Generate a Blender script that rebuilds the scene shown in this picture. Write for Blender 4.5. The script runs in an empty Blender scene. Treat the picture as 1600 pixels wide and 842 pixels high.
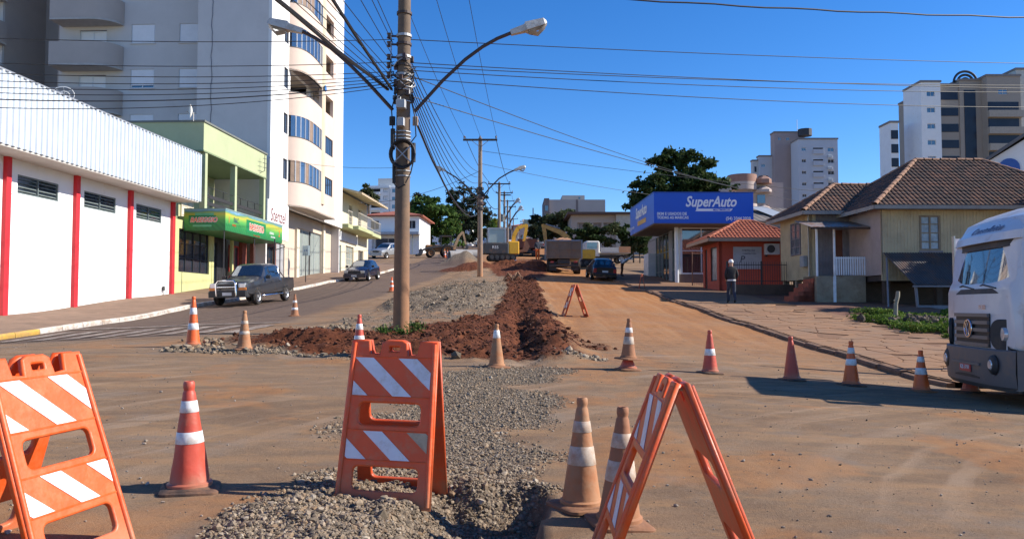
import bpy, bmesh, math, random
import numpy as np
from mathutils import Vector, Matrix
random.seed(7); rng = np.random.default_rng(11)
sc = bpy.context.scene
COL = sc.collection
R = math.radians

# ------------------------------------------------------------------ camera
FPX, ZC, TH = 1250.0, 1.3, math.atan(57 / 1250)
cam_d = bpy.data.cameras.new('camera'); cam = bpy.data.objects.new('camera', cam_d); COL.objects.link(cam)
cam_d.sensor_fit = 'HORIZONTAL'; cam_d.sensor_width = 36.0; cam_d.lens = 36.0 * FPX / 1600
cam_d.clip_start = 0.1; cam_d.clip_end = 6000
cam.location = (0, 0, ZC); cam.rotation_euler = (math.pi / 2 + TH, 0, 0)
sc.camera = cam

# ------------------------------------------------------------------ sky, sun, exposure
SUN_EL, SUN_V = R(33), Vector((1.0, 0.02, 0)).normalized()
SUN = Vector((SUN_V.x * math.cos(SUN_EL), SUN_V.y * math.cos(SUN_EL), math.sin(SUN_EL)))
w = bpy.data.worlds.new('World'); sc.world = w; w.use_nodes = True
wn, wl = w.node_tree.nodes, w.node_tree.links
for n in list(wn): wn.remove(n)
sky = wn.new('ShaderNodeTexSky'); sky.sky_type = 'NISHITA'; sky.sun_disc = False
sky.sun_elevation = SUN_EL; sky.sun_rotation = math.atan2(SUN.x, SUN.y)
sky.altitude = 700; sky.air_density = 0.9; sky.dust_density = 0.05; sky.ozone_density = 4.0
bg = wn.new('ShaderNodeBackground'); bg.inputs['Strength'].default_value = 0.125
wo = wn.new('ShaderNodeOutputWorld')
hs = wn.new('ShaderNodeHueSaturation'); hs.inputs['Saturation'].default_value = 1.28; hs.inputs['Hue'].default_value = 0.508
wl.new(sky.outputs[0], hs.inputs['Color']); wl.new(hs.outputs[0], bg.inputs[0]); wl.new(bg.outputs[0], wo.inputs[0])
sun_d = bpy.data.lights.new('sun', 'SUN'); sun_d.energy = 5.0; sun_d.angle = R(0.5); sun_d.color = (1.0, 0.93, 0.82)
sun_o = bpy.data.objects.new('sun', sun_d); COL.objects.link(sun_o)
sun_o.rotation_euler = SUN.to_track_quat('Z', 'Y').to_euler(); sun_o.location = SUN * 60
sc.view_settings.view_transform = 'Standard'; sc.view_settings.look = 'None'
sc.view_settings.exposure = 0.64; sc.view_settings.gamma = 1.0; sc.view_settings.use_curve_mapping = False
try:
    sc.cycles.max_bounces = 6; sc.cycles.diffuse_bounces = 3; sc.cycles.glossy_bounces = 3
    sc.cycles.transmission_bounces = 4; sc.cycles.transparent_max_bounces = 6; sc.cycles.use_denoising = True
except Exception: pass

# ------------------------------------------------------------------ helpers
def at(px, py, Y):
    u = (px - 800) / FPX; v = (421 - py) / FPX
    d = (u, math.cos(TH) - v * math.sin(TH), math.sin(TH) + v * math.cos(TH)); k = Y / d[1]
    return Vector((d[0] * k, Y, ZC + d[2] * k))

def tag(o, label=None, cat=None, group=None, kind=None):
    if label: o['label'] = label
    if cat: o['category'] = cat
    if group: o['group'] = group
    if kind: o['kind'] = kind
    return o

def thing(name, label, cat, loc=(0, 0, 0), rotz=0.0, group=None):
    o = bpy.data.objects.new(name, None); COL.objects.link(o); o.empty_display_size = 0.2
    o.location = loc; o.rotation_euler = (0, 0, rotz)
    return tag(o, label, cat, group)

def inst(name, me, parent, loc=(0, 0, 0), rot=(0, 0, 0), scale=(1, 1, 1)):
    o = bpy.data.objects.new(name, me); COL.objects.link(o); o.parent = parent
    o.location = loc; o.rotation_euler = rot; o.scale = scale
    return o

def kids(o): return [c for c in bpy.data.objects if c.parent == o]
def copy_tree(o, parent=None):
    c = o.copy(); COL.objects.link(c); c.parent = parent
    for ch in kids(o): copy_tree(ch, c)
    return c
def dup(root, loc, rotz, label, scale=None, rot=None):
    r = copy_tree(root); r.location = loc; r.rotation_euler = rot if rot else (0, 0, rotz)
    r['label'] = label
    if scale: r.scale = (scale,) * 3
    return r

class MB:
    def __init__(s): s.v = []; s.f = []; s.mi = []; s.cur = 0
    def add(s, vs, fs):
        b = len(s.v); s.v += [tuple(p) for p in vs]
        for f in fs: s.f.append(tuple(b + i for i in f)); s.mi.append(s.cur)
        return s
    def box(s, x0, x1, y0, y1, z0, z1):
        return s.add([(x0,y0,z0),(x1,y0,z0),(x1,y1,z0),(x0,y1,z0),(x0,y0,z1),(x1,y0,z1),(x1,y1,z1),(x0,y1,z1)],
                     [(0,3,2,1),(4,5,6,7),(0,1,5,4),(1,2,6,5),(2,3,7,6),(3,0,4,7)])
    def cbox(s, x0, x1, y0, y1, z0, z1, c):
        'box with chamfered vertical and top edges'
        a = [(x0+c,y0),(x1-c,y0),(x1,y0+c),(x1,y1-c),(x1-c,y1),(x0+c,y1),(x0,y1-c),(x0,y0+c)]
        m = ((x0+x1)/2, (y0+y1)/2)
        def sh(p): return (p[0] + (c if p[0] < m[0] else -c), p[1] + (c if p[1] < m[1] else -c))
        vs = [(p[0],p[1],z0) for p in a] + [(p[0],p[1],z1-c) for p in a] + [(*sh(p), z1) for p in a]
        fs = [tuple(range(7,-1,-1)), tuple(range(16,24))]
        for r in (0, 8):
            for i in range(8): j = (i+1) % 8; fs.append((r+i, r+j, r+8+j, r+8+i))
        return s.add(vs, fs)
    def quad(s, a, b, c, d): return s.add([a, b, c, d], [(0,1,2,3)])
    def tri(s, a, b, c): return s.add([a, b, c], [(0,1,2)])
    def prism(s, poly, a0, a1, axis='z'):
        n = len(poly)
        def mk(p, a): return {'z': (p[0],p[1],a), 'y': (p[0],a,p[1]), 'x': (a,p[0],p[1])}[axis]
        vs = [mk(p,a0) for p in poly] + [mk(p,a1) for p in poly]
        fs = [tuple(range(n-1,-1,-1)), tuple(range(n,2*n))] + [(i,(i+1)%n,n+(i+1)%n,n+i) for i in range(n)]
        return s.add(vs, fs)
    def cyl(s, p0, p1, r0, r1=None, n=10, caps=True):
        r1 = r0 if r1 is None else r1
        p0, p1 = Vector(p0), Vector(p1); d = (p1-p0).normalized()
        a = d.orthogonal().normalized(); b = d.cross(a)
        vs = []
        for p, r in ((p0,r0),(p1,r1)):
            for i in range(n):
                t = 2*math.pi*i/n; vs.append(p + a*(r*math.cos(t)) + b*(r*math.sin(t)))
        fs = [(i,(i+1)%n,n+(i+1)%n,n+i) for i in range(n)]
        if caps: fs += [tuple(range(n-1,-1,-1)), tuple(range(n,2*n))]
        return s.add(vs, fs)
    def tube(s, pts, r, n=6, caps=True):
        pts = [Vector(p) for p in pts]; m = len(pts); vs = []; up = None
        rr = r if isinstance(r, (list, tuple)) else [r]*m
        for i, p in enumerate(pts):
            d = (pts[min(i+1,m-1)] - pts[max(i-1,0)])
            d = d.normalized() if d.length > 1e-9 else Vector((0,0,1))
            if up is None: up = d.orthogonal().normalized()
            a = (up - d*up.dot(d)); a = a.normalized() if a.length > 1e-6 else d.orthogonal().normalized(); up = a; b = d.cross(a)
            for k in range(n):
                t = 2*math.pi*k/n; vs.append(p + a*(rr[i]*math.cos(t)) + b*(rr[i]*math.sin(t)))
        fs = []
        for i in range(m-1):
            for k in range(n): fs.append((i*n+k, i*n+(k+1)%n, (i+1)*n+(k+1)%n, (i+1)*n+k))
        if caps: fs += [tuple(range(n-1,-1,-1)), tuple(range((m-1)*n, m*n))]
        return s.add(vs, fs)
    def lathe(s, prof, n=24, c=(0,0,0), axis='z', sq=None):
        vs = []; fs = []
        for (r, z) in prof:
            for k in range(n):
                t = 2*math.pi*k/n; x, y = r*math.cos(t), r*math.sin(t)
                p = {'z': (x,y,z), 'x': (z,x,y), 'y': (x,z,y)}[axis]
                vs.append((p[0]+c[0], p[1]+c[1], p[2]+c[2]))
        for i in range(len(prof)-1):
            for k in range(n): fs.append((i*n+k, i*n+(k+1)%n, (i+1)*n+(k+1)%n, (i+1)*n+k))
        return s.add(vs, fs)
    def disc(s, c, r, n=16, axis='y', d=1):
        vs = []
        for k in range(n):
            t = 2*math.pi*k/n*d; a, b = r*math.cos(t), r*math.sin(t)
            vs.append({'y': (c[0]+a,c[1],c[2]+b), 'x': (c[0],c[1]+a,c[2]+b), 'z': (c[0]+a,c[1]+b,c[2])}[axis])
        return s.add(vs, [tuple(range(n))])
    def wall(s, plane, c0, c1, u0, u1, z0, z1, holes=()):
        'wall with rectangular openings; plane x: spans y, plane y: spans x; holes (u0,u1,z0,z1)'
        us = sorted({u0, u1, *[h[0] for h in holes], *[h[1] for h in holes]}); zs = sorted({z0, z1, *[h[2] for h in holes], *[h[3] for h in holes]})
        us = [u for u in us if u0-1e-6 <= u <= u1+1e-6]; zs = [z for z in zs if z0-1e-6 <= z <= z1+1e-6]
        nu, nz = len(us)-1, len(zs)-1
        def solid(i, j):
            if i < 0 or j < 0 or i >= nu or j >= nz: return False
            uc, zc_ = (us[i]+us[i+1])/2, (zs[j]+zs[j+1])/2
            return not any(h[0] < uc < h[1] and h[2] < zc_ < h[3] for h in holes)
        def pt(c, u, z): return (c, u, z) if plane == 'x' else (u, c, z)
        for i in range(nu):
            for j in range(nz):
                if not solid(i, j): continue
                a, b, e, g = us[i], us[i+1], zs[j], zs[j+1]
                for c in (c0, c1): s.quad(pt(c,a,e), pt(c,b,e), pt(c,b,g), pt(c,a,g))
                if not solid(i-1,j): s.quad(pt(c0,a,e), pt(c1,a,e), pt(c1,a,g), pt(c0,a,g))
                if not solid(i+1,j): s.quad(pt(c0,b,e), pt(c1,b,e), pt(c1,b,g), pt(c0,b,g))
                if not solid(i,j-1): s.quad(pt(c0,a,e), pt(c1,a,e), pt(c1,b,e), pt(c0,b,e))
                if not solid(i,j+1): s.quad(pt(c0,a,g), pt(c1,a,g), pt(c1,b,g), pt(c0,b,g))
        return s
    def mesh(s, name, mat=None, smooth=None):
        me = bpy.data.meshes.new(name); me.from_pydata(s.v, [], s.f)
        mats = mat if isinstance(mat, (list, tuple)) else [mat]
        for m in mats:
            if m is not None: me.materials.append(m)
        if len(mats) > 1: me.polygons.foreach_set('material_index', s.mi)
        bm = bmesh.new(); bm.from_mesh(me); bmesh.ops.remove_doubles(bm, verts=bm.verts, dist=1e-5)
        bmesh.ops.recalc_face_normals(bm, faces=bm.faces); bm.to_mesh(me); bm.free()
        if smooth is not None:
            me.polygons.foreach_set('use_smooth', [True]*len(me.polygons)); me.set_sharp_from_angle(angle=R(smooth))
        me.update(); return me
    def build(s, name, mat, parent=None, smooth=None, loc=(0,0,0), rot=(0,0,0)):
        return inst(name, s.mesh(name, mat, smooth), parent, loc, rot)

def plate(name, outlines, depth, mat, parent=None, bevel=0.0, res=1):
    'filled 2D outline with holes in local XZ, thickness along Y'
    cu = bpy.data.curves.new(name, 'CURVE'); cu.dimensions = '2D'; cu.fill_mode = 'BOTH'
    cu.extrude = max(depth/2 - bevel, 0.0005); cu.bevel_depth = bevel; cu.bevel_resolution = res
    for o in outlines:
        sp = cu.splines.new('POLY'); sp.points.add(len(o)-1); sp.use_cyclic_u = True
        for i, p in enumerate(o): sp.points[i].co = (p[0], p[1], 0, 1)
    return curve_mesh(name, cu, mat, parent)
def curve_mesh(name, cu, mat, parent, upright=True):
    ob = bpy.data.objects.new(name + '_c', cu); COL.objects.link(ob)
    dg = bpy.context.evaluated_depsgraph_get(); dg.update()
    me = bpy.data.meshes.new_from_object(ob.evaluated_get(dg)); bpy.data.objects.remove(ob)
    bpy.data.curves.remove(cu)
    if upright: me.transform(Matrix.Rotation(math.pi/2, 4, 'X'))
    me.materials.clear(); me.materials.append(mat); me.name = name
    return inst(name, me, parent)
def text(name, body, size, mat, parent, loc, rot=(0,0,0), depth=0.004, shear=0.0, align='CENTER', bold=0.0, xs=1.0, space=1.0):
    cu = bpy.data.curves.new(name, 'FONT'); cu.body = body; cu.size = size; cu.shear = shear; cu.align_x = align; cu.align_y = 'CENTER'
    cu.extrude = depth; cu.offset = bold; cu.resolution_u = 3; cu.space_character = space
    o = curve_mesh(name, cu, mat, parent); o.location = loc; o.rotation_euler = rot; o.scale = (xs, 1, 1)
    return o
def rrect(x0, x1, z0, z1, r, n=4):
    pts = []
    for cx, cz, a0 in ((x1-r,z1-r,0),(x0+r,z1-r,90),(x0+r,z0+r,180),(x1-r,z0+r,270)):
        for i in range(n+1):
            t = R(a0 + 90*i/n); pts.append((cx + r*math.cos(t), cz + r*math.sin(t)))
    return pts

# ------------------------------------------------------------------ materials
MATS = {}
def M(name, col, rough=0.7, var=0.12, vscale=3.0, bump=0.0, bscale=40.0, metal=0.0, dirt=None, dirt_amt=0.5, dscale=2.0, spec=0.5, coat=0.0, low=None):
    'principled material with noise variation, optional second (dirt) colour in patches and fine relief; low=(z, colour): splash dirt that fades out z metres above the object base'
    if name in MATS: return MATS[name]
    m = bpy.data.materials.new(name); m.use_nodes = True; nt = m.node_tree; N, Lk = nt.nodes, nt.links
    b = N['Principled BSDF']; b.inputs['Roughness'].default_value = rough; b.inputs['Metallic'].default_value = metal
    b.inputs['Specular IOR Level'].default_value = spec
    if coat: b.inputs['Coat Weight'].default_value = coat; b.inputs['Coat Roughness'].default_value = 0.08
    tc = N.new('ShaderNodeTexCoord'); co = tc.outputs['Object']
    no = N.new('ShaderNodeTexNoise'); no.inputs['Scale'].default_value = vscale; no.inputs['Detail'].default_value = 6; no.inputs['Roughness'].default_value = 0.65
    Lk.new(co, no.inputs['Vector'])
    rp = N.new('ShaderNodeMapRange'); rp.inputs[1].default_value = 0.3; rp.inputs[2].default_value = 0.7; rp.inputs[3].default_value = 1-var; rp.inputs[4].default_value = 1+var
    Lk.new(no.outputs[0], rp.inputs[0])
    mx = N.new('ShaderNodeMix'); mx.data_type = 'RGBA'; mx.blend_type = 'MULTIPLY'; mx.inputs[0].default_value = 1.0
    mx.inputs[6].default_value = (*col, 1); Lk.new(rp.outputs[0], mx.inputs[7]); out = mx.outputs[2]
    if dirt:
        n2 = N.new('ShaderNodeTexNoise'); n2.inputs['Scale'].default_value = dscale; n2.inputs['Detail'].default_value = 8; n2.inputs['Roughness'].default_value = 0.7
        Lk.new(co, n2.inputs['Vector'])
        r2 = N.new('ShaderNodeMapRange'); r2.inputs[1].default_value = 0.62-0.3*dirt_amt; r2.inputs[2].default_value = 0.85-0.3*dirt_amt; r2.inputs[4].default_value = 0.9
        Lk.new(n2.outputs[0], r2.inputs[0])
        m2 = N.new('ShaderNodeMix'); m2.data_type = 'RGBA'; Lk.new(r2.outputs[0], m2.inputs[0]); Lk.new(out, m2.inputs[6]); m2.inputs[7].default_value = (*dirt, 1); out = m2.outputs[2]
    if low:
        sx = N.new('ShaderNodeSeparateXYZ'); Lk.new(co, sx.inputs[0])
        ad = N.new('ShaderNodeMath'); ad.operation = 'MULTIPLY_ADD'; ad.inputs[1].default_value = -low[0]*0.9; Lk.new(no.outputs[0], ad.inputs[0]); Lk.new(sx.outputs[2], ad.inputs[2])
        r3 = N.new('ShaderNodeMapRange'); r3.inputs[1].default_value = -low[0]*0.45; r3.inputs[2].default_value = low[0]*0.55; r3.inputs[3].default_value = 0.85; r3.inputs[4].default_value = 0.0
        Lk.new(ad.outputs[0], r3.inputs[0])
        m3 = N.new('ShaderNodeMix'); m3.data_type = 'RGBA'; Lk.new(r3.outputs[0], m3.inputs[0]); Lk.new(out, m3.inputs[6]); m3.inputs[7].default_value = (*low[1], 1); out = m3.outputs[2]
    Lk.new(out, b.inputs['Base Color'])
    if bump:
        n3 = N.new('ShaderNodeTexNoise'); n3.inputs['Scale'].default_value = bscale; n3.inputs['Detail'].default_value = 5; Lk.new(co, n3.inputs['Vector'])
        bp = N.new('ShaderNodeBump'); bp.inputs['Strength'].default_value = bump; bp.inputs['Distance'].default_value = 0.02
        Lk.new(n3.outputs[0], bp.inputs['Height']); Lk.new(bp.outputs[0], b.inputs['Normal'])
    MATS[name] = m; return m
EARTH = (0.20, 0.085, 0.04)
def glass(name='glass_dark', col=(0.02,0.03,0.045), rough=0.04, spec=1.0):
    if name in MATS: return MATS[name]
    m = M(name, col, rough, 0.2, 0.8, spec=spec); m.node_tree.nodes['Principled BSDF'].inputs['IOR'].default_value = 1.9; return m
# ------------------------------------------------------------------ terrain heights
_YS = [-60,-20,5.3,10,14.5,19,26,33,43,52,60,80,100,121,160,250,400,1200]
_XS = [-200,-60,-16,-12.3,-6.5,-2.2,2,7.4,12,16,60,200]
_Z = [
 [2.0,1.0,-.5,-.9,-1.3,-1.6,-1.8,-2.1,-2.3,-2.5,-4,-5],
 [2.0,1.0,.0,-.15,-.45,-.66,-.84,-1.06,-1.2,-1.3,-3,-4],
 [2.2,1.2,.68,.52,.28,.10,-.08,-.30,-.45,-.55,-1.5,-3],
 [2.2,1.2,.66,.54,.39,.23,.10,-.17,-.32,-.40,-1.2,-2],
 [2.2,1.0,.52,.48,.49,.38,.28,-.10,-.15,-.15,-.6,-1.5],
 [2.2,1.0,.42,.38,.65,.64,.50,.20,.25,.25,0,-1],
 [2.5,1.3,.83,.78,.97,1.12,1.00,.72,.75,.78,.6,0],
 [3.0,1.8,1.42,1.37,1.52,1.70,1.58,1.30,1.26,1.26,1,0],
 [3.8,2.6,2.20,2.13,2.27,2.48,2.35,2.12,2.00,1.95,1.5,0],
 [4.5,3.3,2.92,2.87,2.95,3.15,3.10,2.85,2.70,2.60,2,1],
 [5,4.0,3.55,3.52,3.60,3.80,3.80,3.60,3.40,3.30,2.5,1],
 [7,6,5.3,5.3,5.4,5.5,5.5,5.4,5.2,5.0,4,3],
 [9,8,7.4,7.4,7.45,7.4,7.4,7.3,7.2,7,6,5],
 [11,10,9.4,9.4,9.4,9.3,9.3,9.3,9.2,9,8,7],
 [15,14,13.4,13.4,13.3,13.1,13.1,13.0,12.8,12.6,12,11],
 [24,23,21.5,21.2,21,20.8,20.8,20.8,20.6,20.5,20,19],
 [34,32,26,25.5,25,25,25,25,25.5,26,28,30],
 [34,32,26,25.5,25,25,25,25,25.5,26,28,30]]
_YA, _XA, _ZA = np.array(_YS, float), np.array(_XS, float), np.array(_Z, float)
def _herm(t): return t*t*(3-2*t)*0.35 + t*0.65
def warp(X, Y):
    s = np.where(X < -6, .0504, np.where(X > 3, -.019, .0504 + (X+6)/9*(-.0694)))
    return X - s*np.clip(Y-30, -20, 60)
def zg(X, Y):
    X = np.asarray(X, float); Y = np.asarray(Y, float); Xw = warp(X, Y)
    xi = np.clip(np.searchsorted(_XA, Xw)-1, 0, len(_XA)-2); yi = np.clip(np.searchsorted(_YA, Y)-1, 0, len(_YA)-2)
    tx = _herm(np.clip((Xw-_XA[xi])/(_XA[xi+1]-_XA[xi]), 0, 1)); ty = _herm(np.clip((Y-_YA[yi])/(_YA[yi+1]-_YA[yi]), 0, 1))
    return (_ZA[yi,xi]*(1-tx)+_ZA[yi,xi+1]*tx)*(1-ty) + (_ZA[yi+1,xi]*(1-tx)+_ZA[yi+1,xi+1]*tx)*ty
_perm = rng.permutation(512)
def vnoise(x, y):
    xi, yi = np.floor(x).astype(int), np.floor(y).astype(int); fx, fy = x-xi, y-yi
    def h(a, b): return _perm[(_perm[(a) & 511] + b) & 511]/511.0
    u, v = fx*fx*(3-2*fx), fy*fy*(3-2*fy)
    return (h(xi,yi)*(1-u)+h(xi+1,yi)*u)*(1-v) + (h(xi,yi+1)*(1-u)+h(xi+1,yi+1)*u)*v
def fbm(x, y, o=5, r=.5):
    a, s, t = 1.0, 0, 0
    for i in range(o): s = s + a*vnoise(x*2**i+17.3*i, y*2**i-9.1*i); t += a; a *= r
    return s/t
def sstep(a, b, x): t = np.clip((x-a)/(b-a), 0, 1); return t*t*(3-2*t)
def bump2(X, Y, cx, cy, rx, ry): return np.exp(-(((X-cx)/rx)**2 + ((Y-cy)/ry)**2)*1.2)
def lerp_tab(Y, ys, vs): return np.interp(Y, ys, vs)

def ground_detail(X, Y):
    'extra height and masks: gravel, red earth, orange dust, clean asphalt'
    n1 = fbm(X*.9, Y*.9, 5); n2 = fbm(X*3.1+5, Y*3.1, 4); n3 = fbm(X*11, Y*11+3, 3, .6)
    wob = (n1-.5)*2.0
    h = (n1-.5)*.03 + (n3-.5)*.006
    # foreground gravel heap and flat gravel
    mound = bump2(X, Y, -.8, 4.75, 1.0, .8) + .40*bump2(X, Y, -1.15, 3.6, .9, .9) + .5*bump2(X, Y, -.1, 5.75, .9, .45)
    mm = sstep(.28, .62, mound + wob*.12)
    h = h + mm*(.07*np.clip(mound,0,1) + (n2-.5)*.12 + (n3-.5)*.035)
    gx0 = lerp_tab(Y, [5,6,8,10,13.6], [-1.7,-1.8,-2.0,-1.7,-1.0]); gx1 = lerp_tab(Y, [5,6,8,10,13.6], [.2,.4,.7,.6,.9])
    flat = sstep(0, .7, X-gx0+wob*.9)*sstep(0, .7, gx1-X+wob*.9)*sstep(4.6, 5.4, Y)*sstep(14, 13, Y)
    grav = np.maximum(mm, flat*.85); h = h + flat*(n3-.5)*.03
    # trench between the gravel and the broken road edge
    tr = sstep(-.75, -.3, X + (n2-.5)*.3)*sstep(.16, .10, X + (n2-.5)*.10 - (Y-4.5)*.06)*sstep(5.75, 5.3, Y+(n2-.5)*.4)
    h = h - tr*(.26 + (n2-.5)*.14); grav = np.maximum(grav*(1-tr*.2), tr*.55)
    # median island, lumpy
    mx0 = lerp_tab(Y, [13.4,14.5,17,20,26,60], [-5.5,-6.8,-6.4,-5.6,-5.0,-4.2]); mx1 = lerp_tab(Y, [13.4,15,20,30,60], [1.3,1.5,1.7,1.7,1.9])
    isl = sstep(0,.6,X-mx0+wob*.7)*sstep(0,.6,mx1-X+wob*.6)*sstep(13.6,14.4,Y+wob*.5)*sstep(75,62,Y)
    h = h + isl*(.05 + (n2-.5)*.10 + (n1-.5)*.12)
    # red earth around the pole and along the trench
    rc = lerp_tab(Y, [13.5,15.5,17,19,24,35,50,62], [-.6,-1.9,-2.2,-.9,.3,.55,.6,.6]); rw = lerp_tab(Y, [13.5,15.5,17,19,24,35,50,62], [1.8,3.6,4.0,2.6,1.05,.85,1.0,2.6])
    red = sstep(1.12,.72,np.abs(X-rc)/rw + wob*.28)*sstep(13.9,14.7,Y+wob*.5)*sstep(100,80,Y)
    h = h + red*(.01 + .16*np.clip(n2-.42,0,1)*1.6 + (n3-.5)*.06)
    h = h + .16*bump2(X, Y, .75, 20, .55, 3.5)*sstep(.35,.6,n2+.1) + .1*bump2(X, Y, .1, 27, .5, 5) + .22*bump2(X,Y,.9,16.2,.55,1.3)
    h = h - .30*bump2(X, Y, .25, 22, .28, 6.5) + .22*bump2(X, Y, -3.9, 15.9, 1.2, .5) + .18*bump2(X, Y, -2.0, 15.4, 1.6, .6)
    # grey crushed stone pile
    pil = bump2(X, Y, -2.6, 34, 1.9, 6.5) + .7*bump2(X, Y, -3.6, 29, 1.3, 3) + .6*bump2(X, Y, -.9, 37, 1.0, 5) + .5*bump2(X,Y,-1.6,27,1.5,2.5)
    pm = sstep(.25,.6,pil+wob*.25); h = h + pm*(.22*np.clip(pil,0,1.2)*(.45+1.1*n1) + (n2-.5)*.16)
    edge = isl*(1-red)*sstep(.45,.62,n2+.05)*.9
    gl = bump2(X,Y,-5.4,14.7,1.4,.5)+bump2(X,Y,1.0,14.8,.9,.6)+.8*bump2(X,Y,-.9,20.5,.8,1.4)+bump2(X,Y,-3.4,14.5,2,.35)
    gr2 = np.maximum(pm, np.maximum(edge*.75, sstep(.35,.6,gl+wob*.2)*.8))
    grav = np.maximum(grav*(1-red), gr2*(1-red*.75)*(Y>13.2))
    # spoil heaps further up
    far = 1.1*bump2(X,Y,-3.4,63,2.2,2.6)+1.0*bump2(X,Y,2.0,66,1.5,4)+.9*bump2(X,Y,-.6,68,1.6,4)
    h = h + far*(.45+.7*n1); red = np.maximum(red, sstep(.15,.4,far))
    sp = bump2(X,Y,-4.9,80,2.0,1.8)*(.7+.6*n1); h = h + 1.25*sp; grav = np.maximum(grav, sstep(.1,.3,sp)); red = red*(1-sstep(.1,.3,sp))
    # orange clay dust on the right lane
    org = sstep(-.4,1.0,X-rc-.5)*sstep(9.5,7.4,X+wob*.4)*(sstep(12,24,Y)*.75+sstep(26,40,Y)*.25)
    org = np.maximum(org, .6*bump2(X,Y,1.6,3.6,1.4,.5)); org = np.maximum(org, .5*sstep(.52,.66,n1)*sstep(40,8,Y)*(X>-9))
    org = np.maximum(org, sstep(55,75,Y)*sstep(-5,-2,X)*sstep(9,7,X)*.9)
    # cleaner asphalt on the left lane
    asp = sstep(-5.6,-7.0,warp(X,Y)+wob*.5)*sstep(-13.5,-13,warp(X,Y))*sstep(15,22,Y)
    return h, grav, red, org, asp

def ground_h(X, Y):
    X = np.atleast_1d(np.asarray(X, float)); Y = np.atleast_1d(np.asarray(Y, float))
    return zg(X, Y) + ground_detail(X, Y)[0]
def gh(x, y): return float(ground_h(x, y)[0])
def gz(x, y): return float(zg(x, y))

# ------------------------------------------------------------------ ground sheet
def sorted_lines(parts):
    a = np.unique(np.round(np.concatenate(parts), 4)); return a
gxl = sorted_lines([np.arange(-5,5.5,.07), np.arange(-16,-5,.3), np.arange(5.5,20,.3), np.array([-1500,-800,-400,-200,-120,-80,-60,-45,-35,-28,-22,-19,22,26,32,40,50,60,80,120,200,400,800,1500])])
ys = [2.6]
while ys[-1] < 75: ys.append(ys[-1] + max(.05, .0085*ys[-1]))
gyl = sorted_lines([np.array(ys), np.array([-60,-40,-30,-20,-12,-8,-5,-3,-1,0,1,2,77,80,84,88,92,96,100,105,110,121,130,140,160,180,200,225,250,300,350,400,600,1200,3000])])
GX, GY = np.meshgrid(gxl, gyl)
hd, mg, mr, mo, ma = ground_detail(GX, GY)
fade = sstep(130, 90, GY)*sstep(-40,-25,GX)*sstep(45,25,GX)
GZ = zg(GX, GY) + hd*fade
nv_x, nv_y = len(gxl), len(gyl)
verts = np.stack([GX.ravel(), GY.ravel(), GZ.ravel()], 1)
ii = np.arange(nv_x*nv_y).reshape(nv_y, nv_x)
quads = np.stack([ii[:-1,:-1].ravel(), ii[:-1,1:].ravel(), ii[1:,1:].ravel(), ii[1:,:-1].ravel()], 1)
def np_mesh(name, verts, faces, mats, smooth=True):
    me = bpy.data.meshes.new(name); k = faces.shape[1]
    me.vertices.add(len(verts)); me.vertices.foreach_set('co', np.ascontiguousarray(verts, np.float32).ravel())
    me.loops.add(faces.size); me.loops.foreach_set('vertex_index', np.ascontiguousarray(faces, np.int32).ravel())
    me.polygons.add(len(faces)); me.polygons.foreach_set('loop_start', np.arange(0, faces.size, k, dtype=np.int32))
    me.polygons.foreach_set('use_smooth', np.full(len(faces), smooth))
    for m in mats: me.materials.append(m)
    me.update(calc_edges=True); me.validate(); return me

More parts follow.
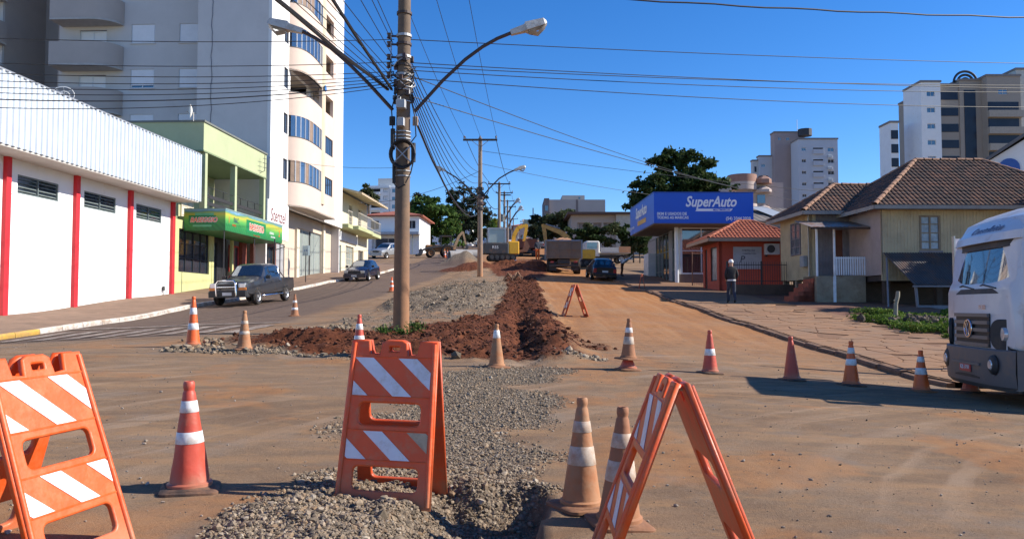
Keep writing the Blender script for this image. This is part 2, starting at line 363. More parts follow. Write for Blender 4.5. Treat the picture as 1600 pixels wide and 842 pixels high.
def ground_material():
    m = bpy.data.materials.new('ground'); m.use_nodes = True; N, Lk = m.node_tree.nodes, m.node_tree.links
    b = N['Principled BSDF']; b.inputs['Roughness'].default_value = .92; b.inputs['Specular IOR Level'].default_value = .2
    geo = N.new('ShaderNodeNewGeometry'); P = geo.outputs['Position']
    att = N.new('ShaderNodeAttribute'); att.attribute_name = 'mask'; att2 = N.new('ShaderNodeAttribute'); att2.attribute_name = 'mask2'
    sep = N.new('ShaderNodeSeparateColor'); Lk.new(att.outputs['Color'], sep.inputs[0]); sep2 = N.new('ShaderNodeSeparateColor'); Lk.new(att2.outputs['Color'], sep2.inputs[0])
    def noise(s, d=6, r=.6, st=None):
        n = N.new('ShaderNodeTexNoise'); n.inputs['Scale'].default_value = s; n.inputs['Detail'].default_value = d; n.inputs['Roughness'].default_value = r
        if st:
            mp = N.new('ShaderNodeMapping'); mp.inputs['Scale'].default_value = st; Lk.new(P, mp.inputs[0]); Lk.new(mp.outputs[0], n.inputs[0])
        else: Lk.new(P, n.inputs[0])
        return n.outputs[0]
    def ramp(x, *stops):
        r = N.new('ShaderNodeValToRGB'); e = r.color_ramp.elements
        e[0].position, e[0].color = stops[0][0], (*stops[0][1],1); e[1].position, e[1].color = stops[-1][0], (*stops[-1][1],1)
        for p, c in stops[1:-1]: k = e.new(p); k.color = (*c,1)
        Lk.new(x, r.inputs[0]); return r.outputs[0]
    def mix(f, a, c):
        x = N.new('ShaderNodeMix'); x.data_type = 'RGBA'; Lk.new(f, x.inputs[0])
        for s, v in ((6,a),(7,c)):
            if isinstance(v, tuple): x.inputs[s].default_value = (*v,1)
            else: Lk.new(v, x.inputs[s])
        return x.outputs[2]
    def math_(op, a, c=None, clamp=False):
        x = N.new('ShaderNodeMath'); x.operation = op; x.use_clamp = clamp
        for i, v in enumerate((a,c)):
            if v is None: continue
            if isinstance(v, (int,float)): x.inputs[i].default_value = v
            else: Lk.new(v, x.inputs[i])
        return x.outputs[0]
    def rng_(x, a, c, d=0, e=1):
        r = N.new('ShaderNodeMapRange'); r.inputs[1].default_value=a; r.inputs[2].default_value=c; r.inputs[3].default_value=d; r.inputs[4].default_value=e; Lk.new(x, r.inputs[0]); return r.outputs[0]
    def thr(mask, nz, w=.22):   # frayed mask
        return rng_(math_('ADD', mask, math_('MULTIPLY', math_('SUBTRACT', nz, .5), 1.1)), .5-w, .5+w)
    fine = noise(46, 5, .8); med = noise(6, 7, .65); big = noise(.55, 5, .6); grit = noise(190, 3, .7)
    streak = noise(1.0, 6, .6, (.35, 1.9, 1))
    dust = ramp(big, (.32,(.155,.092,.052)), (.5,(.205,.133,.080)), (.68,(.245,.168,.108)))
    dust = mix(rng_(med,.35,.7,0,.5), dust, (.20,.125,.075))
    dust = mix(rng_(streak,.5,.72,0,.6), dust, (.34,.21,.12))
    dust = mix(rng_(fine,.52,.64,0,.75), dust, (.085,.055,.036))
    dust = mix(rng_(noise(75,4,.8),.56,.66,0,.7), dust, (.36,.26,.17))
    dust = mix(rng_(noise(2.2,7,.7,(1,2.2,1)),.50,.66,0,.65), dust, (.32,.185,.09))
    dust = mix(rng_(noise(.9,6,.65),.54,.66,0,.55), dust, (.20,.165,.135))
    def tracks(cx, cy, sc_, w0):
        vd = N.new('ShaderNodeVectorMath'); vd.operation = 'DISTANCE'; vd.inputs[1].default_value = (cx,cy,0); mp = N.new('ShaderNodeMapping'); mp.inputs['Scale'].default_value = (1,1,0); Lk.new(P, mp.inputs[0]); Lk.new(mp.outputs[0], vd.inputs[0])
        n1 = N.new('ShaderNodeTexNoise'); n1.noise_dimensions = '1D'; n1.inputs['Scale'].default_value = sc_; n1.inputs['Detail'].default_value = 4; Lk.new(math_('ADD', vd.outputs['Value'], math_('MULTIPLY', big, .5)), n1.inputs['W']); return math_('MULTIPLY', rng_(n1.outputs[0],.52,.66), rng_(noise(w0,4,.6),.42,.6))
    dust = mix(math_('MULTIPLY', tracks(11,1,2.6,.35), .55), dust, (.36,.25,.165)); dust = mix(math_('MULTIPLY', tracks(-14,32,2.2,.3), .6), dust, (.15,.092,.055)); dust = mix(math_('MULTIPLY', tracks(3,-22,2.4,.4), .5), dust, (.34,.20,.10))
    orange = ramp(med, (.3,(.27,.105,.030)), (.55,(.36,.155,.052)), (.75,(.33,.165,.075)))
    orange = mix(rng_(fine,.56,.7,0,.5), orange, (.20,.08,.03))
    ltr = noise(1.0,5,.6,(2.6,.10,1)); orange = mix(rng_(ltr,.5,.64,0,.6), orange, (.40,.21,.095)); orange = mix(rng_(ltr,.46,.36,0,.5), orange, (.24,.105,.045)); orange = mix(rng_(noise(.5,5,.6),.5,.68,0,.5), orange, (.32,.20,.12))
    c = mix(thr(sep.outputs[2], med, .45), dust, orange)
    asph = ramp(med, (.3,(.100,.068,.052)), (.7,(.150,.105,.080))); asph = mix(rng_(grit,.55,.72,0,.6), asph, (.21,.16,.13))
    asph = mix(rng_(streak,.45,.7,0,.4), asph, (.17,.105,.07))
    c = mix(thr(sep2.outputs[0], med, .3), c, asph)
    vo = N.new('ShaderNodeTexVoronoi'); vo.inputs['Scale'].default_value = 34; Lk.new(P, vo.inputs[0])
    vcol = N.new('ShaderNodeSeparateColor'); Lk.new(vo.outputs['Color'], vcol.inputs[0])
    grav = ramp(vcol.outputs[0], (.0,(.14,.105,.072)), (.5,(.26,.20,.14)), (1.0,(.40,.325,.24)))
    grav = mix(rng_(vo.outputs['Distance'],.25,.55,0,.55), grav, (.07,.05,.038))
    grav = mix(rng_(med,.52,.68,0,.5), grav, (.17,.105,.065))
    fg = thr(sep.outputs[0], math_('MULTIPLY', math_('ADD', med, fine), .5), .2)
    c = mix(fg, c, grav)
    red = ramp(med, (.28,(.042,.013,.006)), (.5,(.105,.031,.012)), (.72,(.19,.066,.028)))
    red = mix(rng_(fine,.54,.7,0,.6), red, (.045,.016,.010))
    fr = thr(sep.outputs[1], med, .25)
    c = mix(fr, c, red)
    Lk.new(c, b.inputs['Base Color'])
    hgt = math_('ADD', math_('MULTIPLY', fine, .35), math_('MULTIPLY', grit, .16))
    hgt = math_('ADD', hgt, math_('MULTIPLY', fg, math_('MULTIPLY', vo.outputs['Distance'], -1.1)))
    hgt = math_('ADD', hgt, math_('MULTIPLY', fr, math_('MULTIPLY', med, 2.2)))
    bp = N.new('ShaderNodeBump'); bp.inputs['Strength'].default_value = .85; bp.inputs['Distance'].default_value = .03
    Lk.new(hgt, bp.inputs['Height']); Lk.new(bp.outputs[0], b.inputs['Normal'])
    return m
gme = np_mesh('ground', verts, quads, [ground_material()])
for nm, cols in (('mask', (mg, mr, mo)), ('mask2', (ma, ma*0, ma*0))):
    a = gme.attributes.new(nm, 'FLOAT_COLOR', 'POINT')
    arr = np.ones((nv_x*nv_y, 4), np.float32)
    for k in range(3): arr[:, k] = cols[k].ravel()
    a.data.foreach_set('color', arr.ravel())
ground = inst('ground', gme, None); tag(ground, 'dusty red-brown ground of the torn up street and crossing', 'ground', kind='structure')

# ------------------------------------------------------------------ loose stones and clods (uncountable)
def rock_protos(k, flat=.7):
    out = []
    ico = [(0,0,1),(.894,0,.447),(.276,.851,.447),(-.724,.526,.447),(-.724,-.526,.447),(.276,-.851,.447),(.724,.526,-.447),(-.276,.851,-.447),(-.894,0,-.447),(-.276,-.851,-.447),(.724,-.526,-.447),(0,0,-1)]
    F = np.array([(0,1,2),(0,2,3),(0,3,4),(0,4,5),(0,5,1),(1,6,2),(2,7,3),(3,8,4),(4,9,5),(5,10,1),(6,7,2),(7,8,3),(8,9,4),(9,10,5),(10,6,1),(11,7,6),(11,8,7),(11,9,8),(11,10,9),(11,6,10)])
    V = np.array(ico)
    for i in range(k):
        s = rng.uniform(.6,1.25,(12,1)); v = V*s*np.array([1, rng.uniform(.6,1), rng.uniform(.45,.9)*flat/.7]); out.append(v)
    return out, F
PROT, RF = rock_protos(24)
def scatter_rocks(name, X, Y, S, mat, sink=.25):
    n = len(X); Z = ground_h(X, Y); k = rng.integers(0, len(PROT), n); V = np.array(PROT)[k]
    a = rng.uniform(0, 2*np.pi, n); tl = rng.uniform(-.5,.5,n); ca, sa = np.cos(a), np.sin(a); ct, st = np.cos(tl), np.sin(tl)
    x = V[:,:,0]; y = V[:,:,1]*ct[:,None]-V[:,:,2]*st[:,None]; z = V[:,:,1]*st[:,None]+V[:,:,2]*ct[:,None]
    xr = x*ca[:,None]-y*sa[:,None]; yr = x*sa[:,None]+y*ca[:,None]
    vv = np.stack([xr*S[:,None]+X[:,None], yr*S[:,None]+Y[:,None], z*S[:,None]+(Z+S*sink)[:,None]], 2).reshape(-1,3)
    ff = (RF[None] + (np.arange(n)*12)[:,None,None]).reshape(-1,3)
    me = np_mesh(name, vv, ff, [mat], smooth=False)
    at_ = me.attributes.new('rnd', 'FLOAT', 'POINT'); at_.data.foreach_set('value', np.repeat(rng.uniform(0,1,n),12).astype(np.float32))
    return me
def rock_mat(name, stops):
    m = bpy.data.materials.new(name); m.use_nodes = True; N, Lk = m.node_tree.nodes, m.node_tree.links
    b = N['Principled BSDF']; b.inputs['Roughness'].default_value = .9; b.inputs['Specular IOR Level'].default_value = .25
    at_ = N.new('ShaderNodeAttribute'); at_.attribute_name = 'rnd'; r = N.new('ShaderNodeValToRGB'); e = r.color_ramp.elements
    e[0].position, e[0].color = 0, (*stops[0],1); e[1].position, e[1].color = 1, (*stops[-1],1)
    for i, c in enumerate(stops[1:-1]): k = e.new((i+1)/(len(stops)-1)); k.color = (*c,1)
    Lk.new(at_.outputs['Fac'], r.inputs[0]); no = N.new('ShaderNodeTexNoise'); no.inputs['Scale'].default_value = 70; no.inputs['Detail'].default_value = 4
    g = N.new('ShaderNodeNewGeometry'); Lk.new(g.outputs['Position'], no.inputs[0])
    mx = N.new('ShaderNodeMix'); mx.data_type='RGBA'; mx.blend_type='MULTIPLY'; mx.inputs[0].default_value=1
    mr_ = N.new('ShaderNodeMapRange'); mr_.inputs[1].default_value=.3; mr_.inputs[2].default_value=.7; mr_.inputs[3].default_value=.75; mr_.inputs[4].default_value=1.25
    Lk.new(no.outputs[0], mr_.inputs[0]); Lk.new(r.outputs[0], mx.inputs[6]); Lk.new(mr_.outputs[0], mx.inputs[7]); Lk.new(mx.outputs[2], b.inputs['Base Color'])
    return m
GREYROCK = rock_mat('crushed_stone', [(.10,.076,.052),(.19,.148,.105),(.26,.205,.148),(.24,.16,.095),(.36,.30,.228)])
REDCLOD = rock_mat('red_clod', [(.035,.012,.007),(.085,.028,.013),(.13,.046,.022),(.17,.07,.036)])
PALECLOD = rock_mat('rubble', [(.20,.16,.12),(.32,.26,.21),(.12,.09,.07),(.40,.34,.28)])
def sample(n, x0, x1, y0, y1, key, thr=.5):
    X = rng.uniform(x0,x1,n*4); Y = rng.uniform(y0,y1,n*4); d = ground_detail(X,Y); m = d[key] if isinstance(key,int) else key(X,Y,d)
    ok = rng.uniform(0,1,n*4) < np.clip((m-thr)*1.9,0,1); return X[ok][:n], Y[ok][:n]
X1,Y1 = sample(32000, -3.2,.4, 3.2,6.3, 1, .25); S1 = rng.lognormal(math.log(.0074),.5,len(X1)).clip(.005,.04)
X2,Y2 = sample(30000, -3.2,1.6, 5.9,14.0, 1, .12); S2 = rng.lognormal(math.log(.0078),.45,len(X2)).clip(.005,.035)
X3,Y3 = sample(5000, -7,1.9, 13.6,21, 1, .3); S3 = rng.lognormal(math.log(.025),.5,len(X3)).clip(.01,.11)
X4,Y4 = sample(6000, -5.5,1, 22,47, 1, .4); S4 = rng.lognormal(math.log(.022),.45,len(X4)).clip(.012,.11)
gs = inst('gravel', scatter_rocks('gravel', np.concatenate([X1,X2,X3,X4]), np.concatenate([Y1,Y2,Y3,Y4]), np.concatenate([S1,S2,S3,S4]), GREYROCK), None)
tag(gs, 'grey crushed gravel heaped and spread along the torn up median', 'gravel', kind='stuff')
X5,Y5 = sample(10000, -6,2.2, 13.8,50, 2, .3); S5 = rng.lognormal(math.log(.020),.6,len(X5)).clip(.006,.07)
rc_ = inst('red_clods', scatter_rocks('red_clods', X5, Y5, S5, REDCLOD), None)
tag(rc_, 'dark red clods of dug up earth around the pole', 'earth', kind='stuff')
n6 = 2600; Y6 = 3.4 + rng.beta(1.1,2.2,n6)*22; X6 = rng.uniform(-.72,.78,n6)*Y6; S6 = rng.lognormal(math.log(.006),.55,n6).clip(.003,.02)
ls = inst('loose_stones', scatter_rocks('loose_stones', X6, Y6, S6, PALECLOD, .3), None)
tag(ls, 'loose pebbles strewn over the dusty brown road surface', 'pebbles', kind='stuff')
# ------------------------------------------------------------------ street frames
LT = math.atan(.0504); LO = (-16.0, 25.0); LRZ = -LT
RT = math.atan(-.019); RRZ = -RT
def Lw(x, y):
    c, s = math.cos(LRZ), math.sin(LRZ); return (LO[0] + c*x - s*y, LO[1] + s*x + c*y)
def Rw(x, y):
    c, s = math.cos(RRZ), math.sin(RRZ); return (c*x - s*y, s*x + c*y)
KX = 3.3
def zsl(x, y):
    k = Lw(KX, y); return gz(*k) + .13 + (KX - x)*.045

CONC = M('kerb_concrete', (.34,.29,.23), .9, .2, 4, .3, 60, dirt=(.24,.14,.08), dirt_amt=.6)
WKERB = M('kerb_white', (.62,.57,.50), .85, .15, 5, .2, 60, dirt=(.33,.21,.13), dirt_amt=.6, dscale=4)
YKERB = M('kerb_yellow', (.55,.33,.06), .85, .15, 5, .2, 60, dirt=(.33,.2,.1), dirt_amt=.6, dscale=4)
PAVE_L = M('sidewalk_brown', (.20,.125,.080), .92, .22, 1.2, .3, 50, dirt=(.27,.17,.11), dirt_amt=.5)

# left sidewalk
mb = MB(); yy = [-8 + i*1.0 for i in range(62)]; xx = [-3.5,-1,.3,1.2,2.2,KX-.13]
for i in range(len(yy)-1):
    for j in range(len(xx)-1):
        q = []
        for (x, y) in ((xx[j],yy[i]),(xx[j+1],yy[i]),(xx[j+1],yy[i+1]),(xx[j],yy[i+1])):
            X, Y = Lw(x, y); q.append((X, Y, zsl(x, y)))
        mb.quad(*q)
swl = mb.build('sidewalk_left', PAVE_L); tag(swl, 'brown paved sidewalk along the left row of shops', 'sidewalk', kind='structure')
for i in range(60):
    y0 = -8 + i*1.0 + .008; y1 = y0 + .984; k = MB(); c = Lw(KX, y0); z0, z1 = gz(*Lw(KX,y0)), gz(*Lw(KX,y1))
    vs = []
    for y, z in ((y0,z0),(y1,z1)):
        for x, dz in ((KX-.13,-.1),(KX+.02,-.1),(KX,.115),(KX-.02,.135),(KX-.13,.137)):
            X, Y = Lw(x, y); vs.append((X, Y, z+dz))
    k.add(vs, [(4,3,2,1,0),(5,6,7,8,9)] + [(j,(j+1)%5,5+(j+1)%5,5+j) for j in range(5)])
    mat = YKERB if y0 < -3.2 else (CONC if 13 < y0 < 14 or y0 > 40 and i % 5 == 0 else WKERB)
    k.build('kerb_stone', mat, swl)

# right sidewalk: broken flagstones on a dirt bed, low kerb
DIRT_R = M('sidewalk_bed', (.22,.112,.054), .95, .25, 2, .4, 40, dirt=(.13,.06,.032), dirt_amt=.5)
FLAG = [M('flagstone_%s' % n, c, .9, .2, 3, .25, 50, dirt=(.28,.145,.068), dirt_amt=.95, dscale=1.6) for n, c in (('tan',(.25,.145,.078)),('grey',(.21,.13,.078)),('rust',(.25,.13,.066)))]
KR = 7.72
def zsr(x, y): X, Y = Rw(x, y); return gz(*Rw(KR, y))*.6 + gz(X, Y)*.4 + .10
mb = MB(); xs_ = [KR+.16, 9, 10.5, 12.2, 14, 17]; ys_ = [13.6+i*.9 for i in range(54)]
for i in range(len(ys_)-1):
    for j in range(len(xs_)-1):
        q = []
        for (x, y) in ((xs_[j],ys_[i]),(xs_[j+1],ys_[i]),(xs_[j+1],ys_[i+1]),(xs_[j],ys_[i+1])):
            X, Y = Rw(x, y); q.append((X, Y, zsr(x, y) - (0 if x < 12 else .03)))
        mb.quad(*q)
mb.mi = [1 if sum(mb.v[i][0] for i in f_)/4 > 11.6 else 0 for f_ in mb.f]
swr = mb.build('sidewalk_right', [DIRT_R, M('yard_earth',(.15,.062,.034),.95,.3,1.5,.5,25,dirt=(.22,.11,.06),dirt_amt=.4)], smooth=40); tag(swr, 'broken flagstone sidewalk in front of the wooden house', 'sidewalk', kind='structure')
cw, chh = .62, .62
nx_, ny_ = 6, 40
pts = {}
for i in range(nx_+1):
    for j in range(ny_+1):
        jx = 0 if i == 0 else random.uniform(-.24,.24); pts[i,j] = (KR+.2+i*cw+jx+(.15 if j%2 else -.1)*(i>0), 13.9+j*chh*.82+(.25 if i%2 else 0)+random.uniform(-.2,.2))
ns = 0
for i in range(nx_):
    for j in range(ny_):
        if i >= 4 and random.random() < .35: continue
        if random.random() < .05: continue
        P4 = [pts[i,j],pts[i+1,j],pts[i+1,j+1],pts[i,j+1]]; cx = sum(p[0] for p in P4)/4; cy = sum(p[1] for p in P4)/4
        poly = []
        for a in range(4):
            p, q = P4[a], P4[(a+1)%4]
            for t in ((0.06,.94) if random.random() < .6 else (.1,.5,.92)):
                x = p[0]+(q[0]-p[0])*t; y = p[1]+(q[1]-p[1])*t; s = .955 if t != .5 else random.uniform(.93,1.0)
                poly.append((cx+(x-cx)*s, cy+(y-cy)*s))
        tl = (random.uniform(-.006,.006), random.uniform(-.006,.006)); h = random.uniform(.012,.022); n = len(poly)
        top = []; bot = []
        for (x, y) in poly:
            X, Y = Rw(x, y); z = zsr(x, y)
            top.append((X, Y, z+h+tl[0]*(x-cx)+tl[1]*(y-cy))); bot.append((X, Y, z-.05))
        MB().add(bot+top, [tuple(range(n,2*n))]+[(k,(k+1)%n,n+(k+1)%n,n+k) for k in range(n)]).build('flagstone', random.choice(FLAG), swr); ns += 1
KDARK = M('kerb_dark', (.13,.075,.045), .95, .3, 3, .4, 30, dirt=(.25,.13,.07), dirt_amt=.7, dscale=3)
y = 13.7
while y < 55:
    ln = random.uniform(.7,1.1); y1 = y + ln - .03; off = random.uniform(-.03,.03); vs = []; dz0 = random.uniform(-.03,.02)
    for yy_ in (y, y1):
        for x, dz in ((KR+.16,-.1),(KR-.02,-.1),(KR,.05),(KR+.03,.085),(KR+.16,.095)):
            X, Y = Rw(x+off, yy_); vs.append((X, Y, gz(*Rw(KR, yy_))+dz+dz0))
    MB().add(vs, [(4,3,2,1,0),(5,6,7,8,9)] + [(j,(j+1)%5,5+(j+1)%5,5+j) for j in range(5)]).build('kerb_stone', KDARK, swr)
    y += ln

# painted crossing on the left lane
PAINT = M('road_paint', (.40,.34,.28), .85, .2, 6, 0, dirt=(.17,.11,.08), dirt_amt=.95, dscale=5)
root = None
def strip(pts4, dz=.012, n=10):
    m = MB(); a, b, c, d = [Vector((p[0],p[1],0)) for p in pts4]
    def q(u, v): p = (a*(1-u)+b*u)*(1-v)+(d*(1-u)+c*u)*v; return (p.x, p.y, gh(p.x,p.y)+dz)
    for i in range(n): m.quad(q(0,i/n), q(1,i/n), q(1,(i+1)/n), q(0,(i+1)/n))
    return m
cross = MB()
cr = strip([Lw(3.25,-5.2),Lw(9.3,-5.6),Lw(9.3,-5.45),Lw(3.25,-5.05)], n=1)
cr = strip([Lw(3.4,-1.9),Lw(3.4,-1.6),Lw(9.6,-1.8),Lw(9.6,-2.1)], .016, 24).build('crosswalk', PAINT)
tag(cr, 'worn white zebra crossing on the left lane', 'crosswalk', kind='structure')
for i in range(8):
    x = 3.75 + i*.8
    strip([Lw(x,-5.4),Lw(x+.38,-5.4),Lw(x+.38,-2.7),Lw(x,-2.7)], .016).build('painted_stripe', PAINT, cr)
# short white lane dashes under the truck
for a, b in (((1475,637),(1500,640)),((1520,653),(1545,656))):
    p = at(*a, 10.6); q = at(*b, 10.2)
    s_ = strip([(p.x,p.y-.03),(p.x,p.y+.03),(q.x,q.y+.03),(q.x,q.y-.03)], .012, 4).build('lane_dash', PAINT); tag(s_, 'faint white lane dash painted on the road near the truck' if a[0] < 1500 else 'faint white lane dash nearest the camera by the truck', 'road marking', kind='structure')
# ------------------------------------------------------------------ barricades
def plastic(name, col, **k): return M(name, col, .45, .10, 2.5, .12, 25, **k)
OR1 = plastic('plastic_orange', (.76,.092,.012), dirt=(.55,.16,.055), dirt_amt=.5, dscale=9, low=(.25,(.42,.19,.10)))
OR2 = plastic('plastic_orange_dusty', (.76,.10,.02), dirt=(.58,.20,.09), dirt_amt=.38, dscale=7, low=(.3,(.36,.16,.08)))
OR3 = plastic('plastic_orange_dark', (.55,.075,.016), dirt=(.30,.12,.06), dirt_amt=.55, dscale=5)
REFL = M('reflective_white', (.74,.74,.76), .35, .08, 8, .05, 80, dirt=(.46,.36,.24), dirt_amt=.35, dscale=6)
REFLD = M('reflective_worn', (.50,.41,.27), .6, .15, 8, .1, 60, dirt=(.3,.18,.1), dirt_amt=.5, dscale=7)
STEEL = M('dull_steel', (.35,.34,.33), .45, .15, 8, metal=.7)
BW0, BW1, BH = .312, .288, 1.06     # half width at the foot, at the top, panel length
def bhalf(z): return BW0 + (BW1-BW0)*z/BH
def stripes(parent, mat, matworn, z0, z1, offs, y, worn=()):
    'diagonal reflective bands inside a board'
    k = 1.12; wd = .128
    for i, o in enumerate(offs):
        # parallelogram: x = o + k*(z1-z), clipped to the board
        poly = [(o, z1), (o+wd, z1), (o+wd+k*(z1-z0), z0), (o+k*(z1-z0), z0)]
        lim = min(bhalf(z0), bhalf(z1)) - .028
        def clip(poly, f):
            out = []
            for a in range(len(poly)):
                p, q = poly[a], poly[(a+1) % len(poly)]; fp, fq = f(p), f(q)
                if fp >= 0: out.append(p)
                if fp*fq < 0: t = fp/(fp-fq); out.append((p[0]+(q[0]-p[0])*t, p[1]+(q[1]-p[1])*t))
            return out
        poly = clip(clip(poly, lambda p: p[0]+lim), lambda p: lim-p[0])
        if len(poly) < 3: continue
        m = MB(); m.prism([(p[0],p[1]) for p in poly], y-.002, y, 'y'); m.build('reflective_stripe', matworn if i in worn else mat, parent)
def barricade(label, loc, rotz, half_angle, mat, worn=(3,), dark=None, tilt=0.0, scale=1.0, group='plastic A-frame barricades'):
    t = thing('barricade', label, 'barricade', loc, rotz, group); t.rotation_euler = (0, tilt, rotz); t.scale = (scale,)*3
    H = BH
    out = [(-BW0,0),(BW0,0),(BW1,H),(BW1-.105,H),(BW1-.118,H-.09),(.088,H-.10),(.078,H-.012),(.05,H+.004),(-.05,H+.004),(-.078,H-.012),(-.088,H-.10),(-BW1+.118,H-.09),(-BW1+.105,H),(-BW1,H)]
    hole1 = rrect(-.225,.235,.085,.255,.045); hole2 = rrect(-.22,.222,.50,.665,.045); hh = rrect(-.048,.048,H-.075,H-.022,.018)
    for s in (-1, 1):
        p = plate('front_panel' if s < 0 else 'back_panel', [out, hole1, hole2, hh], .036, mat if s < 0 or dark is None else dark, t, .011, 2)
        top = Vector((0, s*.022, H*math.cos(half_angle)))
        p.location = (0, s*(H*math.sin(half_angle)+.022), 0)
        p.rotation_euler = (-half_angle*s*1.0, 0, 0) if s < 0 else (half_angle, 0, 0)
        if s < 0: p.rotation_euler = (-half_angle, 0, 0)
        # raised rims along the sides, recessed boards
        fy = -.018 if s < 0 else .018
        rim = MB()
        for sd in (-1, 1):
            a = (sd*(BW0-.012), fy, .01); b = (sd*(BW1-.012), fy, H-.01); rim.tube([a, b], .016, 8)
        for z in (.285,.475,.695,.955): rim.tube([(-bhalf(z)+.014, fy*.95, z), (bhalf(z)-.014, fy*.95, z)], .0055, 6)
        rim.build('panel_rim', mat if s < 0 or dark is None else dark, p, smooth=50)
        yo = fy - .0015 if s < 0 else fy + .0035
        stripes(p, REFL, REFLD, .70, .95, (-.565,-.265,.035), yo, ())
        stripes(p, REFL, REFLD, .29, .47, (-.46,-.165,.13), yo, (2,) if worn else ())
    zt = H*math.cos(half_angle)-.02
    for sd in (-1,1): MB().cyl((sd*.215,-.04,zt),(sd*.215,.04,zt),.012,n=8).build('hinge_bolt', STEEL, t, smooth=40)
    return t
def on_ground(px, Y, dz=0.0):
    X = (px-800)*Y/FPX; return (X, Y, gh(X, Y)+dz)
# centre
b = barricade('orange barricade standing on the gravel heap in the middle', (-.80, 5.42, .03), R(5), R(11), OR2, dark=OR3)
b.location.z = gh(-.765,5.2) - .05; b.rotation_euler = (R(0), R(1.2), R(-9))
b = barricade('bright orange barricade cut by the left edge of the photo', (-2.46, 4.12, 0), R(30), R(19), OR1, worn=())
b.location.z = gh(-2.6,4.4) - .05; b.rotation_euler = (R(0), R(-1.0), R(76))
b = barricade('orange barricade seen end-on beside the dusty cones', (.83, 4.16, 0), R(70), R(21), OR1, worn=(), dark=OR3)
b.location.z = gh(.83,4.1) - .01; b.rotation_euler = (0, 0, R(-92))
p = on_ground(898, 25.5); barricade('dull red barricade standing alone on the orange clay lane', p, R(-84), R(19), OR3, worn=())
p = on_ground(1003, 44); barricade('small faded barricade on the sidewalk by the car dealer', (p[0],p[1],p[2]+.08), R(80), R(10), OR3, worn=(), scale=.75)

# ------------------------------------------------------------------ cones
CR = {
 'red': M('cone_red', (.52,.07,.038), .5, .12, 3, .15, 20, dirt=(.40,.17,.10), dirt_amt=.35, dscale=5, low=(.15,(.36,.17,.10))),
 'orange': M('cone_orange', (.75,.12,.02), .45, .1, 3, .1, 20, dirt=(.45,.2,.1), dirt_amt=.3, dscale=5, low=(.12,(.38,.18,.10))),
 'dusty': M('cone_dusty', (.40,.155,.06), .75, .25, 4, .15, 25, dirt=(.34,.20,.11), dirt_amt=.75, dscale=6, low=(.2,(.40,.19,.09))),
 'brown': M('cone_brown', (.34,.15,.075), .8, .25, 5, .15, 25, dirt=(.24,.10,.05), dirt_amt=.6, dscale=5, low=(.2,(.33,.15,.07))),
}
BAND = M('cone_band', (.72,.71,.70), .4, .1, 8, .05, 60, dirt=(.46,.34,.24), dirt_amt=.4, dscale=10)
BANDD = M('cone_band_dirty', (.52,.44,.36), .6, .2, 8, .05, 60, dirt=(.36,.2,.11), dirt_amt=.6, dscale=9)
RUBBER = M('cone_base_rubber', (.06,.04,.032), .85, .25, 6, .2, 40, dirt=(.22,.11,.06), dirt_amt=.65, dscale=7)
RUBBERD = M('cone_base_dusty', (.26,.12,.06), .9, .2, 6, .2, 40, dirt=(.13,.07,.045), dirt_amt=.5, dscale=6)
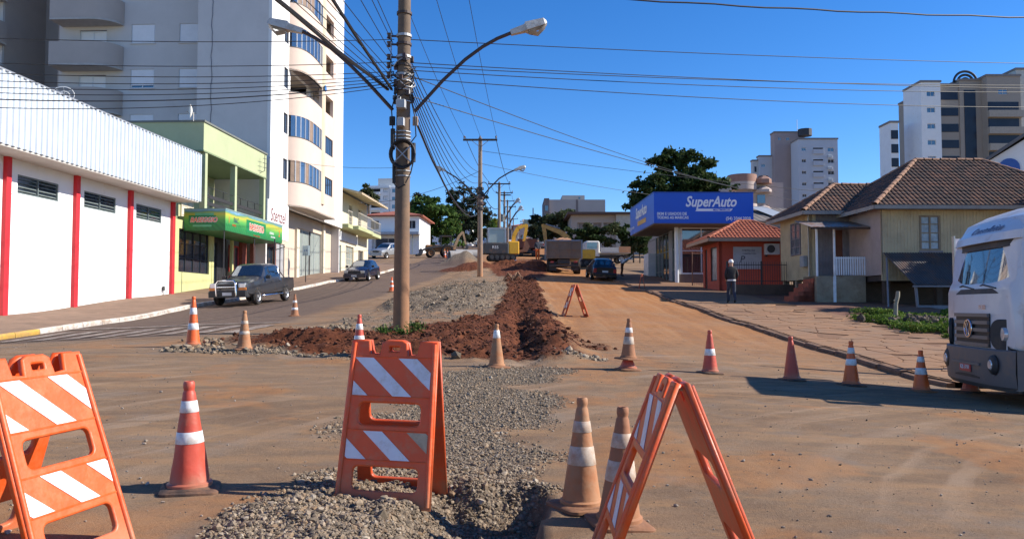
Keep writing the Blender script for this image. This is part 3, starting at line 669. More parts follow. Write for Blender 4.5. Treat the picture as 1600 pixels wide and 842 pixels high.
def cone(label, loc, kind='red', bands=((.30,.42),(.56,.68)), bandm=BAND, basem=RUBBERD, H=.72, tilt=(0,0), dent=0.0, rz=0.0, base=True, r0=.125, worn=()):
    t = thing('traffic_cone', label, 'traffic cone', loc, rz, 'traffic cones closing off the works'); t.rotation_euler = (tilt[0], tilt[1], rz)
    zb = .035; r1 = .028; n = 40
    def rad(z): return r0*(H-z)/(H-zb)*.82 + r1
    prof = [(rad(zb)+.012, zb-.004), (rad(zb)+.012, zb+.02)]
    zs = [zb+.03+(H-.075-zb-.03)*i/14 for i in range(15)]; prof += [(rad(z), z) for z in zs]
    zt = H-.075
    prof += [(rad(zt)-.006, zt+.012), (rad(zt)-.006, zt+.02), (r1+.009, zt+.035), (r1+.008, H-.01), (r1+.002, H), (r1-.010, H-.002), (r1-.012, H-.06)]
    m = MB().lathe(prof, n)
    if dent:
        def dn(p):
            x, y, z = p; a = math.atan2(y, x); k = math.exp(-((a+1.2)/.5)**2-((z-.2*H)/.13)**2)*dent + math.exp(-((a+.4)/.35)**2-((z-.3*H)/.1)**2)*dent*.6
            k += .25*dent*math.sin(3*a+z*18)*math.exp(-((z-.15)/.2)**2); return (x*(1-k), y*(1-k), z)
        m.v = [dn(p) for p in m.v]
    m.build('cone_body', CR[kind], t, smooth=45)
    if base:
        bb = MB(); s = .185
        def ring(sz, z, rr=.06): return [(p[0], p[1], z) for p in rrect(-sz, sz, -sz, sz, rr)]
        rs = [ring(s,0), ring(s,.018), ring(s-.012,.027), [(p[0],p[1],.03) for p in [(math.cos(2*math.pi*(k+2.5)/20)*(r0+.035), math.sin(2*math.pi*(k+2.5)/20)*(r0+.035)) for k in range(20)]], [(math.cos(2*math.pi*(k+2.5)/20)*(rad(zb)+.004), math.sin(2*math.pi*(k+2.5)/20)*(rad(zb)+.004), .04) for k in range(20)]]
        for q in range(len(rs)-1):
            for k in range(20): bb.quad(rs[q][k], rs[q][(k+1)%20], rs[q+1][(k+1)%20], rs[q+1][k])
        # warp of the rubber sheet
        bb.v = [(x, y, z + .008*math.sin(9*x+3)*(abs(x)+abs(y) > .2)) for x, y, z in bb.v]
        bb.build('cone_base', basem, t, smooth=50)
    for i, (a, c) in enumerate(bands):
        q = MB(); z0, z1 = a*H, c*H; pr = [(rad(z0)+.0015,z0),(rad(z0)+.003,z0+.002),(rad((z0+z1)/2)+.003,(z0+z1)/2),(rad(z1)+.003,z1-.002),(rad(z1)+.0015,z1)]
        q.lathe(pr, n)
        if dent: q.v = [dn(p) for p in q.v]
        q.build('reflective_band', BANDD if i in worn else bandm, t, smooth=60)
    return t
TW = ((.44,.545),(.72,.825))
def cone_at(px, Y, label, **k): p = on_ground(px, Y); return cone(label, (p[0],p[1],p[2]-.004), **k)
cone_at(303, 5.36, 'dented red cone with torn white bands, left of the middle barricade', kind='red', bands=TW, basem=RUBBER, dent=.10, rz=.3, tilt=(R(1),R(-1.5)))
cone_at(907, 5.32, 'dusty orange cone standing behind another at the trench edge', kind='dusty', bands=((.40,.565),(.69,.79)), bandm=BANDD, rz=.5, tilt=(0,R(.8)))
cone_at(965, 4.98, 'brown dusty cone right behind the end-on barricade', kind='brown', bands=((.38,.55),(.66,.78)), bandm=BANDD, basem=RUBBERD, rz=.2, tilt=(R(1),R(2)))
cone_at(303, 15.4, 'tall slim red and white cone by the zebra crossing', kind='orange', bands=((.33,.46),(.64,.77)), H=.95, r0=.125, rz=.2)
cone_at(383, 14.6, 'dusty orange cone at the left tip of the torn up median', kind='dusty', bands=((.40,.48),(.66,.74)), bandm=BANDD, rz=.4)
cone_at(461, 26, 'faded orange cone at the edge of the left lane', kind='brown', bands=((.30,.40),(.62,.72)), rz=.4)
cone_at(562, 14.2, 'red cone with white bands just behind the middle barricade', kind='red', bands=((.36,.50),(.64,.78)), basem=RUBBER, rz=.1, H=.74)
cone_at(776, 13.3, 'dusty orange cone with one white band in front of the red earth', kind='dusty', bands=((.68,.86),), rz=.6)
cone_at(980, 13.3, 'flattened red cone under another cone on the clay', kind='red', bands=(), rz=.3, H=.30, r0=.135)
p = on_ground(981, 13.3); cone('brown cone stuck on top of a flattened cone', (p[0], p[1], p[2]+.17), kind='brown', bands=((.38,.56),(.66,.78)), worn=(0,), rz=.5, tilt=(R(1),R(1)), r0=.118, H=.68)
cone_at(1108, 13.4, 'dark red cone with one white band before the dusty lane', kind='red', bands=((.42,.57),), basem=RUBBER, rz=.3)
cone_at(1235, 13.2, 'plain faded red cone without bands', kind='red', bands=(), basem=RUBBER, rz=.2, tilt=(0,R(-1)))
cone_at(1327, 13.0, 'clean bright orange cone with two white bands', kind='orange', bands=((.46,.60),(.72,.85)), basem=RUBBER, rz=.4, tilt=(0,R(1)))
cone_at(1436, 12.9, 'orange-red cone nearest to the truck bumper', kind='orange', bands=((.42,.58),(.72,.85)), basem=RUBBERD, rz=.5, H=.66)
cone_at(1512, 13.1, 'cone behind the truck bumper with only its base showing', kind='red', bands=(), basem=RUBBER, H=.45, rz=.3)
cone_at(612, 39, 'small red cone on the left lane beside the big pole', kind='orange', bands=((.33,.46),(.64,.77)))
for px, Y, lb in ((695,96,'leftmost of the small cones by the tractor'),(699,94,'second small cone by the tractor'),(705,92,'third small cone by the tractor'),(717,86,'small cone standing before the concrete pipes'),(801,74,'small cone at the bucket of the mini excavator'),(805,75,'second small cone at the bucket of the mini excavator')):
    cone_at(px, Y, lb, kind='orange', bands=((.36,.5),(.66,.8)), H=1.0, r0=.16)
# ------------------------------------------------------------------ left row of buildings (street frame: x towards the street, y up the street)
WHITE = M('paint_white', (.80,.80,.79), .8, .04, 1.0, .1, 60, dirt=(.62,.55,.47), dirt_amt=.12, dscale=.8)
REDP = M('paint_red', (.62,.02,.03), .55, .08, 2, .05, 40)
SOFF = M('soffit', (.50,.47,.43), .8, .1, 1)
METW = M('sheet_white', (.62,.67,.72), .4, .06, 1.5, metal=.2)
GREYFR = M('frame_grey', (.16,.20,.20), .5, .1, 5)
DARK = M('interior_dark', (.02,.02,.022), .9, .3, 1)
GL = glass(); GLB = glass('glass_sky', (.035,.06,.11), .03)
def Lthing(name, label, cat, x=0.0, y=0.0): X, Y = Lw(x, y); return thing(name, label, cat, (X, Y, 0), LRZ)

def framed_window(parent, plane, c, u0, u1, z0, z1, fm, gm, nx=2, nz=1, t=.05, dep=.06, sgn=1, name='window'):
    'frame with mullions; pane behind; c is the outer face, sgn the outward direction'
    f = MB(); a, b = sorted((c, c - sgn*dep))
    def bx(ua, ub, za, zb): f.box(a,b,ua,ub,za,zb) if plane == 'x' else f.box(ua,ub,a,b,za,zb)
    bx(u0,u1,z0,z0+t); bx(u0,u1,z1-t,z1); bx(u0,u0+t,z0+t,z1-t); bx(u1-t,u1,z0+t,z1-t)
    for i in range(1,nx): u = u0+(u1-u0)*i/nx; bx(u-t*.4,u+t*.4,z0+t,z1-t)
    for i in range(1,nz):
        z = z0+(z1-z0)*i/nz
        for k in range(nx):
            ua = u0+(u1-u0)*k/nx+t*.45; ub = u0+(u1-u0)*(k+1)/nx-t*.45; bx(max(ua,u0+t), min(ub,u1-t), z-t*.25, z+t*.25)
    o = f.build(name, fm, parent)
    g = MB(); cc = c - sgn*dep*.6
    for i in range(nx):
        ua = u0+(u1-u0)*i/nx; ub = u0+(u1-u0)*(i+1)/nx; jit = random.uniform(-.004,.004)
        if plane == 'x': q = [(cc+jit,ua,z0),(cc-jit,ub,z0),(cc-jit,ub,z1),(cc+jit,ua,z1)]
        else: q = [(ua,cc+jit,z0),(ub,cc-jit,z0),(ub,cc-jit,z1),(ua,cc+jit,z1)]
        MB().quad(*q).build('pane', gm, o)
    return o

# --- white warehouse with red posts and a corrugated canopy
wh = Lthing('warehouse', 'white windowless-looking warehouse with red posts and corrugated metal canopy', 'warehouse'); wh['label'] = 'white warehouse with red posts and a corrugated metal canopy'
wins = [(p+.58, p+2.73, 4.93, 5.55) for p in (-3.6,.1,3.78,7.48)]
MB().wall('x', 0, -.2, -6, 11.38, -.5, 6.2, wins).build('wall', WHITE, wh)
MB().box(-12,-.2,11.2,11.38,-.5,7.2).build('side_wall', WHITE, wh); MB().box(-12,-.2,-6,-5.8,-.5,7.2).build('side_wall', WHITE, wh)
for p in (-3.6,.1,3.8,7.5,11.15): MB().cbox(-.05,.14,p-.115,p+.115,-.5,6.22,.012).build('red_post', REDP, wh)
for z in (2.33,3.6,4.87):
    for p in (-3.6,.1,3.8,7.5): MB().box(.0,.006,p+.14,p+3.5,z-.008,z+.008).build('panel_joint', M('joint_grey',(.42,.40,.38),.9), wh)
for (a, b, c, d) in wins:
    o = framed_window(wh, 'x', -.02, a, b, c, d, GREYFR, GL, 2, 1, .045, .08)
    for k in range(2):
        for j in range(4):
            u0 = a+(b-a)*k/2+.06; z = c+.09+j*.125
            MB().add([(-.03,u0,z),(-.03,u0+(b-a)/2-.12,z),(-.09,u0+(b-a)/2-.12,z+.07),(-.09,u0,z+.07)],[(0,1,2,3)]).build('louvre', M('louvre_glass',(.16,.19,.19),.3,.2,3), o)
cm = MB(); y = -6.0; pitch = .27; prof = [(0,0),(.10,0),(.125,.055),(.215,.055),(.25,0)]
ys_c = []
while y < 11.35:
    for a, d in prof: ys_c.append((y+a, 1.15+d))
    y += pitch
for i in range(len(ys_c)-1):
    (y0,x0),(y1,x1) = ys_c[i], ys_c[i+1]; cm.quad((x0,y0,6.06),(x1,y1,6.06),(x1,y1,8.22),(x0,y0,8.22))
cm.build('corrugated_fascia', METW, wh)
MB().box(1.12,1.2,-6,11.38,8.21,8.26).build('fascia_cap', M('cap_grey',(.30,.31,.33),.5,.1,2,metal=.4), wh)
MB().box(.0,1.14,-6,11.36,6.0,6.07).build('soffit', SOFF, wh)
e = MB()
for i in range(5): e.box(1.12-(i+1)*.23,1.12-i*.23-.02,11.34,11.37,6.07,8.2)
MB().box(-.1,1.13,11.34,11.37,6.07,8.2).build('fascia_end', METW, wh)
MB().add([(1.1,-6,8.1),(1.1,11.3,8.1),(-12,11.3,9.0),(-12,-6,9.0)],[(0,1,2,3)]).build('roof', M('roof_sheet',(.35,.36,.38),.5,.1,1,metal=.4), wh)
# downpipe meter box at the foot of the wall
mbx = Lthing('water_tap', 'small black tap box at the foot of the last red post', 'tap', .03, 10.4); mbx.location.z = zsl(.03,10.4)
MB().cbox(0,.08,-.06,.06,.18,.38,.015).build('box', M('tapbox',(.05,.05,.05),.6), mbx); MB().tube([(.03,0,-.02),(.03,0,.2),(.12,.05,.3),(.14,.1,.05)],.015,6).build('hose', M('tapbox2',(.1,.1,.1),.6), mbx)

# wire mesh dish on the warehouse roof
def dish(label, loc, rotz, r, mat, wire=False, sc_=1.0):
    t = thing('satellite_dish', label, 'satellite dish', loc, rotz); prof = [(r*k/8, .35*r*(k/8)**2) for k in range(1,9)]
    m = MB()
    if wire:
        for k in (4,8): m.tube([(r*k/8*math.cos(a), -.35*r*(k/8)**2, r*.75*k/8*math.sin(a)+r) for a in [2*math.pi*i/20 for i in range(21)]], .012, 5)
        for i in range(8): a = math.pi*i/4; m.tube([(0,0,r),(r*math.cos(a),-.35*r,r*.75*math.sin(a)+r)], .008, 4)
    else:
        m.lathe([(r*k/8, .35*r*(k/8)**2) for k in range(0,9)], 24, axis='y'); m.v = [(x, -y, z+r) for x, y, z in m.v]
    m.build('reflector', mat, t, smooth=60)
    MB().tube([(0,.05,-.1),(0,.05,r*.9)], .025, 6).build('mast', STEEL, t); MB().tube([(0,-.02,r*.4),(0,-.75*r,r)], .015, 5).build('feed_arm', STEEL, t)
    MB().cyl((0,-.72*r,r),(0,-.85*r,r*1.02),.04,.05,8).build('feed_horn', M('horn',(.5,.5,.5),.5), t)
    return t
X, Y = Lw(.3, 2.55); dish('wire mesh satellite dish standing on the warehouse canopy', (X, Y, 8.25), .2, .36, M('mesh_white',(.75,.75,.72),.6), True)

# --- green two-storey shop
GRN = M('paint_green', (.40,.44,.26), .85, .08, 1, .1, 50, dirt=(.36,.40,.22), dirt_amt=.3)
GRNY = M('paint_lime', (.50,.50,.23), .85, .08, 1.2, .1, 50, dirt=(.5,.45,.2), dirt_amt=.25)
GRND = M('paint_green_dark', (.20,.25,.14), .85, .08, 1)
BLK = M('black_iron', (.025,.025,.028), .5, .2, 4)
CREAM = M('paint_cream', (.66,.58,.45), .85, .06, 1, .1, 50)
WOODR = M('rail_dark', (.022,.02,.02), .7, .2, 3)
gr = Lthing('green_shop', 'green two-storey shop with a balcony, next to the white warehouse', 'shop')
y0, y1 = 11.46, 20.3
MB().wall('x', 0, -.25, y0, 15.5, .5, 5.3, [(11.9,15.2,2.88,4.9)]).build('shop_wall', GRNY, gr)
framed_window(gr, 'x', -.06, 11.9, 15.2, 2.88, 4.9, BLK, GL, 4, 3, .06, .07)
for p in (11.9,12.9,13.95,15.05): pass
MB().box(-.12,.02,15.5,15.72,.5,5.3).build('shop_pillar', GRNY, gr); MB().box(-.1,.04,18.0,18.2,.5,5.3).build('shop_pillar', GRNY, gr)
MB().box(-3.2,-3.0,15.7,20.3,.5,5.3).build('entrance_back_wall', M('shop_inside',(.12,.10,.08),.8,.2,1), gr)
MB().wall('x',-.3,-.4,15.7,18.0,2,5.3,[(15.8,16.8,2.0,4.6)]).build('shop_front', BLK, gr)
framed_window(gr,'x',-.29,16.85,17.95,2.2,4.7,BLK,GL,2,2,.05,.06); MB().quad((-.36,15.8,2.0),(-.36,16.8,2.0),(-.36,16.8,4.6),(-.36,15.8,4.6)).build('door', GL, gr)
framed_window(gr,'x',-.2,18.2,19.5,3.15,4.6,M('red_trim',(.45,.03,.03),.5),GL,2,1,.07,.06); MB().box(-.3,-.15,18.2,20.2,1.8,3.15).build('shop_sill_wall', CREAM, gr)
MB().box(-.25,-.05,19.6,20.25,1.5,4.9).build('brick_pier', M('brick_red',(.22,.06,.04),.85,.3,8,.3,30), gr)
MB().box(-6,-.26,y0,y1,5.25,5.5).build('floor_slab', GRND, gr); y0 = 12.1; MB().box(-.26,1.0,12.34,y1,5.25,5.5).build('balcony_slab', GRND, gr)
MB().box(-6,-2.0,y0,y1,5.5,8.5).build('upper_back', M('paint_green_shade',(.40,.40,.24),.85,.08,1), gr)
for (a, b) in ((13.0,13.9),(16.2,17.6),(18.6,19.6)): framed_window(gr,'x',-1.94,a,b,5.6,7.9,CREAM,M('shutter_cream',(.62,.56,.46),.7,.1,2),2,5,.06,.05,name='shutter')
MB().box(-2,.9,y0,y0+.02,5.5,8.5).build('side_screen', GRND, gr) if False else None
MB().box(-6,1.0,y0,y1,8.55,9.9).build('parapet', GRN, gr); MB().box(-6.05,1.06,y0-.05,y1+.05,9.88,9.97).build('parapet_cap', M('cap_dark',(.15,.16,.14),.7), gr)
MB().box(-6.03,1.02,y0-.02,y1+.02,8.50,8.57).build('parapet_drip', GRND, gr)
for p in (12.36,15.9,20.0): MB().box(.72,.98,p,p+.26,5.5,8.5).build('column', GRN, gr)
MB().box(-6,-1.0,y0+.02,y0+.2,5.5,8.5).build('end_wall', GRN, gr)
for z in (5.75,6.08,6.42):
    for (a, b) in ((12.64,15.88),(16.17,19.98)): MB().box(.84,.90,a,b,z,z+.17).build('rail_board', WOODR, gr)
for p in (12.7,13.7,14.7,16.9,17.9,18.9): MB().box(.86,.89,p,p+.03,6.6,6.95).build('rail_pin', WOODR, gr)
MB().tube([(.875,12.6,6.95),(.875,19.98,6.95)],.018,6).build('top_rail', WOODR, gr)
# awning with printed advert
def awn_mat():
    m = bpy.data.materials.new('awning_print'); m.use_nodes = True; N, Lk = m.node_tree.nodes, m.node_tree.links; b = N['Principled BSDF']; b.inputs['Roughness'].default_value = .5
    tc = N.new('ShaderNodeTexCoord'); sp = N.new('ShaderNodeSeparateXYZ'); Lk.new(tc.outputs['Object'], sp.inputs[0])
    mp = N.new('ShaderNodeMapping'); mp.inputs['Scale'].default_value = (.6,.6,2.0); Lk.new(tc.outputs['Object'], mp.inputs[0])
    n = N.new('ShaderNodeTexNoise'); n.inputs['Scale'].default_value = 1.3; n.inputs['Detail'].default_value = 5; Lk.new(mp.outputs[0], n.inputs[0])
    a = N.new('ShaderNodeMath'); a.operation = 'MULTIPLY_ADD'; a.inputs[1].default_value = .28; Lk.new(n.outputs[0], a.inputs[0]); Lk.new(sp.outputs[2], a.inputs[2])
    mr_ = N.new('ShaderNodeMapRange'); mr_.inputs[1].default_value = 4.95; mr_.inputs[2].default_value = 5.95; Lk.new(a.outputs[0], mr_.inputs[0])
    r = N.new('ShaderNodeValToRGB'); e = r.color_ramp.elements; e[0].position = 0; e[0].color = (.015,.16,.04,1); e[1].position = 1; e[1].color = (.25,.45,.65,1)
    for p, c in ((.3,(.03,.26,.06)),(.55,(.10,.36,.07)),(.72,(.35,.45,.06)),(.80,(.50,.42,.05)),(.88,(.20,.34,.10)),(.93,(.10,.25,.30))): k = e.new(p); k.color = (*c,1)
    Lk.new(mr_.outputs[0], r.inputs[0])
    wv = N.new('ShaderNodeTexWave'); wv.inputs['Scale'].default_value = 2.2; wv.inputs['Distortion'].default_value = 1.5; wv.bands_direction = 'DIAGONAL'; Lk.new(tc.outputs['Object'], wv.inputs[0])
    mz = N.new('ShaderNodeMapRange'); mz.inputs[1].default_value = 5.35; mz.inputs[2].default_value = 5.1; mz.inputs[4].default_value = .5; Lk.new(sp.outputs[2], mz.inputs[0])
    mu = N.new('ShaderNodeMath'); mu.operation = 'MULTIPLY'; Lk.new(wv.outputs['Fac'], mu.inputs[0]); Lk.new(mz.outputs[0], mu.inputs[1])
    mx = N.new('ShaderNodeMix'); mx.data_type = 'RGBA'; Lk.new(mu.outputs[0], mx.inputs[0]); Lk.new(r.outputs[0], mx.inputs[6]); mx.inputs[7].default_value = (.01,.10,.03,1)
    Lk.new(mx.outputs[2], b.inputs['Base Color']); return m
aw = Lthing('shop_awning', 'green printed box awning reading BASEGGIO on the green shop', 'awning')
MB().box(.02,2.0,12.32,20.2,4.82,5.8).build('awning_box', awn_mat(), aw)
MB().box(.02,2.02,12.3,20.22,5.8,5.86).build('awning_top', M('awn_top',(.2,.3,.28),.6), aw)
for p in (12.4,16.2,20.1): MB().tube([(1.92,p,zsl(1.92,p)),(1.92,p,4.83)],.03,8).build('awning_post', BLK, aw)
ORT = M('print_orange', (.75,.10,.02), .5, .05); WHT = M('print_white', (.8,.8,.8), .5, .03); GRT = M('print_green', (.01,.20,.06), .5, .05); REDT = M('print_red', (.62,.02,.02), .5, .05)
def side_text(parent, s, size, mat, y, z, x=2.0, **k): return text('lettering', s, size, mat, parent, (x+.006, y, z), (0,0,math.pi/2), .003, **k)
# camera-facing end (normal -y)
MB().box(.25,1.55,12.313,12.316,5.09,5.53).build('print_panel', GRT, aw)
for r_ in ((.55,1.45,5.53,5.64),(.45,1.35,5.0,5.085)): MB().box(r_[0],r_[1],12.309,12.312,r_[2],r_[3]).build('print_bar', M('print_lightgreen',(.12,.42,.22),.5), aw)
text('lettering', 'BASEGGIO', .30, WHT, aw, (.97,12.305,5.31), shear=.25, bold=.022, xs=.90, depth=.002); text('lettering', 'BASEGGIO', .30, ORT, aw, (.97,12.300,5.31), shear=.25, bold=.006, xs=.90, depth=.002)
# street face
MB().box(2.002,2.005,14.9,17.6,4.98,5.62).build('print_panel', GRT, aw); side_text(aw,'BASEGGIO',.46,WHT,16.3,5.28,bold=.03,xs=.92); side_text(aw,'BASEGGIO',.46,ORT,16.3,5.28,x=2.005,bold=.008,xs=.92)
for (yy,zz,sz,tx,mt) in ((12.75,5.35,.42,'1',ORT),(13.35,5.15,.16,'AGRO',ORT),(13.6,5.40,.34,'B&C',M('print_navy',(.02,.04,.12),.5)),(18.5,5.25,.24,'adubos',WHT),(18.7,5.05,.18,'sementes',WHT),(19.7,5.30,.5,'2',ORT),(16.3,4.90,.10,'ind. e com. de adubos',REDT)): side_text(aw,tx,sz,mt,yy,zz)
# white dish on the green parapet
X, Y = Lw(.6, 11.75); dish('round white satellite dish on the corner of the green parapet', (X, Y, 9.95), R(-60), .34, M('dish_white',(.70,.68,.62),.6,.1,4))
# light bracket on the parapet face
bk = Lthing('wall_bracket', 'small dark antenna bracket on the green parapet face', 'bracket', 1.02, 19.3); bk.location.z = 8.7
MB().tube([(0,0,0),(.25,0,.1),(.25,0,1.0)],.02,6).build('arm', BLK, bk)
for z in (.25,.5,.75): MB().tube([(.25,-.3,z),(.25,.3,z+.05)],.014,5).build('rod', BLK, bk)
# ------------------------------------------------------------------ apartment tower beside the green shop
TGREY = M('render_grey', (.60,.57,.55), .9, .05, .6, .15, 30, dirt=(.52,.49,.47), dirt_amt=.3, dscale=.5)
TWHITE = M('render_white', (.74,.73,.71), .9, .04, .6, .12, 30)
TPINK = M('render_pink', (.62,.49,.41), .9, .05, .6, .12, 30)
TOCHRE = M('render_ochre', (.62,.52,.38), .9, .05, .6, .12, 30)
TGREYB = M('render_brown_grey', (.46,.40,.36), .9, .05, .8, .1, 30)
SHUT = M('roller_shutter', (.80,.80,.82), .6, .05, 2); ALU = M('aluminium_white', (.68,.70,.72), .4, .05, 3, metal=.3)
DKFR = M('frame_dark', (.07,.065,.06), .5, .1, 3); CEIL = M('balcony_ceiling', (.42,.37,.32), .85, .05, 1)
tw = Lthing('apartment_tower', 'tall pale apartment tower with curved pink bays beside the green shop', 'apartment building')
TOP = 28.5; FH = 2.8; rows = [8.95 + FH*k for k in range(7)]; OPENR = 2
opening = (24.25, 28.1, rows[OPENR], rows[OPENR]+1.4)
sw = [(23.1, 23.85, z+.05, z+1.3) for z in rows]
MB().wall('x', 1.0, .8, 20.9, 36.8, 7.3, TOP, [opening]+sw).build('street_wall', TWHITE, tw)
MB().box(-3.4,.8,20.9,21.1,2.0,TOP).build('grey_side_wall', TGREY, tw); MB().box(.8,1.0,20.88,20.9,7.3,TOP).build('wall_edge', TWHITE, tw)
MB().box(-9,.8,36.6,36.8,2.0,TOP).build('far_side_wall', TGREY, tw)
MB().box(-3.4,.98,20.9,36.8,TOP,TOP+.2).build('roof_slab', TGREY, tw)
MB().box(-1.5,-1.3,21.1,36.6,7.3,TOP).build('inner_wall', CEIL, tw); MB().box(-1.3,.8,24.0,28.3,opening[2]-.25,opening[2]-.05).build('balcony_floor', CEIL, tw); MB().box(-1.3,.8,24.0,28.3,opening[3]+.02,opening[3]+.2).build('balcony_ceiling', CEIL, tw)
framed_window(tw,'x',-1.24,25.2,27.4,opening[2],opening[3]-.1,DKFR,GL,2,1,.06,.05)
for k, (a, b, c, d) in enumerate(sw):
    o = framed_window(tw,'x',.94,a,b,c,d,DKFR,GLB,2,1,.04,.05)
pl = MB(); pl.box(1.0,1.012,20.9,21.0,7.3,TOP)
# wavy crack / cable down the grey wall
cab = MB(); cab.tube([(-2.55+.03*math.sin(z*3.1)+.02*math.sin(z*7), 20.88, z) for z in [9.9+i*.35 for i in range(52)]], .022, 5)
cb = cab.build('wall_cable', M('cable_grey',(.20,.20,.22),.7), tw)
plan = [(1.0,23.95),(1.17,24.02),(1.42,24.2),(1.63,24.5),(1.78,24.95),(1.86,25.5),(1.89,26.2),(1.88,27.0),(1.85,27.7),(1.82,28.3)]
def along(z0, z1, off=0.0, pts=plan, th=.12):
    m = MB(); n = len(pts)
    for i in range(n-1):
        (x0,y0),(x1,y1) = pts[i], pts[i+1]
        m.quad((x0+off,y0,z0),(x1+off,y1,z0),(x1+off,y1,z1),(x0+off,y0,z1)); m.quad((x0+off-th,y0,z0),(x1+off-th,y1,z0),(x1+off-th,y1,z1),(x0+off-th,y0,z1))
        m.quad((x0+off-th,y0,z1),(x1+off-th,y1,z1),(x1+off,y1,z1),(x0+off,y0,z1)); m.quad((x0+off-th,y0,z0),(x1+off-th,y1,z0),(x1+off,y1,z0),(x0+off,y0,z0))
    return m
bands = [(7.44, rows[0])] + [(rows[k]+1.32, rows[k+1]) for k in range(6)] + [(rows[6]+1.32, TOP)]
for a, b in bands: along(a, b).build('bay_spandrel', TPINK, tw, smooth=40)
for z in rows:
    along(z-.03, z+.02, .02, th=.08).build('bay_sill', DKFR, tw, smooth=40)
pb = [(1.0,23.95)]+plan[1:]+[(1.82,32.0),(1.0,32.0)]
MB().prism(pb, 7.42, 7.5).build('bay_underside', CEIL, tw)
for k, z in enumerate(rows):
    if k == OPENR:
        along(z+1.32, z+1.42, .0).build('bay_lintel', CEIL, tw, smooth=40); continue
    fr = MB()
    for i, (x, y) in enumerate(plan[1:]): fr.box(x-.05,x-.0,y-.022,y+.022,z+.02,z+1.32)
    f = fr; o = None
    for i in range(1, len(plan)-1):
        (x0,y0),(x1,y1) = plan[i], plan[i+1]; j = random.uniform(-.012,.012)
        p = MB().quad((x0-.03+j,y0,z),(x1-.03-j,y1,z),(x1-.03-j,y1,z+1.32),(x0-.03+j,y0,z+1.32))
        if random.random() < .16: p.build('bay_pane', M('curtain_brown',(.25,.17,.12),.7,.2,3), tw)
        else: p.build('bay_pane', GLB, tw)
        MB().box(x1-.05,x1+.005,y1-.025,y1+.025,z+.02,z+1.32).build('bay_mullion', ALU, tw)
# pilaster and second bay
pil = [(1.82+.16*math.sin(math.pi*i/8), 28.3+.55*i/8) for i in range(9)]
along(8.1, TOP, 0, pil, .2).build('rounded_pilaster', TOCHRE, tw, smooth=60)
holes2 = [(29.1,31.0,z-.05,z+1.15) for z in rows]
MB().wall('x', 1.82, 1.6, 28.3, 31.6, 7.44, TOP, holes2).build('second_bay_wall', TPINK, tw)
along(7.44, TOP, 0, [(1.82,31.6),(1.75,31.85),(1.5,31.98),(1.0,32.0)], .1).build('second_bay_end', TPINK, tw, smooth=60)
for k, (a, b, c, d) in enumerate(holes2):
    if k < 2 or k > 4: framed_window(tw,'x',1.78,a,b,c,d,DKFR,GLB,4,1,.04,.05)
    else:
        MB().box(1.0,1.05,a-.1,b+.1,c,d).build('loggia_back', CEIL, tw); MB().box(1.05,1.6,a-.1,b+.1,d-.02,d+.1).build('loggia_ceiling', CEIL, tw)
# ac unit style blue sticker/antenna on the facade
MB().cyl((1.98,28.55,15.95),(2.0,28.55,15.95),.22,n=14).build('round_sign', M('sign_blue',(.05,.2,.5),.5), tw)
# ground floor
GFW = M('render_beige', (.55,.46,.36), .9, .06, 1, .15, 40, low=(1.0,(.33,.2,.13)))
MB().wall('x', .2, -.05, 24.1, 36.8, 1.5, 7.42, [(24.35,25.9,1.5,5.2),(28.5,34.0,1.5,6.55)]).build('ground_floor_wall', GFW, tw)
GREYGL = M('pale_glass', (.30,.34,.32), .12, .1, .7, spec=.8)
framed_window(tw,'x',.1,28.5,34.0,3.3,6.55,M('frame_pale',(.5,.52,.5),.5),GREYGL,4,1,.06,.06,name='shop_window'); MB().box(.05,.14,31.4,31.52,3.3,6.55).build('dark_mullion', DKFR, tw)
MB().box(.06,.13,24.35,25.9,1.5,5.2).build('doorway', M('door_grey',(.33,.33,.34),.6), tw)
MB().box(.2,.36,27.9,28.45,1.5,6.4).build('pier', CREAM, tw); MB().box(.2,.36,34.05,34.5,1.5,7.3).build('pier', CREAM, tw)
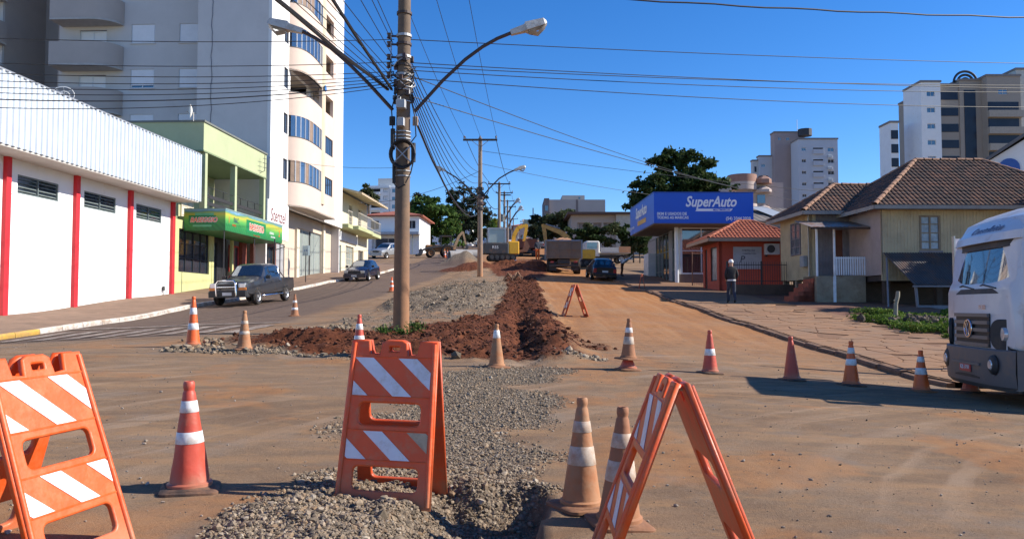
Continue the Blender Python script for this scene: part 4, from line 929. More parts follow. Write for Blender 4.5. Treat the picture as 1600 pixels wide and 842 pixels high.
# rear wing: recessed windows and curved balconies
XW0, XW1, YW = -9.3, -3.4, 23.2
wnd = [(x0,x1,17.45+FH*k,18.62+FH*k) for k in range(-4,4) for (x0,x1) in ((-8.63,-7.15),(-5.6,-4.2))]
MB().wall('y', YW, YW+.2, -13.2, XW1, 2, TOP, wnd+[(-11.9,-10.2,16.05+FH*k-.05,18.3+FH*k) for k in range(-4,4)]).build('wing_wall', TGREY, tw)
for (a, b, c, d) in wnd:
    o = framed_window(tw,'y',YW+.05,a,b,c,d,ALU,GL,2,1,.05,.06,sgn=-1)
    MB().box(a+.05,b-.05,YW+.03,YW+.06,c+(.17 if random.random()<.6 else .02),d-.03).build('roller_shutter', SHUT, o)
    MB().box(a-.06,b+.06,YW-.06,YW+.05,c-.07,c).build('sill', TGREY, o)
for k in range(-4,4):
    z = 15.85+FH*k
    o = framed_window(tw,'y',YW+.05,-11.9,-10.2,z+.15,z+2.4,ALU,SHUT,2,1,.05,.06,sgn=-1,name='balcony_door')
    r_ = 1.0; pts = [(-13.0,YW-.02),(-13.0,YW-1.35),(-10.6,YW-1.35)] + [(-10.6+1.5*math.sin(R(a)), YW-.02-1.33*math.cos(R(a))) for a in (15,30,45,60,75,90)]
    bm_ = MB(); n = len(pts); th = .12
    for i in range(n-1):
        (xa,ya),(xb,yb) = pts[i], pts[i+1]; bm_.quad((xa,ya,z),(xb,yb,z),(xb,yb,z+1.35),(xa,ya,z+1.35))
        q = lambda x, y: (x+(.12 if x < -12.5 else -.12*(x > -10.3)*max(0,(x+10.6)/1.5)), y+.12)
        (xc,yc),(xd,yd) = q(xa,ya), q(xb,yb); bm_.quad((xc,yc,z),(xd,yd,z),(xd,yd,z+1.35),(xc,yc,z+1.35)); bm_.quad((xa,ya,z+1.35),(xb,yb,z+1.35),(xd,yd,z+1.35),(xc,yc,z+1.35))
    bm_.build('balcony_parapet', TGREYB, tw, smooth=35); MB().prism(pts, z-.12, z+.02).build('balcony_slab', M('slab_pale',(.48,.45,.42),.9), tw)
# second wing further left
MB().box(-19.5,-13.2,28.5,28.7,2,TOP).build('deep_wall', TGREYB, tw); MB().box(-13.4,-13.2,23.4,28.5,2,TOP).build('return_wall', TGREYB, tw)
MB().box(-25,-17.6,24.2,24.4,2,TOP).build('far_wing_wall', TGREY, tw); MB().box(-17.8,-17.6,24.4,28.5,2,TOP).build('far_wing_return', TGREYB, tw)
for k in range(-3,4):
    z = 15.1+FH*k
    MB().box(-21.0,-17.3,22.7,24.2,z-.12,z).build('balcony_slab', M('slab_pale',(.48,.45,.42),.9), tw)
    f = MB(); f.box(-21,-17.3,22.7,22.82,z,z+1.3); f.box(-17.42,-17.3,22.82,24.2,z,z+1.3); f.build('balcony_parapet', TGREYB, tw)
MB().box(-25,-3.42,23.42,36,TOP-.3,TOP).build('wing_roof', TGREY, tw)

# white shop sign under the tower
ss = Lthing('shop_sign', 'white sign board with brown Stenzel lettering under the tower', 'sign')
MB().cbox(.95,1.06,20.45,24.05,5.25,7.4,.01).build('board', M('sign_white',(.78,.77,.75),.5,.03), ss)
BRN = M('print_brown', (.16,.03,.03), .5, .1)
text('lettering', 'Stenzel', 1.05, BRN, ss, (1.066, 22.2, 6.55), (0,0,math.pi/2), .004, shear=.12, xs=.86, bold=.004)
text('lettering', 'calçados', .36, M('print_lilac',(.5,.48,.56),.5), ss, (1.066, 22.6, 5.85), (0,0,math.pi/2), .004, shear=.2)
cb_ = Lthing('corner_shop', 'narrow shoe shop front under the white sign', 'shop'); cb_['label'] = 'narrow dark shop front under the white Stenzel sign'
MB().wall('x', .3, .1, 20.35, 24.1, 1.5, 5.3, [(20.6,22.0,1.5,4.9),(22.3,23.8,2.6,4.9)]).build('front_wall', M('brick_dark',(.16,.06,.045),.8,.3,9,.3,30), cb_)
framed_window(cb_,'x',.2,20.6,22.0,2.2,4.9,DKFR,GL,2,1,.06,.06,name='door'); framed_window(cb_,'x',.2,22.3,23.8,2.6,4.9,DKFR,GL,2,1,.06,.06)
# real-estate placard on a post in the pavement
def placard(label, y, txt):
    X, Y = Lw(2.4, y); z = zsl(2.4, y); t = thing('placard', label, 'sign', (X, Y, z), LRZ-.6)
    MB().tube([(0,0,-.05),(0,0,1.7)],.028,6).build('post', BLK, t); MB().box(-.3,.3,-.02,.02,1.6,2.2).build('board', M('placard_pale',(.45,.58,.62),.5,.05), t)
    text('lettering', txt, .2, M('print_blue',(.05,.12,.3),.5), t, (0,-.024,1.9)); return t
placard('pale blue board on a thin post in the left sidewalk', 23.3, 'V A')
X, Y = Lw(2.6,17.3); t = thing('thin_post', 'thin black iron post standing in the left sidewalk', 'post', (X,Y,zsl(2.6,17.3)))
MB().tube([(0,0,-.05),(0,0,2.6)],.035,8).build('shaft', BLK, t); MB().tube([(0,0,2.0),(.5,.2,2.2)],.02,6).build('arm', BLK, t)

# ------------------------------------------------------------------ cream two-storey building past the tower
cr2 = Lthing('balcony_building', 'cream two-storey building with railed balconies past the tower', 'building')
CY0, CY1 = 36.9, 49.0
CREAM2 = M('render_cream2', (.62,.56,.42), .9, .07, 1, .1, 40); TEAL = M('render_teal', (.50,.62,.56), .9, .05, 1); OLIVE = M('slab_olive', (.40,.42,.22), .85, .1, 1)
MB().wall('x', .2, 0, CY0, CY1, 2, 7.6, [(38.0,39.6,3.6,6.2),(41,43.6,4.2,6.3),(45.3,47.2,3.9,6.2)]).build('ground_wall', CREAM2, cr2)
framed_window(cr2,'x',.1,38.0,39.6,3.0,6.2,M('door_teal',(.34,.42,.42),.5),M('door_teal2',(.40,.47,.46),.5),2,1,.08,.06,name='door')
framed_window(cr2,'x',.1,41,43.6,4.2,6.3,CREAM,GREYGL,4,4,.05,.06); framed_window(cr2,'x',.1,45.3,47.2,3.9,6.2,CREAM,GL,2,2,.05,.06)
MB().box(.2,.3,37.4,44.6,6.6,7.3).build('name_board', M('board_pale',(.62,.64,.68),.5,.1,3), cr2)
MB().wall('x', .1, -.1, CY0, CY1, 7.6, 10.6, [(39.0,40.2,7.9,9.9),(42.4,43.5,7.8,9.9),(45.5,46.6,7.9,9.9)]).build('upper_wall', CREAM2, cr2)
for a, b in ((39.0,40.2),(42.4,43.5),(45.5,46.6)): framed_window(cr2,'x',.05,a,b,7.85,9.9,CREAM,GL,2,2,.06,.06)
MB().box(-.12,.12,36.88,38.6,7.6,11.4).build('teal_wall', TEAL, cr2)
for (a, b, x) in ((37.6,39.0,1.3),(39.3,44.6,1.7),(45.0,48.6,1.5)):
    MB().cbox(.15,x,a,b,7.45,7.75,.03).build('balcony_slab', OLIVE, cr2)
    o = MB(); o.tube([(x-.05,a+.05,8.8),(x-.05,b-.05,8.8)],.03,6); o.tube([(x-.05,a+.05,7.95),(x-.05,b-.05,7.95)],.02,5); o = o.build('balcony_rail', M('rail_cream',(.55,.5,.42),.6), cr2)
    n = int((b-a)/.35)
    for i in range(n+1): MB().tube([(x-.05,a+.06+i*(b-a-.12)/n,7.75),(x-.05,a+.06+i*(b-a-.12)/n,8.8)],.016,4).build('baluster', M('rail_cream',(.55,.5,.42),.6), o)
MB().add([(2.0,39,10.25),(2.0,49.2,10.25),(2.0,49.2,10.42),(2.0,39,10.42),(-4,39,11.9),(-4,49.2,11.9)],[(0,1,2,3),(3,2,5,4),(0,3,4),(1,5,2),(0,4,5,1)]).build('roof', M('roof_tan',(.42,.33,.22),.85,.15,2,.2,20), cr2)
MB().box(-6,-.1,CY0,CY1,2,10.4).build('body', CREAM2, cr2); MB().box(-3.5,.2,37.2,39.4,11.35,12.2).build('tank_box', M('tank_brown',(.3,.25,.2),.85), cr2)

# ------------------------------------------------------------------ houses and tower further up on the left
def simple_house(name, label, loc, rotz, w, d, h, wallm, roofm, rise=1.4, over=.5, wins=(), base=3.0, upper=None):
    t = thing(name, label, 'house', loc, rotz)
    MB().wall('y', 0, .2, -w/2, w/2, -base, h, [(a,b,c,e) for a,b,c,e in wins]).build('wall', wallm, t); MB().box(-w/2,w/2,.2,d,-base,h).build('body', wallm, t)
    for (a,b,c,e) in wins: framed_window(t,'y',.05,a,b,c,e,M('frame_white',(.6,.6,.58),.5),GL,2,1,.07,.06,sgn=-1)
    x0, x1, y0, y1 = -w/2-over, w/2+over, -over, d+over; rx = min(w,d)/2+over
    if w >= d: r0, r1 = (x0+rx,(y0+y1)/2,h+rise), (x1-rx,(y0+y1)/2,h+rise)
    else: r0, r1 = ((x0+x1)/2,y0+rx,h+rise), ((x0+x1)/2,y1-rx,h+rise)
    c = [(x0,y0,h),(x1,y0,h),(x1,y1,h),(x0,y1,h)]; lo = [(p[0],p[1],h-.15) for p in c]
    m = MB()
    if w >= d: m.quad(c[0],c[1],r1,r0); m.tri(c[1],c[2],r1); m.quad(c[2],c[3],r0,r1); m.tri(c[3],c[0],r0)
    else: m.tri(c[0],c[1],r0); m.quad(c[1],c[2],r1,r0); m.tri(c[2],c[3],r1); m.quad(c[3],c[0],r0,r1)
    for i in range(4): m.quad(lo[i],lo[(i+1)%4],c[(i+1)%4],c[i])
    m.quad(*lo); m.build('roof', roofm, t); return t
REDROOF = M('roof_red', (.32,.10,.06), .9, .2, 3, .3, 20)
wh2 = simple_house('white_house', 'white house with a red tiled roof behind the big pole', (-16.8, 112, gz(-16.8,112)), R(-3), 7.6, 10, 5.4, WHITE, REDROOF, 1.1, .6, [(-3.1,-1.9,3.4,4.7),(2.2,3.3,3.5,4.7),(-2.4,1.2,.1,2.2)])
MB().box(-3.9,4.0,-1.6,-.02,2.6,2.95).build('porch_canopy', M('canopy_grey',(.40,.42,.44),.6), wh2); MB().box(-3.2,-2.6,-1.4,0,-1,2.55).build('porch_wall', WHITE, wh2)
for x in (1.0,3.1): MB().cyl((x,-1.4,-.8),(x,-1.4,2.61),.06,n=8).build('porch_post', GREYFR, wh2)
wh3 = simple_house('dark_roof_house', 'small white house with dark eaves right behind the big pole', (-16.9, 130, gz(-16.9,130)), R(-6), 4.6, 8, 4.8, WHITE, M('roof_dark',(.12,.10,.09),.9,.2,3), .8, .9, [(-.4,.6,2.6,3.6)])
fb = thing('far_apartment_block', 'white apartment block far up the hill behind the big pole', 'apartment building', (*at(598,330,300).xy, 0), R(-8))
z0 = at(598,330,300).z; zt = at(598,290,300).z
MB().wall('y', 0,.3,-7.4,2.6, z0-25, zt, [(-4.6,-1.0,z0+1.2+3*i,z0+2.7+3*i) for i in range(-2,3)]+[(.2,2.0,z0+1.2+3*i,z0+2.7+3*i) for i in range(-2,3)]).build('wall', WHITE, fb)
for i in range(-2,3):
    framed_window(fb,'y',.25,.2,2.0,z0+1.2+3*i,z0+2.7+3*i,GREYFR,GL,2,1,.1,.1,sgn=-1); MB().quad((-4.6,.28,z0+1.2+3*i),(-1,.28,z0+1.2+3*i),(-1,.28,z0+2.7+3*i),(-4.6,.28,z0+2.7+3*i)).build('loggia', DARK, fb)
    MB().box(-4.7,-.9,-.9,0,z0+.3+3*i,z0+1.2+3*i).build('balcony', WHITE, fb)
MB().box(-7.4,6.3,.3,12,z0-25,zt).build('body', WHITE, fb); MB().box(3.2,6.3,-1.0,.3,z0-25,zt-.8).build('wing', WHITE, fb); MB().box(-2.5,4.5,2,8,zt,zt+3.0).build('roof_box', M('render_pale',(.62,.62,.6),.9), fb); MB().box(-7.6,2.8,-.2,.0,zt-1.2,zt-.6).build('cornice', M('render_pale',(.62,.62,.6),.9), fb)
for i in range(-2,3): MB().box(3.9,5.4,-1.03,-1.0,z0+.8+3*i,z0+2.2+3*i).build('window', GL, fb)
# ------------------------------------------------------------------ right side (street frame R)
def Rthing(name, label, cat, z=0.0): X, Y = Rw(0, 0); return thing(name, label, cat, (X, Y, z), RRZ)
def tile_plane(m, p0, p1, q0, q1, pitch=.2, row=.34, amp=.045, lift=.03):
    p0,p1,q0,q1 = map(Vector,(p0,p1,q0,q1)); ex = (p1-p0).normalized(); up = ((q0+q1)/2-(p0+p1)/2); up = (up-ex*up.dot(ex)); sl = up.length; up.normalize(); nr = ex.cross(up).normalized()
    if nr.z < 0: nr = -nr
    n = max(1,int(round(sl/row))); st = sl/n
    l0, r0 = 0.0, (p1-p0).dot(ex); l1, r1 = (q0-p0).dot(ex), (q1-p0).dot(ex)
    for i in range(n):
        t0, t1 = i/n, (i+1.12)/n; a, b = l0+(l1-l0)*(i+.5)/n, r0+(r1-r0)*(i+.5)/n
        k = math.floor(a/pitch)
        while k*pitch < b:
            u0, u1 = max(a,k*pitch), min(b,(k+1)*pitch); k += 1
            if u1-u0 < .03: continue
            jz = random.uniform(-.006,.006); vs = []
            for (tt, dz) in ((i*st-.02, lift+jz), ((i+1.1)*st, jz)):
                for j in range(5):
                    f = j/4; h = amp*math.sin(math.pi*f); vs.append(p0 + ex*(u0+(u1-u0)*f) + up*tt + nr*(h+dz))
            vs += [p0+ex*u0+up*(i*st-.02)+nr*(-.01), p0+ex*u1+up*(i*st-.02)+nr*(-.01)]
            m.add(vs, [(j,j+1,6+j,5+j) for j in range(4)]+[(10,11,4,3,2,1,0)])
def ridge(parent, a, b, mat, r=.11, step=.38):
    a, b = Vector(a), Vector(b); L_ = (b-a).length; n = max(1,int(L_/step)); d = (b-a)/n; me = None
    m = MB(); dl = d.normalized(); sd = dl.cross(Vector((0,0,1))).normalized(); up = sd.cross(dl).normalized()
    vs = []
    for t, k in ((0,1.12),(1.08,.92)):
        for j in range(7):
            th = math.pi*j/6; vs.append(d*t + sd*(r*k*math.cos(th)) + up*(r*k*math.sin(th)*.85-.03))
    m.add(vs, [(j,j+1,8+j,7+j) for j in range(6)]); me = m.mesh('ridge_tile', mat, 60)
    for i in range(n): inst('ridge_tile', me, parent, a+d*i+Vector((0,0,random.uniform(-.008,.012))), (0,0,random.uniform(-.03,.03)))
TILEB = M('tile_brown', (.185,.088,.052), .92, .4, 2.6, .3, 40, dirt=(.05,.04,.033), dirt_amt=.85, dscale=2.2)
TILER = M('tile_red', (.42,.12,.055), .85, .22, 5, .2, 40, dirt=(.25,.07,.04), dirt_amt=.5, dscale=7)
RIDGEM = M('tile_ridge', (.34,.18,.11), .9, .25, 5, .2, 40, dirt=(.15,.09,.06), dirt_amt=.6, dscale=8)
WOODY = M('wood_yellow', (.56,.46,.29), .85, .16, 3, .2, 40, dirt=(.36,.28,.18), dirt_amt=.5, dscale=1.5)
WOODD = M('wood_dark', (.07,.05,.04), .85, .2, 3); WOODP = M('wood_grey_lilac', (.22,.20,.21), .85, .15, 2); CONCR = M('concrete_dirty', (.33,.27,.19), .9, .2, 1.5, .2, 30, dirt=(.2,.12,.07), dirt_amt=.5)
PLAST = M('plaster_pink', (.42,.33,.29), .9, .12, 1.5)

# --- old wooden house
hs_ = Rthing('wooden_house', 'old yellow wooden house on stilts with brown tiled hip roofs', 'house')
def siding(parent, plane, c, u0, u1, z0, z1, holes=(), sgn=-1, mat=WOODY, step=.14, name='siding_wall'):
    m = MB(); m.wall(plane, c, c-sgn*.08, u0, u1, z0, z1, holes)
    o = m.build(name, mat, parent); b = MB(); u = u0+step
    while u < u1-.03:
        segs = [(z0,z1)]
        for h in holes:
            if h[0]-.03 < u < h[1]+.03: segs = [(z0,h[2]-.05),(h[3]+.05,z1)]
        for (a, d) in segs:
            if d-a < .05: continue
            if plane == 'x': b.box(min(c,c+sgn*.018),max(c,c+sgn*.018),u-.02,u+.02,a,d)
            else: b.box(u-.02,u+.02,min(c,c+sgn*.018),max(c,c+sgn*.018),a,d)
        u += step
    q = b.build('batten', mat, o); q['kind'] = 'stuff'; return o
siding(hs_, 'x', 14.26, 36.0, 39.85, 2.52, 5.55, [(37.15,38.35,3.7,5.25)])
wi = framed_window(hs_,'x',14.2,37.15,38.35,3.7,5.25,WOODP,M('old_glass',(.12,.14,.15),.15,.3,3),2,4,.06,.06,sgn=-1)
siding(hs_, 'y', 36.0, 14.26, 14.5, 2.52, 5.55); siding(hs_, 'y', 36.05, 14.5, 16.1, 2.6, 5.5, [(15.42,15.75,2.62,4.75)], mat=WOODP)
MB().box(15.42,15.75,36.08,36.12,2.62,4.75).build('door', M('door_brown',(.16,.055,.03),.6,.2,2), hs_)
MB().box(16.05,16.1,33,36.05,2.6,5.4).build('porch_side_wall', PLAST, hs_)
mw = siding(hs_, 'y', 33.0, 16.05, 25.6, 2.35, 5.4, [(17.66,18.52,3.62,5.08),(21.4,22.3,3.62,5.08)])
for a in (17.66,21.4):
    o = framed_window(hs_,'y',32.96,a,a+.86,3.62,5.08,M('wood_window',(.26,.20,.14),.8,.2,4),M('pane_pale',(.30,.36,.42),.25,.45,2.5),2,4,.07,.08,sgn=-1)
    MB().box(a-.06,a+.92,32.9,32.95,3.52,3.6).build('sill', WOODP, o)
MB().box(16.15,25.5,33.2,39.6,2.35,5.4).build('body', WOODD, hs_); MB().box(14.4,16.1,36.2,39.8,2.52,5.5).build('wing_body', WOODD, hs_)
for x in (16.3,18.5,21,23.5,25.4):
    for y in (33.2,36.4,39.4): MB().box(x-.12,x+.12,y-.12,y+.12,.6,2.36).build('stilt', WOODD, hs_)
for y in (36.2,38,39.6): MB().box(14.3,14.55,y-.12,y+.12,.8,2.53).build('stilt', CONCR, hs_)
MB().box(16.0,25.6,35.0,35.1,.6,2.3).build('cellar_wall', WOODD, hs_); MB().box(14.5,16,37.5,37.6,.6,2.5).build('cellar_wall', WOODD, hs_)
rz = Rw(0,0)
# roofs
r1 = MB(); EZ = 5.42; RX0, RX1, RY, RZ_ = 19.3, 22.4, 36.3, 8.0
tile_plane(r1, (15.5,32.4,EZ),(26.2,32.4,EZ),(RX0,RY,RZ_),(RX1,RY,RZ_))
tile_plane(r1, (15.5,40.2,EZ),(15.5,32.4,EZ),(RX0,RY,RZ_),(RX0,RY,RZ_)); tile_plane(r1, (26.2,32.4,EZ),(26.2,40.2,EZ),(RX1,RY,RZ_),(RX1,RY,RZ_))
tile_plane(r1, (26.2,40.2,EZ),(15.5,40.2,EZ),(RX1,RY,RZ_),(RX0,RY,RZ_))
ro = r1.build('roof_tiles', TILEB, hs_); ro['kind'] = 'stuff'
for a, b in (((15.5,32.4,EZ+.06),(RX0,RY,RZ_+.05)),((RX0,RY,RZ_+.05),(RX1,RY,RZ_+.05)),((26.2,32.4,EZ+.06),(RX1,RY,RZ_+.05)),((15.5,40.2,EZ+.06),(RX0,RY,RZ_+.05))): ridge(hs_, a, b, RIDGEM)
r2 = MB(); E2 = 5.55
tile_plane(r2, (13.75,35.5,E2),(16.3,35.5,E2),(16.2,38.0,7.1),(18.4,38.0,7.1)); tile_plane(r2, (13.75,40.4,E2),(13.75,35.5,E2),(16.2,38.0,7.1),(16.2,38.0,7.1)); tile_plane(r2, (17.5,40.4,E2),(13.75,40.4,E2),(18.4,38,7.1),(16.2,38,7.1))
ro = r2.build('wing_roof_tiles', TILEB, hs_); ro['kind'] = 'stuff'
for a, b in (((13.75,35.5,E2+.06),(16.2,38,7.15)),((16.2,38,7.15),(18.2,38,7.15)),((13.75,40.4,E2+.06),(16.2,38,7.15))): ridge(hs_, a, b, RIDGEM)
r3 = MB(); tile_plane(r3, (23.4,32.0,5.1),(31,32.0,5.1),(26.6,34.8,6.9),(28,34.8,6.9)); tile_plane(r3, (23.4,37.6,5.1),(23.4,32.0,5.1),(26.6,34.8,6.9),(26.6,34.8,6.9)); ro = r3.build('annex_roof_tiles', TILEB, hs_); ro['kind'] = 'stuff'
ridge(hs_, (23.4,32.0,5.16),(26.6,34.8,6.95), RIDGEM); MB().box(25.8,30.5,32.6,37,1,5.05).build('annex_wall', WOODY, hs_)
FASC = M('fascia_grey', (.30,.28,.25), .8, .15, 2)
MB().box(15.5,26.2,32.36,32.40,EZ-.14,EZ+.02).build('fascia_board', FASC, hs_); MB().box(15.46,15.5,32.4,40.2,EZ-.14,EZ+.02).build('fascia_board', FASC, hs_); MB().box(13.75,16.0,35.46,35.5,E2-.14,E2+.02).build('fascia_board', FASC, hs_); MB().box(13.71,13.75,35.5,40.4,E2-.14,E2+.02).build('fascia_board', FASC, hs_)
MB().box(15.5,26.1,32.4,33,EZ-.1,EZ-.07).build('eave_lining', WOODD, hs_); MB().box(13.76,14.26,35.5,40.3,E2-.1,E2-.07).build('eave_lining', WOODY, hs_); MB().box(14.26,15.9,35.5,36,E2-.1,E2-.07).build('eave_lining', WOODD, hs_)
# porch
MB().wall('y', 34.5, 34.7, 13.9, 16.05, .8, 2.6).build('porch_base', CONCR, hs_); MB().box(13.9,14.1,34.7,36,.8,2.6).build('porch_base_side', CONCR, hs_); MB().box(13.9,16.05,34.7,36.0,2.5,2.62).build('porch_floor', CONCR, hs_)
PORCHW = M('paint_white_old', (.82,.83,.85), .8, .1, 3, .1, 40, dirt=(.5,.47,.43), dirt_amt=.25)
for x in (13.95,14.72): MB().box(x-.035,x+.035,34.52,34.6,2.6,4.72).build('porch_post', PORCHW, hs_)
n = 13; bme = MB().box(-.03,.03,0,.025,0,.80).mesh('picket', PORCHW)
for i in range(n): inst('picket', bme, hs_, (14.80+i*(1.22/(n-1)), 34.5, 2.64))
MB().box(14.74,16.04,34.53,34.57,3.36,3.42).build('porch_rail', PORCHW, hs_); MB().box(14.62,14.74,34.46,34.50,1.3,2.6).build('drain_pipe', PORCHW, hs_)
pr = MB(); nn = 30
for i in range(nn):
    x0, x1 = 13.5+i*2.85/nn, 13.5+(i+1)*2.85/nn; h0, h1 = (.02 if i%2 else 0), (0 if i%2 else .02)
    pr.quad((x0,33.95,4.68+h0),(x1,33.95,4.68+h1),(x1,36.0,5.15+h1),(x0,36.0,5.15+h0))
pr.build('porch_roof', M('rusty_sheet',(.30,.27,.25),.6,.2,2,metal=.3,dirt=(.28,.10,.05),dirt_amt=.6,dscale=1.5), hs_)
MB().box(13.5,16.3,33.98,34.05,4.6,4.67).build('porch_beam', WOODD, hs_)
MB().cbox(14.02,14.24,36.3,36.75,3.1,3.6,.02).build('meter_box', M('meter_grey',(.28,.30,.31),.5), hs_); MB().tube([(14.2,36.1,2.6),(14.2,36.1,5.5)],.03,6).build('conduit', STEEL, hs_)
for i in range(6): MB().box(12.75+i*.22,13.95,34.75,35.9,.9,1.55+i*.19).build('stair_step', M('step_brick',(.30,.075,.04),.85,.25,4,.2,30), hs_)
# lean-to of corrugated sheet
sh = Rthing('lean_to_shed', 'rusty corrugated lean-to shed in front of the wooden house', 'shed')
m = MB(); nn = 56
for i in range(nn):
    f0, f1 = i/nn, (i+1)/nn; h0, h1 = (.03 if i%2 else 0), (0 if i%2 else .03)
    xa0, xa1 = 16.05+3.1*f0, 16.05+3.1*f1; xb0, xb1 = 16.35+2.8*f0, 16.35+2.8*f1
    m.quad((xb0,31.0,2.12+h0),(xb1,31.0,2.12+h1),(xa1,32.9,3.5+h1),(xa0,32.9,3.5+h0))
m.build('corrugated_roof', M('rusty_sheet_dark',(.10,.085,.08),.6,.25,2,metal=.4,dirt=(.23,.10,.05),dirt_amt=.5,dscale=1.2), sh)
for (x,y,z) in ((16.5,31.2,2.1),(18.9,31.1,2.1)): MB().tube([(x+.1,y,.6),(x,y,z)],.06,7).build('post', WOODP, sh)
MB().tube([(15.4,31.2,.8),(16.1,32.7,3.3)],.035,6).build('prop', WOODP, sh); MB().box(16.5,19,31.1,31.2,1.15,1.33).build('bottom_rail', WOODP, sh); MB().box(16.3,19.2,31.0,31.07,2.04,2.11).build('beam', WOODP, sh)
# stump post
p = at(1398,518,25.5); zz = gz(p.x,p.y); st_ = thing('stump_post', 'weathered broken wooden post in the weeds', 'post', (p.x,p.y,zsr(12.4,25.5)-.05))
MB().tube([(0,0,-.1),(.04,0,.3),(.06,.01,.6),(.13,.02,.86),(.14,.02,1.0)],[.075,.07,.066,.07,.06],8).build('trunk', M('old_wood',(.30,.26,.19),.9,.3,6,.4,30), st_, smooth=50); MB().tube([(.06,0,.62),(-.03,-.05,.72)],[.03,.02],6).build('snag', M('old_wood',(.30,.26,.19),.9), st_)

# --- guard house
gd = Rthing('guard_house', 'small red guard house with an orange tiled roof', 'guard house')
REDW = M('render_red', (.42,.075,.042), .85, .1, 1.5, .15, 40, low=(2.6,(.24,.10,.06)))
MB().wall('y', 42, 42.15, 11.76, 15.4, 1.2, 4.75, [(12.5,14.0,3.25,4.42)]).build('front_wall', REDW, gd)
MB().wall('x', 11.76, 11.9, 42.0, 45.35, 1.2, 4.75, [(42.5,43.75,2.65,4.48),(44.45,45.0,2.0,4.45)]).build('street_wall', REDW, gd); MB().box(11.9,15.4,45.2,45.35,1.2,4.75).build('back_wall', REDW, gd); MB().box(15.25,15.4,42.15,45.2,1.2,4.75).build('side_wall', REDW, gd)
framed_window(gd,'x',11.8,42.5,43.75,2.65,4.48,BLK,M('poster_glass',(.30,.30,.30),.2,.5,2.5),1,1,.06,.06,sgn=-1); MB().box(11.84,11.88,44.45,45.0,2.0,4.45).build('door', BLK, gd)
MB().box(12.5,14.0,41.97,42.06,3.25,4.42).build('notice_board', M('notice_grey',(.40,.42,.45),.5,.1,3), gd)
for (x,z,sz,s_) in ((13.3,4.22,.13,'PORTAL DA'),(13.35,4.06,.10,'CONSTRUTORA'),(12.85,4.22,.18,'#')): text('lettering', s_, sz, M('print_dark',(.06,.06,.08),.5), gd, (x,41.962,z)) if s_ != '#' else None
text('lettering','P',.5,M('print_dark',(.06,.06,.08),.5),gd,(12.95,41.962,3.75),shear=.2)
g1 = MB(); GE = 4.82
tile_plane(g1,(11.0,41.25,GE),(16.0,41.25,GE),(13.3,43.6,5.95),(14.0,43.6,5.95),.2,.32,.05); tile_plane(g1,(11.0,46,GE),(11.0,41.25,GE),(13.3,43.6,5.95),(13.3,43.6,5.95),.2,.32,.05); tile_plane(g1,(16,41.25,GE),(16,46,GE),(14.0,43.6,5.95),(14.0,43.6,5.95),.2,.32,.05); tile_plane(g1,(16,46,GE),(11,46,GE),(14,43.6,5.95),(13.3,43.6,5.95),.2,.32,.05)
o = g1.build('roof_tiles', TILER, gd); o['kind'] = 'stuff'
for a, b in (((11,41.25,GE+.05),(13.3,43.6,6.0)),((13.3,43.6,6.0),(14,43.6,6.0)),((16,41.25,GE+.05),(14,43.6,6.0))): ridge(gd, a, b, TILER, .09)
MB().box(11.0,16,41.21,41.25,GE-.16,GE+.01).build('fascia_board', M('fascia_tan',(.40,.27,.18),.8), gd); MB().box(10.96,11.0,41.25,46,GE-.16,GE+.01).build('fascia_board', M('fascia_tan',(.40,.27,.18),.8), gd); MB().box(11,16,41.25,46,GE-.12,GE-.09).build('eave_lining', M('lining_brown',(.16,.09,.06),.8), gd)
ac = Rthing('air_conditioner', 'white air conditioner unit on the red guard house wall', 'air conditioner')
MB().cbox(14.12,14.86,41.66,41.97,4.0,4.58,.02).build('case', M('ac_white',(.55,.56,.55),.5), ac)
MB().cyl((14.40,41.655,4.29),(14.40,41.64,4.29),.21,n=20).build('fan_grille', M('ac_dark',(.06,.06,.06),.6), ac); MB().box(14.2,14.3,41.9,42,3.9,4.0).build('bracket', BLK, ac)
# iron fence
fe = Rthing('iron_fence', 'black iron fence on a low wall before the guard house', 'fence')
MB().box(11.3,16.0,38.95,39.1,1.0,2.35).build('low_wall', M('wall_brown',(.13,.075,.05),.9,.2,2), fe)
pme = MB().tube([(0,0,2.35),(0,0,3.42),(0,0,3.5)],[.012,.012,.002],5).mesh('picket', BLK)
for i in range(40): inst('picket', pme, fe, (11.34+i*.116, 39.03, 0))
for z in (2.5,3.3): MB().box(11.3,16.0,39.02,39.05,z,z+.035).build('rail', BLK, fe)
for x in (11.3,13.0,14.6): MB().box(x-.035,x+.035,38.98,39.07,2.35,3.5).build('fence_post', BLK, fe)
# gate and low wall between guard house and dealer
gt = Rthing('mesh_gate', 'rusty brown mesh gate between guard house and car dealer', 'gate')
f = MB(); f.tube([(11.6,47.2,2.3),(11.6,47.2,4.5)],.035,6); MB().tube([(11.6,47.2,2.3),(11.6,47.2,4.5)],.035,6).build('gate_post', M('rust',(.20,.10,.06),.8), gt); MB().tube([(12.7,47.2,2.3),(12.7,47.2,4.5)],.035,6).build('gate_post', M('rust',(.20,.10,.06),.8), gt)
for z in (2.4,3.3,4.4): MB().tube([(11.6,47.2,z),(12.7,47.2,z)],.02,5).build('gate_rail', M('rust',(.20,.10,.06),.8), gt)
for i in range(9): MB().tube([(11.71+i*.11,47.2,2.4),(11.71+i*.11,47.2,4.4)],.008,4).build('gate_bar', M('rust',(.20,.10,.06),.8), gt)
MB().box(12.7,17,47.1,47.25,1.8,3.6).build('boundary_wall', M('wall_brown2',(.20,.13,.095),.9,.2,2), gt)

